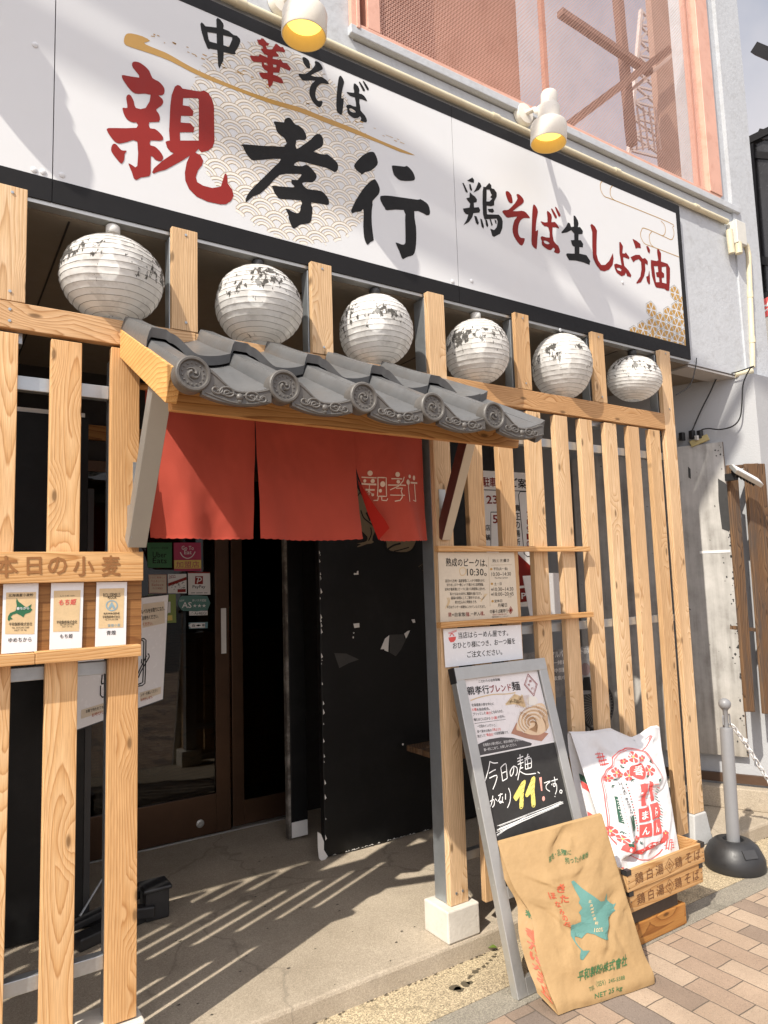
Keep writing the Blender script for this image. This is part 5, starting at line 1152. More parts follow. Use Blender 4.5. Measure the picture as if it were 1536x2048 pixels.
for i in range(26): x = 345+random.random()*120; y = 455+random.random()*62-(x-345)*.1; P.l([C7(x,y), C7(x+12,y-6)], .002, M_INK)
P.done()
s5 = sticker([(494,362),(681,362),(685,552),(497,552)], M_PAPER, 'white payment sticker with a red logo on the door glass')
P = Print(DS, s5, .0015); P.p([[C7(495,358),C7(680,358),C7(681,369),C7(495,369)]], M_RED).p([[C7(556,393),C7(622,393),C7(622,462),C7(552,462)]], M_RED).l([C7(566,404), C7(598,406), C7(608,422), C7(592,436), C7(570,434)], .006, M_PAPER, lift=.0006, smooth=3).l([C7(584,410), C7(572,455)], .006, M_PAPER, lift=.0006).t('PayPay', C7(533,488), C7(642,487), 8, M_INK, .012)
for a, b in ((520,555),(565,620),(630,660)): P.l([C7(a,537), C7(b,536)], .003, M_INK)
P.done()
s6 = sticker([(150,552),(390,548),(394,790),(170,800)], pm('sticker_lime', (.20,.27,.05), .4), 'lime green sticker partly behind the waiting sign on the door glass')
P = Print(DS, s6, .0015); P.p([[C7(318,612),C7(345,612),C7(345,705),C7(318,708)]], M_PAPER).p([[C7(318,730),C7(360,725),C7(362,770),C7(318,775)]], M_YEL); P.done()
f = [(412,610),(425,580),(460,563),(660,565),(662,682),(470,690),(430,670),(412,640)]
s7 = sticker([(440,563),(660,563),(662,684),(450,690)], M_TEAL, 'teal rating sticker with three stars on the door glass')
P = Print(DS, s7, .0015); P.p([[C7(*p) for p in f]], M_TEAL, 2).t('AS', C7(443,640), C7(525,640), 12, M_PAPER, .02, lift=.0006).t('★★★', C7(535,645), C7(648,645), 7, M_PAPER, lift=.0006).t('あいスタ認証', C7(530,600), C7(650,600), 5, M_PAPER, lift=.0006).t('NEW', C7(422,605), C7(462,600), 3.5, M_PAPER, lift=.0006); P.done()
s8 = sticker([(505,692),(662,688),(662,726),(505,730)], M_PAPER, 'narrow grey register sticker below the teal one on the door glass')
P = Print(DS, s8, .0015); P.t('AirREGI', C7(548,712), C7(650,710), 5.5, M_INK).l([C7(515,720),C7(530,700),C7(542,718)], .002, M_INK, closed=True); P.done()
s9_ = sticker([(500,790),(665,784),(662,838),(505,842)], pm('sticker_blue', (.13,.26,.30), .4), 'blue grey automatic door arrow sticker on the door glass')
P = Print(DS, s9_, .0015); P.p([[C7(498,815),C7(520,795),C7(640,792),C7(640,832),C7(522,838)]], M_PAPER).t('自', C7(530,815), C7(553,815), 5, M_INK, .02, lift=.0006).t('動', C7(615,813), C7(640,812), 5, M_INK, .02, lift=.0006).p([[C7(560,815),C7(583,806),C7(607,813),C7(583,822)]], M_INK, lift=.0006); P.done()

# waiting sign on a stand behind the left slats
dW = (at(325,1395,.90)-at(160,1455,.78)); dW.z = 0; dW.normalize(); WS0 = at(325,1395,.90)
WSP = Plane(WS0, Vector((dW.y, -dW.x, 0)))
ws = thing('waiting_sign', 'white waiting sign with pen drawing on a black stand behind the left slats', 'sign stand', (.70, .82, .0755))
q = [WSP(335,1190), WSP(324,1398), WSP(110,1474), WSP(110,1215)]
def slab(f, q, n, t0, t1): f.add([v+n*t0 for v in q]+[v+n*t1 for v in q], [(0,1,2,3),(7,6,5,4),(0,4,5,1),(1,5,6,2),(2,6,7,3),(3,7,4,0)])
f = MB(); slab(f, q, WSP.n, 0, .006); f.build('sign_panel', M_CLEAR, ws)
f = MB(); c = sum(q, Vector())/4; q2 = [c+(v-c)*1.03 for v in q]; slab(f, q2, WSP.n, -.02, -.001); f.build('sign_frame', M_BLKPL, ws)
P = Print(WSP, ws, .0075)
P.p([[C5(1280,715),C5(1475,690),C5(1480,885),C5(1280,930)]], M_PAPERB).p([[C5(1255,1515),C5(1445,1460),C5(1445,1520),C5(1258,1590)],[C5(1262,1525),C5(1266,1525),C5(1266,1530)]], M_PAPERB).p([[C5(725,1670),C5(985,1590),C5(980,1670),C5(722,1750)]], M_PAPERB)
P.t('レベルをお取りになり、', C5(1270,785), C5(1478,752), 9, M_INK, .02, lift=.001).t('お待ちください。', C5(1275,842), C5(1420,822), 9, M_INK, .02, lift=.001).t('ください。', C5(1282,898), C5(1368,885), 7, M_OCHRER, .02, lift=.001).t('ンターお越しください', C5(1262,1535), C5(1418,1490), 6, M_INK, .015, lift=.001).t('お呼びします。', C5(1264,1580), C5(1370,1550), 6, M_OCHRER, .015, lift=.001).t('お車で待たれてもかまい', C5(765,1685), C5(985,1625), 7, M_INK, .015, lift=.001).t('お呼びしたさ', C5(820,1718), C5(985,1668), 7, M_OCHRER, .015, lift=.001)
for pts in ([(1255,1030),(1290,1025),(1310,1040),(1305,1330),(1300,1430),(1275,1450),(1240,1455)], [(1240,1045),(1275,1040),(1290,1055),(1285,1330),(1280,1420),(1260,1432),(1235,1440)], [(1325,1165),(1335,1165),(1340,1190),(1260,1330),(1240,1380)], [(1315,1180),(1235,1345)], [(905,1435),(985,1420)], [(900,1450),(898,1535),(915,1555),(985,1545)], [(915,1350),(907,1430)], [(930,1350),(950,1380),(985,1385)], [(1268,1250),(1272,1210)]): P.l([C5(*p) for p in pts], .005, M_INK, lift=.0004)
P.done()
f = MB(); b = WS0+dW*(-.2)+Vector((0,.03,0)); b.z = 0
f.tube([tuple(at(160,1832,.84)), tuple(at(214,1742,.92))], .0045, 8); f.build('stand_pole', M_STEEL, ws, smooth=True)
f = MB(); c0 = atz(150,1840,.0755); c1 = atz(305,1800,.0755)
f.bar((.52,.80,.10),(.86,.93,.10), .07, .05); f.bar((.56,.96,.12),(.84,.86,.12), .05, .05); f.box(.80,.90,.86,.96,.076,.205); f.box(.79,.91,.85,.97,.19,.21); f.bar((.50,.86,.14),(.82,1.0,.15), .05, .03); f.build('stand_base', M_BLKPL, ws, bevel=.008)

# ================================================================== CHALKBOARD
AF = thing('chalkboard_sign', 'aluminium framed chalkboard with noodle poster leaning against the right slats', 'chalkboard', (2.0, -.2, .0))
AX0, AX1, AY0, AYT, AZT = 1.7525, 2.257, -.338, -.052, 1.105
aD = Vector((0, AYT-AY0, AZT)).normalized(); aN = Vector((0, -aD.z, aD.y)); AL = Vector((0, AYT-AY0, AZT)).length
def AP(x, s, o=0.0): return Vector((x, AY0, .002))+aD*s+aN*o
APL = Plane((AX0, AY0, .002), aN)
fw, ft_ = .047, .034
f = MB()
def abox(f, x0, x1, s0, s1, o0, o1):
    f.obox((AP(x0,s0,o0)+AP(x1,s1,o1))/2, Vector(((x1-x0)/2,0,0)), aD*(s1-s0)/2, aN*(o1-o0)/2)
for x0, x1 in ((AX0, AX0+fw), (AX1-fw, AX1)): 
    f = MB(); abox(f, x0, x1, 0, AL-.0005, -ft_, 0); f.build('side_rail', M_ALU, AF, bevel=.0025)
for s0, s1 in ((0, .055), (AL-.050, AL), (.305, .345)):
    f = MB(); abox(f, AX0+(fw+.0005 if s0 > 0 and s1 < 1 else 0)+(.0005 if s1 > 1 else 0)+(fw+.0005 if s0 == 0 else 0), AX1-(fw+.0005 if s1 < 1 else 0), s0, s1, -ft_+.001, .0012 if s1 > 1 else -.0006); f.build('cross_rail', M_ALU, AF, bevel=.002)
f = MB(); abox(f, AX0-.0015, AX0+.002, AL-.06, AL+.001, -ft_-.002, .002); f.build('corner_cap', M_BLKPL, AF)
f = MB(); abox(f, AX0+fw, AX1-fw, .345, AL-.05, -.020, -.012); f.build('board', M_CHALKB, AF)
f = MB()
for s_ in (.12, .36, .62): f.lathe([(.004,0),(.004,.001),(0,.0015)], AP(AX0-.0002, s_, -.017), (-1,0,0), 10, cap=False)
f.build('screw', M_ALU, AF)
def C2(*p): return (880+p[0]/5.12, 1310+p[1]/5.12)
pq = [C2(225,235), C2(1010,150), C2(1190,885), C2(385,1052)]
q = [APL(*p, -.0115) for p in pq]; f = MB(); f.add(q, [(3,2,1,0)]); ps = f.build('noodle_poster', pm('poster_pinkish', (.72,.685,.68), .3, 0, .05, 5), AF)
P = Print(APL, AF, -.0105)
P.l([C2(*p) for p in ((230,240),(1008,155),(1186,885),(387,1045))], .006, M_PAPER, closed=True, name='poster_edge')
P.t('こだわりの自家製麺', C2(412,268), C2(630,245), 5.5, M_INK, .006).t('親孝行', C2(295,365), C2(520,345), 17, M_INK, .02).t('ブレンド', C2(525,345), C2(745,322), 15, M_RED, .02).t('麺', C2(752,318), C2(835,310), 18, M_INK, .02).l([C2(330,462),C2(420,430),C2(560,400),C2(700,395),C2(790,380)], .004, M_TAN, smooth=3)
for i, (s_, a, b, y) in enumerate((('北海道産小麦を中心に',340,570,503),('を独自配合。',395,525,551),('プリッとした',355,485,597),('となめらかさ、',545,665,577),('噛むほどに広がる',365,530,653),('の甘み。',610,680,628),('一口目のインパクトと、',400,590,722),('食べ進めた時の',398,545,775),('両立した',402,480,825),('の自家製麺です。',575,722,795))): P.t(s_, C2(a,y+6), C2(b,y-8), 6, M_INK, .004)
for s_, a, b, y in (('４種',345,392,555),('弾力',490,540,590),('小麦',535,605,640),('心地よさを',548,640,758),('“黄金比”',485,570,812)): P.t(s_, C2(a,y+3), C2(b,y-2), 6, M_PINKRED, .01)
P.l([C2(372,698),C2(690,655)], .0012, M_INK)
P.p([[C2(385,925),C2(430,900),C2(520,860),C2(640,840),C2(760,845),C2(860,870),C2(940,895),C2(960,905),C2(950,925),C2(405,1030)]], pm('poster_charcoal', (.06,.055,.055), .4), name='picture')
P.t('北海道の小麦の恵みと、毎日の製造でかなえる', C2(455,920), C2(850,862), 6, M_PAPER, .004, lift=.001).t('麺一杯にこめて、お楽しみください。', C2(465,970), C2(800,912), 6, M_PAPER, .004, lift=.001)
M_NOOD = pm('noodle_print', (.70,.52,.34), .4, 0, .1, 20); M_NOODD = pm('noodle_print_dark', (.38,.22,.11), .4); M_TRAY = pm('tray_print', (.40,.20,.13), .4)
P.p([[C2(745,800),C2(800,690),C2(860,720),C2(1130,800),C2(1060,880),C2(900,850)]], M_TRAY).p([[C2(810,690),C2(850,600),C2(960,520),C2(1060,490),C2(1110,560),C2(1125,680),C2(1130,740),C2(1050,810),C2(950,815),C2(850,780),C2(800,760)]], M_NOOD, 3, lift=.0005)
for k in range(11):
    t = k/10; P.l([C2(830+90*t,610+170*t-30), C2(900+40*t,600+90*t), C2(980+30*t,640+60*t), C2(990+20*t,720+50*t), C2(930+70*t,760+30*t)], .0030, M_NOODD, smooth=4, lift=.001)
for k in range(9):
    r_ = 30+k*17; P.l([C2(965+r_*1.05*math.cos(a_)+k*2, 690+r_*.95*math.sin(a_)-k*3) for a_ in [2.2+i*.33 for i in range(12)]], .0026, M_NOODD if k % 2 else M_CREAMP, smooth=2, lift=.0012)
for k in range(7): P.l([C2(1000+18*k,515+12*k), C2(1040+14*k,600+18*k), C2(1100,690+15*k)], .0026, M_NOODD, smooth=4, lift=.001)
for k in range(8): P.l([C2(690+12*k,500-14*k), C2(790+8*k,490-9*k), C2(900-6*k,530-18*k)], .009, M_TAN, smooth=4)
for k in range(9): P.l([C2(790+16*k,530+3*k), C2(830+12*k,420-2*k)], .0014, M_NOODD, lift=.0008)
P.p([[C2(960+60*math.cos(2*PI*i/16), 465+48*math.sin(2*PI*i/16)) for i in range(16)]], M_CREAMP, lift=.0004)
dm_ = [C2(918,190),C2(1012,295),C2(978,415),C2(880,300)]; P.l(dm_, .0035, M_RED, closed=True, lift=.001); dc = (sum(p[0] for p in dm_)/4, sum(p[1] for p in dm_)/4)
P.l([(dc[0]+(p[0]-dc[0])*.82, dc[1]+(p[1]-dc[1])*.82) for p in dm_], .0018, M_RED, closed=True, lift=.001)
P.t('親', C2(930,265), C2(955,262), 5, M_RED, lift=.001).t('孝', C2(915,303), C2(940,300), 5, M_RED, lift=.001).t('行', C2(948,342), C2(975,338), 5, M_RED, lift=.001)
P.done()
K = Print(APL, AF, -.0110)
def ch(pts, w=.0036, m=None): K.l([C2(*p) for p in pts], w, m or M_CHALK, smooth=3, name='chalk_writing')
for s_ in ([(530,1085),(515,1170),(480,1290)], [(530,1090),(570,1105),(612,1100)], [(520,1210),(560,1185),(590,1170)], [(525,1260),(600,1230),(590,1300),(560,1375)],
    [(640,1150),(650,1210),(660,1290)], [(642,1150),(690,1110),(700,1170),(708,1260)], [(650,1210),(695,1190)], [(662,1288),(706,1262)],
    [(775,1130),(770,1200),(745,1240),(738,1190),(770,1140),(805,1150),(810,1200),(795,1235)],
    [(810,1060),(870,1035)], [(812,1090),(868,1068)], [(815,1120),(875,1095)], [(838,1015),(842,1120)], [(850,1120),(835,1180),(815,1280)], [(838,1160),(870,1150)], [(840,1190),(900,1220),(1000,1210)],
    [(885,1060),(935,1035)], [(890,1070),(895,1170)], [(893,1075),(950,1055),(955,1150)], [(895,1120),(950,1105)], [(897,1168),(955,1150)], [(915,1070),(920,1160)], [(920,1010),(905,1060)],
    [(1020,1195),(1040,1210)],
    [(530,1500),(570,1480),(575,1530),(555,1560)], [(560,1440),(550,1510),(530,1560)], [(585,1470),(600,1490)], [(615,1440),(660,1420)], [(640,1415),(630,1470),(610,1500)], [(660,1450),(655,1500),(635,1515),(630,1495),(670,1510)], [(690,1420),(690,1480)], [(720,1360),(740,1420),(735,1500),(710,1565)],
    [(1085,1310),(1150,1290),(1110,1330),(1110,1370),(1145,1395)], [(1160,1320),(1168,1332)], [(1175,1310),(1183,1322)], [(1160,1290),(1225,1270)], [(1190,1245),(1200,1330),(1185,1345),(1180,1320),(1210,1320),(1215,1380),(1200,1425)], [(1255,1380),(1245,1400),(1262,1415),(1270,1390),(1255,1380)], [(1193,1445),(1200,1450)]): ch(s_)
for Q in ([(860,1300),(895,1285),(875,1400),(870,1550),(835,1565),(838,1450),(800,1490),(782,1470),(780,1440)], [(960,1260),(992,1250),(985,1380),(995,1535),(960,1545),(950,1420),(915,1450),(895,1430),(930,1340)]):
    K.p([[C2(*p) for p in Q]], M_CHALKY, 0, name='chalk_writing'); ch(Q+[Q[0]], .0028, M_CHALKY)
    for k in range(5): K.l([C2(Q[0][0]-20+k*7, Q[0][1]+40+k*45), C2(Q[0][0]+18, Q[0][1]+10+k*45)], .001, M_CHALKB, lift=.0004, name='chalk_gap')
K.p([[C2(1035,1255),C2(1060,1248),C2(1068,1390),C2(1055,1390)]], M_CHALKP, 0, name='chalk_writing').p([[C2(1080+14*math.cos(2*PI*i/12), 1470+26*math.sin(2*PI*i/12)) for i in range(12)]], M_CHALKP, name='chalk_writing')
random.seed(21)
for k in range(17):
    a = 1750+random.uniform(-10, 75); b = 1490+random.uniform(0, 65); x0 = 580+random.uniform(0, 60); x1 = 1290-random.uniform(0, 60)
    y0 = 1755+k*4.6+random.uniform(-9, 9); y1 = 1495+k*3.2+random.uniform(-9, 9)
    if k > 13: x0, x1, y0 = 600, 900, 1830+random.uniform(-10, 30); y1 = 1650
    K.l([C2(x0,y0), C2((x0+x1)/2,(y0+y1)/2+random.uniform(-6,6)), C2(x1,y1)], random.uniform(.0008, .0022), M_CHALK, lift=random.uniform(0,.0003), name='chalk_writing')
K.done()

# ================================================================== FLOUR BAGS
def mat_bag(name, col, tr, bs, var=.08):
    m = pm(name, col, .6, 0, var, 5, .9, bs, spec=.25, detail=2, bd=.007, dirt=([c*.82 for c in col], .4, 7)); return m
M_KRAFT = mat_bag('kraft_paper', (.325,.212,.100), 0, 17)
M_WBAG = mat_bag('white_paper_bag', (.60,.60,.605), 0, 15, .04)
_folds = {}
def crease(u, v, seed, amp):
    """sharp paper folds: straight ridges and valleys scattered over the sheet, over a soft swell"""
    if seed not in _folds:
        rg = random.Random(seed); _folds[seed] = []
        for i in range(46):
            a = rg.uniform(0, PI); _folds[seed].append((rg.random(), rg.random(), math.cos(a), math.sin(a), rg.uniform(.05, .28), rg.uniform(.025, .10), rg.choice((-1, 1))*rg.uniform(.25, 1.0)))
    h = noise.noise(Vector((u*2.2+seed, v*2.6, seed)))*.35
    for fu, fv, ca, sa, L_, w_, s_ in _folds[seed]:
        du, dv = (u-fu)*.75, v-fv; t = du*ca+dv*sa; d = abs(-du*sa+dv*ca)
        if d < w_ and abs(t) < L_: h += s_*(1-d/w_)*(1-(t/L_)**2)*(w_/.10)**.6*.62
    return amp*h*(1-.65*math.exp(-((v-.84)/.12)**2)*(seed < 5))
class Bag:
    def __init__(s, TL, TR, BL, BR, depth, back, bulge, seed, amp, topd=.012, side_in=.03):
        s.c = [Vector(p) for p in (TL, TR, BL, BR)]; s.d, s.back, s.bulge, s.seed, s.amp, s.topd, s.si = depth, Vector(back).normalized(), bulge, seed, amp, topd, side_in
        s.ov = lambda u, v: Vector((0,0,0))
    def base(s, u, v):
        TL, TR, BL, BR = s.c; return (TL*(1-u)+TR*u)*(1-v)+(BL*(1-u)+BR*u)*v
    def dep(s, v): return s.topd+(s.d-s.topd)*min(1, v*1.25)**.7
    def front(s, u, v):
        p = s.base(u, v); e = (math.sin(PI*min(max(u,0),1))**.55); w = math.sin(PI*min(1, v*.93+.04))
        k = s.bulge*e*w + crease(u, v, s.seed, s.amp)*min(1, e*1.4)*min(1, 8*v+.1)*min(1, (1-v)*6+.3)
        return p-s.back*k+s.ov(u, v)
    def rear(s, u, v): return s.base(u, v)+s.back*(s.dep(v)+s.bulge*.5*math.sin(PI*u)*math.sin(PI*min(1,v*.95)))+s.ov(u, v)*.9
    def side(s, left, t, v):
        u = 0 if left else 1; a, b = s.front(u, v), s.rear(u, v); w = (s.c[1]-s.c[0]).normalized()*(1 if left else -1)
        return a+(b-a)*t+w*s.si*math.sin(PI*t)*(.35+.65*math.sin(PI*min(1, v*1.05)))
    def make(s, name, m):
        f = MB(); f.grid(s.front, 90, 120, flip=True); f.grid(s.rear, 20, 30); f.grid(lambda a, v: s.side(True, a, v), 8, 60); f.grid(lambda a, v: s.side(False, a, v), 8, 60, flip=True)
        f.grid(lambda u, a: s.front(u, 1)+(s.rear(u, 1)-s.front(u, 1))*a, 44, 4, flip=True); f.grid(lambda u, a: s.front(u, 0)+(s.rear(u, 0)-s.front(u, 0))*a, 44, 2)
        return f
    def uv(s, px, py, plane):
        """where a measured point of the print falls on the bag front"""
        w = plane(px, py); TL, TR, BL, BR = s.c; u, v = .5, .5
        for _ in range(25):
            r = s.base(u, v)-w; du = (s.base(u+1e-3, v)-s.base(u, v))*1e3; dv = (s.base(u, v+1e-3)-s.base(u, v))*1e3
            n = du.cross(dv); r = r-n*(r.dot(n)/n.dot(n)); a11, a12, a22 = du.dot(du), du.dot(dv), dv.dot(dv); b1, b2 = -r.dot(du), -r.dot(dv); D = a11*a22-a12*a12
            u += (b1*a22-b2*a12)/D; v += (a11*b2-a12*b1)/D
        return u, v
    def surf(s, u, v, off):
        e = 2e-3; p = s.front(u, v); n = (s.front(u+e, v)-s.front(u-e, v)).cross(s.front(u, v+e)-s.front(u, v-e)).normalized()
        if n.dot(s.back) > 0: n = -n
        return p+n*off
class BagPrint:
    def __init__(s, bag, plane, par, off=.0022): s.b, s.pl, s.par, s.off, s.m = bag, plane, par, off, {}
    def mb(s, m, name, own=False):
        s.k = getattr(s, 'k', 0)+1
        return s.m.setdefault((m.name+(str(s.k) if own else ''), name), (MB(), m))[0]
    def w(s, px, py): 
        u, v = s.b.uv(px, py, s.pl); return s.b.surf(u, v, s.off)
    def poly(s, pts, m, smooth=0, name='print', lift=0, holes=()):
        pts = crom(pts, smooth) if smooth else pts
        vs, fs = fill([[(p[0]*.01, p[1]*.01) for p in pl] for pl in [pts]+list(holes)])
        # refine so the print follows the bulge
        bm = bmesh.new(); bv = [bm.verts.new((x, y, 0)) for x, y in vs]
        for f_ in fs:
            try: bm.faces.new([bv[i] for i in f_])
            except ValueError: pass
        bmesh.ops.triangulate(bm, faces=bm.faces[:])
        for _ in range(3):
            es = [e for e in bm.edges if e.calc_length() > .10]
            if es: bmesh.ops.subdivide_edges(bm, edges=es, cuts=1); bmesh.ops.triangulate(bm, faces=bm.faces[:])
        bm.verts.index_update(); o = s.off; s.off += lift
        s.mb(m, name, name in ('island_map', 'print')).add([s.w(v.co.x*100, v.co.y*100) for v in bm.verts], [tuple(v.index for v in f_.verts)[::-1] for f_ in bm.faces]); s.off = o; bm.free(); return s
    def text(s, body, L, R, h, m, bold=.0, name='lettering', lift=0, vert=0.0):
        vs, fs = glyphs(body, bold); x0 = min(v[0] for v in vs); x1 = max(v[0] for v in vs); y0 = min(v[1] for v in vs); y1 = max(v[1] for v in vs)
        dx, dy = R[0]-L[0], R[1]-L[1]; o = s.off; s.off += lift; out = []
        ux, uy = (0+vert, 1)
        nv = len(glyphs(body, 0)[0]); o2 = s.off
        for i, (x, y) in enumerate(vs):
            s.off = o2+.00004*(i//nv); t = (x-x0)/(x1-x0); k = -((y-(y0+y1)/2)/(y1-y0))*h; out.append(s.w(L[0]+dx*t+ux*k, L[1]+dy*t+uy*k))
        s.mb(m, name, True).add(out, fs); s.off = o; return s
    def line(s, pts, wd, m, smooth=0, closed=False, name='print'):
        q = crom(pts, smooth, closed) if smooth else pts; N_ = len(q); vs = []
        for i, p in enumerate(q):
            a = q[(i-1) % N_] if closed or i else p; b = q[(i+1) % N_] if closed or i < N_-1 else p
            d = math.hypot(b[0]-a[0], b[1]-a[1]) or 1; nx, ny = -(b[1]-a[1])/d*wd/2, (b[0]-a[0])/d*wd/2
            vs += [s.w(p[0]+nx, p[1]+ny), s.w(p[0]-nx, p[1]-ny)]
        s.mb(m, name).add(vs, [(2*i, 2*i+1, 2*((i+1) % N_)+1, 2*((i+1) % N_)) for i in range(N_ if closed else N_-1)]); return s
    def done(s):
        for (k, name), (mb, m) in s.m.items(): mb.build(name.split('#')[0], m, s.par)
kb = Bag((1.800,-.212,.478), (2.215,-.352,.533), (1.802,-.470,.004), (2.207,-.542,.004), .088, (-.18,.86,.45), .032, 3.1, .038, .010, .028)
kb.ov = lambda u, v: Vector((.035*math.exp(-((v-.47)/.13)**2)*max(0, 1-u*2.6), 0, 0))+Vector((.012*math.exp(-((v-.93)/.08)**2)*(u-.4), -.012*math.exp(-((v-.95)/.06)**2), 0))
kr = kb.make('flour_bag', M_KRAFT).build('flour_bag', M_KRAFT, smooth='all'); tag(kr, 'brown kraft flour bag with a teal island map leaning on the chalkboard', 'flour bag')
n_ = (kb.c[1]-kb.c[0]).cross(kb.c[2]-kb.c[0]).normalized(); n_ = n_ if n_.y < 0 else -n_
KP = BagPrint(kb, Plane(kb.base(.5,.5)+n_*.02, n_), kr)
def C3(*p): return (980+p[0]/4.5176, 1600+p[1]/4.5176)
KP.poly([C3(*p) for p in ((690,690),(715,680),(790,745),(880,800),(970,865),(1025,875),(1040,800),(1055,870),(1100,910),(1140,930),(1160,915),(1140,960),(1150,975),(1105,1025),(1060,1040),(1055,1120),(1070,1225),(990,1195),(930,1170),(880,1175),(840,1235),(800,1225),(770,1215),(765,1245),(790,1285),(830,1325),(895,1325),(870,1350),(845,1380),(830,1412),(800,1400),(800,1365),(810,1320),(770,1275),(735,1215),(740,1170),(705,1095),(760,1095),(810,1065),(805,1010),(780,975),(795,920),(755,870),(760,830))], M_TEAL, 1, 'island_map')
for i, c_ in enumerate('北海道産小麦粉'): KP.text(c_, C3(830+i*16,850+i*36), C3(858+i*16,845+i*36), 6, M_TAN, .012, lift=.0012)
KP.text('100%', C3(925,1130), C3(1000,1115), 9, M_TAN, lift=.0012)
KP.text('産地・品種に', C3(498,510), C3(718,452), 10, M_BAGGREEN, .012).text('拘った小麦粉', C3(662,528), C3(878,472), 11, M_BAGGREEN, .012)
KP.text('き', C3(552,755), C3(632,740), 18, M_OCHRER, .035, vert=.2).text('た', C3(592,855), C3(672,840), 18, M_OCHRER, .035, vert=.2)
for i, (c_, x, y, w_) in enumerate((('ほ',485,830,65),('な',540,910,55),('み',590,985,48),('の',625,1040,42),('丘',655,1095,48))): KP.text(c_, C3(x,y), C3(x+w_,y-8), 14-i*.6, M_OCHRER, .03, vert=.3)
KP.text('平和製粉株式會社', C3(775,1555), C3(1285,1425), 24, M_BAGGREEN, .022).text('TEL〈059〉245-5588', C3(890,1680), C3(1255,1585), 11, M_BAGGREEN).text('NET 25 kg', C3(950,1755), C3(1235,1690), 12, M_BAGGREEN, .008)
KP.done()
f = MB(); base_ = kb
for c_, v, h, m_ in (('粉', .50, .045, M_BAGGREEN), ('き', .60, .06, M_OCHRER), ('た', .675, .055, M_OCHRER), ('ほ', .745, .05, M_OCHRER), ('な', .81, .05, M_OCHRER), ('み', .865, .05, M_OCHRER), ('丘', .915, .05, M_OCHRER)):
    vs, fs = glyphs(c_, .035); y0 = min(q[1] for q in vs); y1 = max(q[1] for q in vs); x0 = min(q[0] for q in vs); x1 = max(q[0] for q in vs)
    g2 = MB(); out = []
    for x, y in vs:
        tt = .80-.60*(x-x0)/(x1-x0); vv = v+h*(1-(y-y0)/(y1-y0)); p = kb.side(True, tt, vv)
        n2 = (kb.side(True, tt+.02, vv)-kb.side(True, tt-.02, vv)).cross(kb.side(True, tt, vv+.01)-kb.side(True, tt, vv-.01)).normalized(); n2 = n2 if n2.x < 0 else -n2
        out.append(p+n2*.0025)
    g2.add(out, fs); g2.build('side_lettering', m_, kr)

# crates and their base
def crate(x0, x1, y0, y1, z0, z1, label, quad):
    t = thing('wooden_crate', label, 'crate', ((x0+x1)/2, (y0+y1)/2, z0), 'shallow wooden crates in a stack')
    th = .013
    MB().box(x0, x1, y0, y0+th, z0, z1).build('front_side', W_CRATE, t, bevel=.0012); MB().box(x0, x1, y1-th, y1, z0, z1).build('back_side', W_CRATE, t, bevel=.0012)
    for a, b in ((x0, x0+th), (x1-th, x1)): MB().box(a+.0003, b-.0003, y0+th, y1-th, z0+.001, z1-.001).build('end_side', W_CRATE, t, bevel=.0012)
    MB().box(x0+th, x1-th, y0+th, y1-th, z0+.002, z0+.009).build('bottom', W_CRATE, t)
    f = MB()
    for x, s_ in ((x0, 1), (x1, -1)):
        a, b = sorted((x-s_*.002, x+s_*.024)); f.box(a, b, y0-.002, y0-.0003, z1-.018, z1+.0015); c, d = sorted((x-s_*.002, x-s_*.0003)); f.box(c, d, y0-.0003, y0+.028, z1-.018, z1+.0015); f.box(a, b, y0-.0003, y0+.02, z1+.0003, z1+.0015)
    f.build('corner_fitting', M_BLKPL, t)
    f = MB()
    for x in (x0+.010, x1-.010):
        for z in (z0+.014, z0+.04): f.lathe([(.0025,0),(.002,.001),(0,.0012)], (x, y0-.0002, z), (0,-1,0), 8, cap=False)
    f.build('nail', M_BLKPL, t)
    w = x1-x0; g = MB(); zc = (z0+z1)/2; h_ = (z1-z0)*.52
    for c_, a, b in (('鶏',.09,.19),('白',.235,.305),('湯',.345,.445),('鶏',.595,.69),('そ',.735,.82),('ば',.855,.945)): g.text(c_, (x0+w*a, y0, zc), (x0+w*b, y0, zc), h_, (0,-1,0), .0008, .012)
    cx, hw, hh = x0+w*.525, w*.055, (z1-z0)*.36; g.strip([(cx-hw,y0,zc),(cx,y0,zc+hh),(cx+hw,y0,zc),(cx,y0,zc-hh)], .003, (0,-1,0), .0008, True); g.strip([(cx-hw*.5,y0,zc),(cx,y0,zc+hh*.5),(cx+hw*.5,y0,zc),(cx,y0,zc-hh*.5)], .002, (0,-1,0), .0008, True)
    g.strip([(cx-hw*.25,y0,zc+.004),(cx+hw*.25,y0,zc+.004)], .002, (0,-1,0), .0008); g.strip([(cx,y0,zc+.012),(cx,y0,zc-.012)], .002, (0,-1,0), .0008)
    g.build('burnt_lettering', M_BRAND, t); return t
crate(2.316, 2.822, -.370, -.035, .2245, .3035, 'upper wooden crate with burnt lettering, holding the white flour bag', None)
crate(2.328, 2.806, -.366, -.035, .1440, .2225, 'lower wooden crate with burnt lettering, between upper crate and dark block', None)
tag(MB().box(2.34, 2.655, -.345, -.05, .0845, .1430).build('dark_block', pm('dark_brown_block', (.045,.032,.024), .6, 0, .2, 6), bevel=.003), 'dark brown block between the lower crate and orange box', 'block')
bx = thing('wooden_box', 'orange brown stained wooden box at the bottom of the crate stack', 'box', (2.52, -.2, .001))
MB().box(2.352, 2.684, -.352, -.045, .001, .0835).build('box_body', W_BOX, bx, bevel=.003); MB().box(2.6845, 2.697, -.350, -.047, .001, .083).build('end_board', W_BOX, bx, bevel=.002)

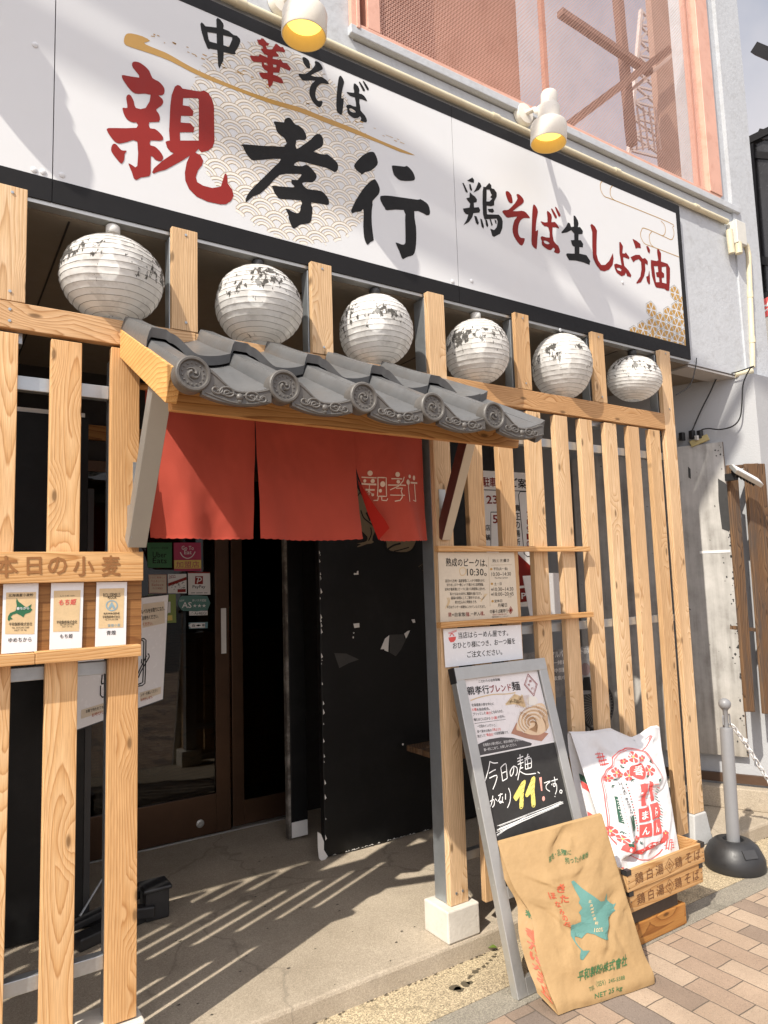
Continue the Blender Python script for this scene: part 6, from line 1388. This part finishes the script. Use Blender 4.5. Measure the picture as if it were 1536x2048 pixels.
wb = Bag((2.400,-.045,.765), (2.955,-.085,.722), (2.375,-.275,.238), (2.775,-.285,.238), .14, (0,.92,.38), .045, 8.3, .040, .015, .03)
def wov(u, v):
    t = max(0, 1-v*6.0); s_ = abs(u-.70); dip = -.050*t*max(0, 1-s_/.20)
    return Vector((0, -.02*t*math.sin(u*9), dip+.004*t*(u > .8)))
wb.ov = wov
wr = wb.make('flour_bag', M_WBAG).build('flour_bag', M_WBAG, smooth='all'); tag(wr, 'white flour bag with red and green floral print standing in the upper crate', 'flour bag')
n_ = (wb.c[1]-wb.c[0]).cross(wb.c[2]-wb.c[0]).normalized(); n_ = n_ if n_.y < 0 else -n_
WPn = BagPrint(wb, Plane(wb.base(.5,.5)+n_*.03, n_), wr)
def C4(*p): return (1130+p[0]/3.7833, 1430+p[1]/3.7833)
def circ(x, y, r, ry=None, n=20): return [C4(x+r*math.cos(2*PI*i/n), y+(ry or r)*math.sin(2*PI*i/n)) for i in range(n)]
for off_ in (0, 12): WPn.line([C4(*p) for p in ((400,950-off_),(350,880),(330+off_,760),(300+off_,600),(285+off_,470),(310+off_,390),(355+off_,345),(375+off_,270+off_),(440,225+off_),(520,210+off_),(600,235+off_),(650-off_,290),(680-off_,340))], 1.6 if off_ == 0 else .9, M_PINKRED, 4)
WPn.line([C4(*p) for p in ((690,340),(725,400),(740,450))], 1.2, M_PINKRED, 3).line([C4(*p) for p in ((480,1020),(560,1070),(640,1085),(720,1060),(770,1000))], 1.8, M_PINKRED, 4)
def flower(x, y, r):
    nm = 'flower'; WPn.k2 = getattr(WPn, 'k2', 0)+1
    for k in range(5):
        a = 2*PI*k/5-.3; WPn.poly([C4(x+r*.15*math.cos(a), y+r*.15*math.sin(a))]+[C4(x+r*(1 if abs(j) < .9 else .8)*math.cos(a+j*.5), y+r*math.sin(a+j*.5)) for j in (-1,-.5,0,.5,1)], M_PINKRED, name='flower#%d' % WPn.k2)
    WPn.poly(circ(x, y, r*.22, n=8), M_YEL, lift=.001, name='flower_centre#%d' % WPn.k2)
for x, y, r in ((505,275,38),(450,318,26),(578,292,26),(375,390,32),(410,412,22),(330,445,32),(470,415,36),(640,385,36),(355,850,42),(420,885,32),(520,890,30),(490,912,26),(765,860,24)): flower(x, y, r)
for x, y, a in ((425,365,-1.0),(640,320,-.4),(365,440,.6),(350,490,1.0),(690,440,.5),(560,930,-.8),(460,885,.4),(410,820,1.2),(490,440,.8),(620,410,1.8)):
    for k in (-1, 0, 1): b = a+k*.7; WPn.poly([C4(x,y), C4(x+14*math.cos(b-.25), y+14*math.sin(b-.25)), C4(x+27*math.cos(b), y+27*math.sin(b)), C4(x+14*math.cos(b+.25), y+14*math.sin(b+.25))], M_DKGREEN, name='leaf')
WPn.poly(circ(545,378,58), M_PINKRED).text('春', C4(512,378), C4(580,374), 19, M_PAPER, .02, lift=.0012)
for y in (470,500,530,560,590): WPn.line([C4(525,y), C4(680,y-5)], .8, M_PINKRED)
WPn.poly([C4(*p) for p in ((540,470),(575,460),(600,470),(590,530),(595,630),(550,632),(556,540),(535,545))], M_PINKRED).poly([C4(*p) for p in ((630,455),(650,460),(660,500),(660,560),(680,615),(650,618),(635,540))], M_PINKRED)
for x, y, c_ in ((528,652,'ま'),(640,640,'ら'),(540,775,'ん'),(652,760,'ん')):
    w_, h_ = (100, 105) if x < 600 else (72, 108); WPn.poly([C4(x,y),C4(x+w_,y-10),C4(x+w_+8,y+h_-12),C4(x+8,y+h_)], M_PINKRED).text(c_, C4(x+26,y+h_*.5), C4(x+w_-18,y+h_*.5-6), 17, M_PAPER, .04, lift=.0012)
WPn.poly([C4(*p) for p in ((360,570),(378,565),(412,755),(388,758))], M_DKGREEN)
for i, c_ in enumerate('イワロイワン'): WPn.text(c_, C4(368+i*6,590+i*29), C4(384+i*6,588+i*29), 5.5, M_PAPER, .02, lift=.0012)
for i, c_ in enumerate('HARU BANMAN'):
    if c_ != ' ': WPn.text(c_, C4(400+i*6.5,480+i*20), C4(420+i*6.5,478+i*20), 4.5, M_INK)
for i in range(18): WPn.poly(circ(452+i*4.6,480+i*20,5.5,n=8), M_PINKRED if i % 3 else M_DKGREEN, name='bead')
for i in range(14): WPn.poly(circ(392+i*4,520+i*25,3.5,n=6), M_PINKRED, name='bead')
for i in range(5): WPn.poly([C4(470+i*4,710+i*22),C4(458+i*4,700+i*22),C4(462+i*4,722+i*22),C4(474+i*4,735+i*22)], M_DKGREEN, name='leaf').poly([C4(478+i*4,708+i*22),C4(494+i*4,692+i*22),C4(494+i*4,716+i*22),C4(480+i*4,735+i*22)], M_DKGREEN, name='leaf')
WPn.line([C4(478,700),C4(495,855)], 1.2, M_DKGREEN)
for i in range(14): WPn.line([C4(690+i*1.8,500+i*22), C4(720+i*1.8,520+i*22)], 1.2, M_DKGREEN if i % 3 else M_PINKRED)
WPn.poly([C4(*p) for p in ((440,905),(475,900),(520,930),(522,965),(420,980),(425,940))], M_PINKRED).poly([C4(*p) for p in ((485,975),(545,990),(600,965),(660,920),(720,920),(745,900),(765,840),(785,855),(790,900),(770,950),(720,965),(660,985),(600,1030),(540,1045),(487,1040))], M_PINKRED, 1).poly([C4(*p) for p in ((440,905),(475,900),(478,925),(450,930))], M_DKGREEN, lift=.001)
WPn.text('ハモラハ', C4(595,968), C4(722,932), 8, M_PAPER, .03, lift=.0014).text('１２３４５', C4(655,1000), C4(715,985), 4, M_PINKRED).text('６７', C4(655,1022), C4(690,1012), 4, M_PINKRED)
for dx, dy in ((245,275),(760,920)):
    for k in range(4): WPn.line([C4(dx+k*10,dy+k*24), C4(dx+75+k*6,dy+k*20)], 1.8, M_PINKRED)
    for k in range(3): WPn.line([C4(dx+25+k*22,dy-10+k*8), C4(dx+30+k*18,dy+80)], 1.4, M_PINKRED)
WPn.line([C4(640,150),C4(655,125),C4(665,135),C4(620,200),C4(590,225)], 1.8, M_PINKRED).line([C4(612,130),C4(650,122)], 1.4, M_PINKRED).poly(circ(462,1145,14,7), M_PINKRED)
WPn.done()
for v0, m_ in ((.36, M_DKGREEN), (.42, M_PINKRED), (.66, M_PINKRED)):
    g2 = MB(); g2.grid(lambda a, b: wb.side(True, .25+.5*a, v0+.055*b)+Vector((-.003,-.001,0)), 4, 4); g2.build('side_print', m_, wr)

# ================================================================== BOLLARD WITH CHAIN
BC = Vector((3.392, -.150, 0)); BL_ = thing('chain_bollard', 'grey plastic chain post with ball top in a round black weighted base', 'bollard', BC)
f = MB(); f.lathe([(.136,.002),(.140,.012),(.140,.046),(.132,.068),(.112,.108),(.086,.130),(.062,.138),(.048,.134),(.042,.120),(.0,.118)], BC, (0,0,1), 48, cap=False); f.build('weighted_base', M_BLKPL, BL_, smooth=True)
f = MB(); c_ = BC+Vector((-.042,-.106,.098)); f.obox(c_, Vector((.032,-.012,0)), Vector((.004,.011,.016)), Vector((-.0012,-.0035,.0024))); f.build('maker_plate', pm('plate_grey', (.035,.035,.036), .4), BL_)
M_PVC = pm('grey_pvc', (.205,.207,.213), .38, 0, .04, 6)
lean = Vector((.026, 0, 1)).normalized()
f = MB(); f.lathe([(.0305,.116),(.0305,.660),(.028,.670),(.017,.674)], BC, lean, 36, cap=False); f.build('post', M_PVC, BL_, smooth=True)
f = MB(); f.lathe([(.012,.672),(.012,.755),(.016,.76)]+[(.0295*math.sin(a), .787-.0295*math.cos(a)) for a in [.55+i*.2 for i in range(13)]]+[(0,.8165)], BC, lean, 32, cap=False); f.build('ball_top', M_PVC, BL_, smooth=True)
f = MB(); hk = BC+lean*.69
for s_ in (-1, 1): f.tube([hk+Vector((s_*.02,0,-.01)), hk+Vector((s_*.030,-.004,.0)), hk+Vector((s_*.030,-.004,.035)), hk+Vector((s_*.026,-.004,.045))], .004, 8)
f.build('hook', M_PVC, BL_, smooth=True)
M_CHAIN = pm('white_chain', (.72,.72,.71), .35, 0, .03, 8)
p0 = hk+Vector((.032,-.004,.0)); p1 = at(1536+40, 1590, -.145); pts = []
for i in range(26):
    t = i/25; p = p0+(p1-p0)*t; p.z -= .10*math.sin(PI*t*.6)*(t); pts.append(p)
f = MB(); ln_ = 0; i = 0; cur = Vector(p0); tgt = 1
path = [pts[0]]
for a, b in zip(pts[:-1], pts[1:]):
    n2 = max(1, int((b-a).length/.004))
    path += [a+(b-a)*(k+1)/n2 for k in range(n2)]
acc, last, k = 0.0, path[0], 0
for a in path[1:]:
    acc += (a-last).length
    if acc >= .031:
        d = (a-last_link if k else a-p0); c_ = a; dirv = (a-path[max(0, path.index(a)-6)]).normalized(); u = dirv.cross(Vector((0,1,0)) if k % 2 else Vector((.3,0,1))).normalized()
        f.tube([c_+dirv*(.022*math.cos(2*PI*j/16))+u*(.0105*math.sin(2*PI*j/16)) for j in range(16)], .0036, 7, closed=True); acc = 0; k += 1; last_link = a
    last = a
f.build('chain', M_CHAIN, BL_, smooth='all')
f = MB(); tg = pts[5]; f.obox(tg+Vector((.016,-.006,-.003)), Vector((.014,0,-.004)), Vector((0,.003,0)), Vector((.002,0,.008))); f.build('chain_clip', M_CHAIN, BL_)

# ================================================================== RIGHT END: PANEL, BOARDS, CABLES
WPL = Plane((4.15,-.03,0), WN)
wpn = thing('weathered_panel', 'tall weathered grey and white plywood panel leaning along the side wall', 'panel', (3.9, .45, .37))
pr_b = WPL(1492,1512); e0 = Vector((4.066, .136, 0))
def wp(s, z, o=0.0): return Vector((e0.x, e0.y, z))+WD*s+WN*o
def mat_ply():
    m, n, l, b = newmat('weathered_ply'); v = coords(n, l, rnd=False)
    n1 = N(n, 'ShaderNodeTexNoise', Scale=3.2, Detail=10, Roughness=.68); l.new(v, n1.inputs['Vector'])
    mp = n.new('ShaderNodeMapping'); mp.inputs['Scale'].default_value = (26, 26, 1.6); l.new(v, mp.inputs[0]); n2 = N(n, 'ShaderNodeTexNoise', Scale=1, Detail=6, Roughness=.6); l.new(mp.outputs[0], n2.inputs['Vector'])
    f = mathn(n, l, 'ADD', mathn(n, l, 'MULTIPLY', n1.outputs['Fac'], .6), mathn(n, l, 'MULTIPLY', n2.outputs['Fac'], .4))
    r = ramp(n, [(.36, (.22,.205,.185)), (.50, (.40,.385,.36)), (.64, (.54,.52,.49))]); l.new(f, r.inputs['Fac'])
    s = n.new('ShaderNodeSeparateXYZ'); l.new(v, s.inputs[0]); lo = ramp(n, [(.0, (.72,.68,.62)), (.45, (1,1,1))]); l.new(s.outputs[2], lo.inputs['Fac'])
    c = mixc(n, l, 1.0, r.outputs['Color'], lo.outputs['Color'], 'MULTIPLY')
    n3 = N(n, 'ShaderNodeTexNoise', Scale=24, Detail=3); l.new(v, n3.inputs['Vector']); sp = ramp(n, [(.71, (0,0,0)), (.74, (1,1,1))]); l.new(n3.outputs['Fac'], sp.inputs['Fac'])
    c = mixc(n, l, mathn(n, l, 'MULTIPLY', sp.outputs['Color'], .8), c, (.03,.027,.025)); l.new(c, b.inputs['Base Color']); b.inputs['Roughness'].default_value = .7
    bumpn(n, l, b, f, .4, .003); return m
M_PLY = mat_ply()
f = MB(); slab(f, [wp(0,.37), wp(.93,.37), wp(.93,2.25), wp(0,2.25)], WN, -.012, 0); f.build('panel_sheet', M_PLY, wpn)
f = MB(); PPL = Plane(wp(0,1), WN)
f.trace(PPL, [[(1436,957),(1449,965),(1456,972),(1462,1055),(1458,1063),(1444,1058),(1441,1035),(1437,1000)]], .0012)
f.trace(PPL, [[(1376,933),(1381,938),(1382,958),(1377,955)]], .0012)
random.seed(12)
for i in range(70):
    z = .38+random.random()*1.86; s_ = random.random()**2*.05; a = random.uniform(.002, .010)
    c_ = wp(s_, z, .0012); k = random.randint(4, 6); f.add([c_+WD*(a*random.uniform(.4,1)*math.cos(2*PI*j/k))+Vector((0,0,a*1.3*random.uniform(.4,1)*math.sin(2*PI*j/k))) for j in range(k)], [tuple(range(k))])
f.build('bare_patch', pm('bare_dark', (.030,.029,.028), .5, 0, .2, 30), wpn)
f = MB(); slab(f, [wp(-.003,.37), wp(-.0005,.37), wp(-.0005,2.25), wp(-.003,2.25)], WN, -.013, .001); f.build('dark_edge', W_OLD, wpn)
f = MB(); f.obox(wp(.09,1.58,.0015), WD*.085, Vector((0,0,.008)), WN*.0008); f.obox(wp(.30,2.0,.0015), WD*.004, Vector((0,0,.2)), WN*.0008); f.build('tape_strip', M_PAPER, wpn)
ob = thing('board_trellis', 'pair of weathered brown boards joined by a batten right of the weathered panel', 'boards', (4.1, -.06, .5))
def lean_board(x0t, x1t, x0b, x1b, yt, yb, y, t, nm):
    q = [at(x0t,yt,y), at(x1t,yt,y), at(x1b,yb,y), at(x0b,yb,y)]; f = MB(); slab(f, q, Vector((0,-1,0)), -t, 0); return f.build(nm, W_OLD, ob, bevel=.003)
lean_board(1457,1475,1494,1511,930,1424,-.03,.02,'narrow_board'); lean_board(1492,1530,1530,1570,927,1428,-.03,.02,'wide_board')
f = MB(); a, b = at(1465,1255,.01), at(1530,1262,.01); f.bar(a, b, .02, .03, (0,1,0)); a, b = at(1462,935,.01), at(1515,930,.01); f.bar(a, b, .02, .03, (0,1,0)); f.build('batten', W_OLD, ob)
fl = thing('floodlight', 'flat grey floodlight with white front fixed on the weathered boards', 'floodlight', at(1490,955,-.1))
a, b = at(1466,937,-.10), at(1519,966,-.10); dn = Vector((0,-.75,.66)); dx = (b-a).normalized(); up_ = dn.cross(dx).normalized()
f = MB(); f.obox((a+b)/2, (b-a)/2, up_*.030, dn*.012); f.build('housing', M_ALU, fl, bevel=.003)
f = MB(); f.obox((a+b)/2+dn*.0132, (b-a)*.46, up_*.024, dn*.001); f.build('front_glass', M_CLEAR, fl)
f = MB()
for i in range(7): p = a+(b-a)*(.12+i*.115); f.obox(p-dn*.02, dx*.004, up_*.02, dn*.008)
f.box(a.x+.03, a.x+.06, -.09, -.03, a.z-.06, a.z-.02); f.build('cooling_fin', M_BLKPL, fl)
CPL = Plane(WP+WN*.045, WN)
pw = thing('power_strip', 'beige power strip with black plugs resting on top of the weathered panel', 'power strip', CPL(1400,885))
a, b = CPL(1381,889), CPL(1417,874); f = MB(); f.bar(a, b, .04, .022, WN); f.build('strip_body', pm('strip_beige', (.42,.34,.14), .45), pw, bevel=.003)
f = MB()
for p in ((1384,868),(1400,868),(1364,872)): c_ = CPL(*p); f.box(c_.x-.016, c_.x+.016, c_.y-.014, c_.y+.014, c_.z-.03, c_.z+.022)
f.build('plug', M_BLKPL, pw, bevel=.004); c_ = CPL(1389,878); MB().box(c_.x-.02, c_.x+.02, c_.y-.03, c_.y-.014, c_.z-.012, c_.z+.016).build('white_plug', M_SOCKW, pw)
def cable(pts, label, r=.0042, pl=None):
    pl = pl or CPL; return tag(MB().tube([pl(*p) for p in crom(pts, 5, False)], r, 8).build('power_cable', M_CABLE, smooth='all'), label, 'cable')
cable([(1508,732),(1480,742),(1445,751),(1434,756),(1420,785),(1400,825),(1384,862)], 'black cable running along the soffit edge then straight down to the power strip')
cable([(1503,733),(1494,748),(1486,770),(1484,805),(1480,835),(1466,852),(1440,859),(1418,857),(1403,860),(1400,868)], 'black cable hanging in a loose loop in front of the grey side wall')
cable([(1393,716),(1391,735),(1380,770),(1352,790)], 'thin brown wire dangling from the sign corner under the soffit', .003, PY(.05))
tag(MB().box(*sum([[min(a, b), max(a, b)] for a, b in zip(at(1417,752,.3), at(1450,743,.34))], [])).build('soffit_bracket', W_OLD), 'small rusty bracket under the soffit by the cables', 'bracket')

# ================================================================== NEIGHBOURING THINGS AT THE RIGHT EDGE
NX = Plane((4.95,0,0), (-1,0,0)); ns = thing('projecting_sign', 'cream projecting sign with red kanji square at the right edge', 'sign', (4.97, 0, 2.3))
q = [NX(1506,612), NX(1600,560), NX(1600,850), NX(1528,868)]
f = MB(); slab(f, q, Vector((-1,0,0)), -.12, 0); f.build('sign_box', pm('cream_sign', (.74,.70,.60), .4, 0, .02, 3), ns)
f = MB(); f.trace(NX, [[(1504,600),(1600,548),(1600,562),(1506,614)]], .004); f.trace(NX, [[(1503,600),(1508,604),(1530,868),(1524,876)]], .004); f.build('sign_frame', M_BLACK, ns)
P = Print(NX, ns, .005); P.p([[(1513,606),(1560,582),(1562,622),(1516,641)]], M_PINKRED).t('均', (1521,622), (1556,604), 26, M_PAPER, .03, lift=.002).done()
bk = MB(); pa = NX(1497,597); bk.tube([pa, NX(1510,606)], .012, 8); bk.tube([at(1500,603,.05), pa], .010, 8); bk.build('sign_bracket', M_BLACK, ns)
FX = Plane((5.6,0,0), (-1,0,0)); bf = thing('billboard_frame', 'tall black steel billboard frame against the sky at the right edge', 'billboard', (5.7, 0, 4))
f = MB(); slab(f, [FX(1507,290), FX(1620,240), FX(1640,600), FX(1524,640)], Vector((-1,0,0)), -.05, 0); f.build('dark_panel', pm('billboard_black', (.035,.035,.037), .25, .2, .3, 4), bf)
f = MB(); f.bar(FX(1490,288), FX(1620,225), .07, .06); f.bar(FX(1503,292), FX(1527,640), .06, .06, (0,1,0)); f.bar(FX(1512,97), FX(1600,135), .07, .08); f.bar(FX(1517,520), FX(1600,535), .05, .06); f.bar(FX(1503,310), FX(1600,316), .04, .05); f.bar(FX(1518,268), FX(1600,280), .05, .07); f.build('steel_frame', M_BLACK, bf)
f = MB(); f.box(5.62, 9.0, -.8, .8, 0, 7.0); nbld = thing('neighbour_building', 'neighbouring dark building mostly hidden behind the billboard at the right edge', 'building', (7, 4, 0)); MB().box(6.2, 12, 1.5, 8, -.01, 5.5).build('wall', pm('neighbour_wall', (.35,.34,.33), .8), nbld)
f = MB()
for y in (2.2, 3.6, 5.0): f.box(6.185, 6.199, y, y+.8, 2.6, 3.8)
f.build('window', M_WINGLASS, nbld)

# overhead cables along the street: out of the picture, seen by the soft shadows they throw on the signboard
for (xa, za), (xb, zb_), r_, d_, lb in (((.0,3.30),(2.1,2.86),.045,6.0,'thick overhead cable crossing above the street, seen only by its soft shadow'), ((1.0,3.50),(3.4,2.80),.035,7.0,'thin overhead cable crossing above the street, seen only by its soft shadow'), ((-.2,3.62),(1.2,3.30),.05,6.5,'overhead cable bundle above the street at the left, seen only by its soft shadow')):
    a, b = Vector((xa,.03,za))-LDIR*d_, Vector((xb,.03,zb_))-LDIR*d_; dv = b-a
    tag(MB().tube([a-dv*.9+Vector((0,0,.0)), a, b, b+dv*.9], r_, 10).build('overhead_cable', M_CABLE, smooth='all'), lb, 'cable')
# dirt gathered along the kerb and the joint of the paving
random.seed(31); f = MB()
for i in range(420):
    x = random.uniform(.6, 4.6); k = random.random()
    y = -.0315-abs(random.gauss(0, .006)) if k < .5 else (-.365+random.gauss(0, .006) if k < .75 else random.uniform(-.36, -.04)); z = .0014 if y > -.249 or y < -.3 else .0014
    r_ = random.uniform(.001, .0042)*(1.6 if k < .5 else 1); n_ = random.randint(4, 6)
    f.add([(x+r_*random.uniform(.5, 2.2 if k < .5 else 1.2)*math.cos(2*PI*j/n_), y+r_*random.uniform(.5, 1)*math.sin(2*PI*j/n_), z+.0003*(i % 4)) for j in range(n_)], [tuple(range(n_))])
tag(f.build('kerb_dirt', pm('dirt_brown', (.085,.066,.042), .9, 0, .4, 30), kind='stuff'), 'specks of dirt gathered along the kerb and paving joint', 'dirt')
random.seed(33); f = MB()
for i in range(60):
    x = random.uniform(.7, 1.7); y = random.uniform(.0, 1.3); r_ = random.uniform(.0015, .006); n_ = 6
    f.add([(x+r_*random.uniform(.5, 1.6)*math.cos(2*PI*j/n_), y+r_*random.uniform(.5, 1)*math.sin(2*PI*j/n_), .0763+.0003*(i % 4)) for j in range(n_)], [tuple(range(n_))])
tag(f.build('floor_specks', pm('floor_dirt', (.06,.05,.038), .9), kind='stuff'), 'small dark specks on the concrete entrance floor', 'dirt')
# fallen leaves and weeds
def leaf(pt, ang, sz, label):
    n = 9; pts = [];
    f = MB()
    for i in range(n):
        t = i/(n-1); w_ = .42*math.sin(PI*min(1, t*1.02))**.8*(1-.3*t); x = t-.5
        pts.append((x, w_, .18*math.sin(PI*t)))
    vs = []; ca, sa = math.cos(ang), math.sin(ang)
    for x, w_, h in pts:
        for s_ in (-1, 0, 1):
            X, Y_, Z = x*sz, s_*w_*sz, (h+abs(s_)*w_*.35)*sz*.5
            vs.append(Vector(pt)+Vector((X*ca-Y_*sa, X*sa+Y_*ca, Z+.002)))
    fs = []
    for i in range(n-1):
        for k in (0, 1): fs.append((3*i+k, 3*i+k+1, 3*i+k+4, 3*i+k+3))
    f.add(vs, fs); o = f.build('fallen_leaf', M_LEAF, smooth='all'); return tag(o, label, 'leaf', 'fallen leaves along the kerb')
leaf(atz(874,1930,.012), .4, .045, 'pale green curled leaf on the concrete below the kerb, left of the block')
leaf(atz(984,1896,.012), -.7, .042, 'darker green leaf below the kerb beside the chalkboard leg')
wd = thing('kerb_weed', 'small dark green weed growing at the kerb between chalkboard and brown bag', 'weed', atz(1045,1870,0.0)); f = MB(); random.seed(6); c_ = atz(1045,1868,.0)
for i in range(26):
    a = random.random()*2*PI; L_ = random.uniform(.03,.075); p = c_+Vector((random.uniform(-.05,.05), random.uniform(-.012,.012), 0)); up_ = random.uniform(.3,1.0)
    d = Vector((math.cos(a),math.sin(a)*.6,up_)).normalized(); s_ = d.cross(Vector((0,0,1))).normalized()*random.uniform(.005,.010); m_ = p+d*L_*.55
    f.add([p, m_+s_, p+d*L_+Vector((0,0,-.008)), m_-s_], [(0,1,2,3)])
f.build('leaves', M_LEAF, wd)
st = MB(); random.seed(8)
tr_ = Plane((0,0,.0012), (0,0,1))
for x, y, r in ((910,1975,11),(918,1978,8),(932,1968,9),(940,1965,6),(942,1952,4),(950,1944,6),(957,1938,4),(968,1933,4),(974,1927,3),(981,1920,3),(988,1913,4),(991,1908,3),(820,1968,3),(938,1956,3)):
    c_ = tr_(x, y); r2 = r/1400*2.9
    st.add([c_+Vector((r2*random.uniform(.6,1.2)*math.cos(2*PI*i/11)*1.2, r2*random.uniform(.6,1.2)*math.sin(2*PI*i/11), 0)) for i in range(11)], [tuple(range(11))])
o = st.build('spilt_drops', pm('wet_stain', (.085,.07,.045), .5), kind='stuff'); tag(o, 'dark liquid drops spilt on the concrete in front of the kerb', 'stain')
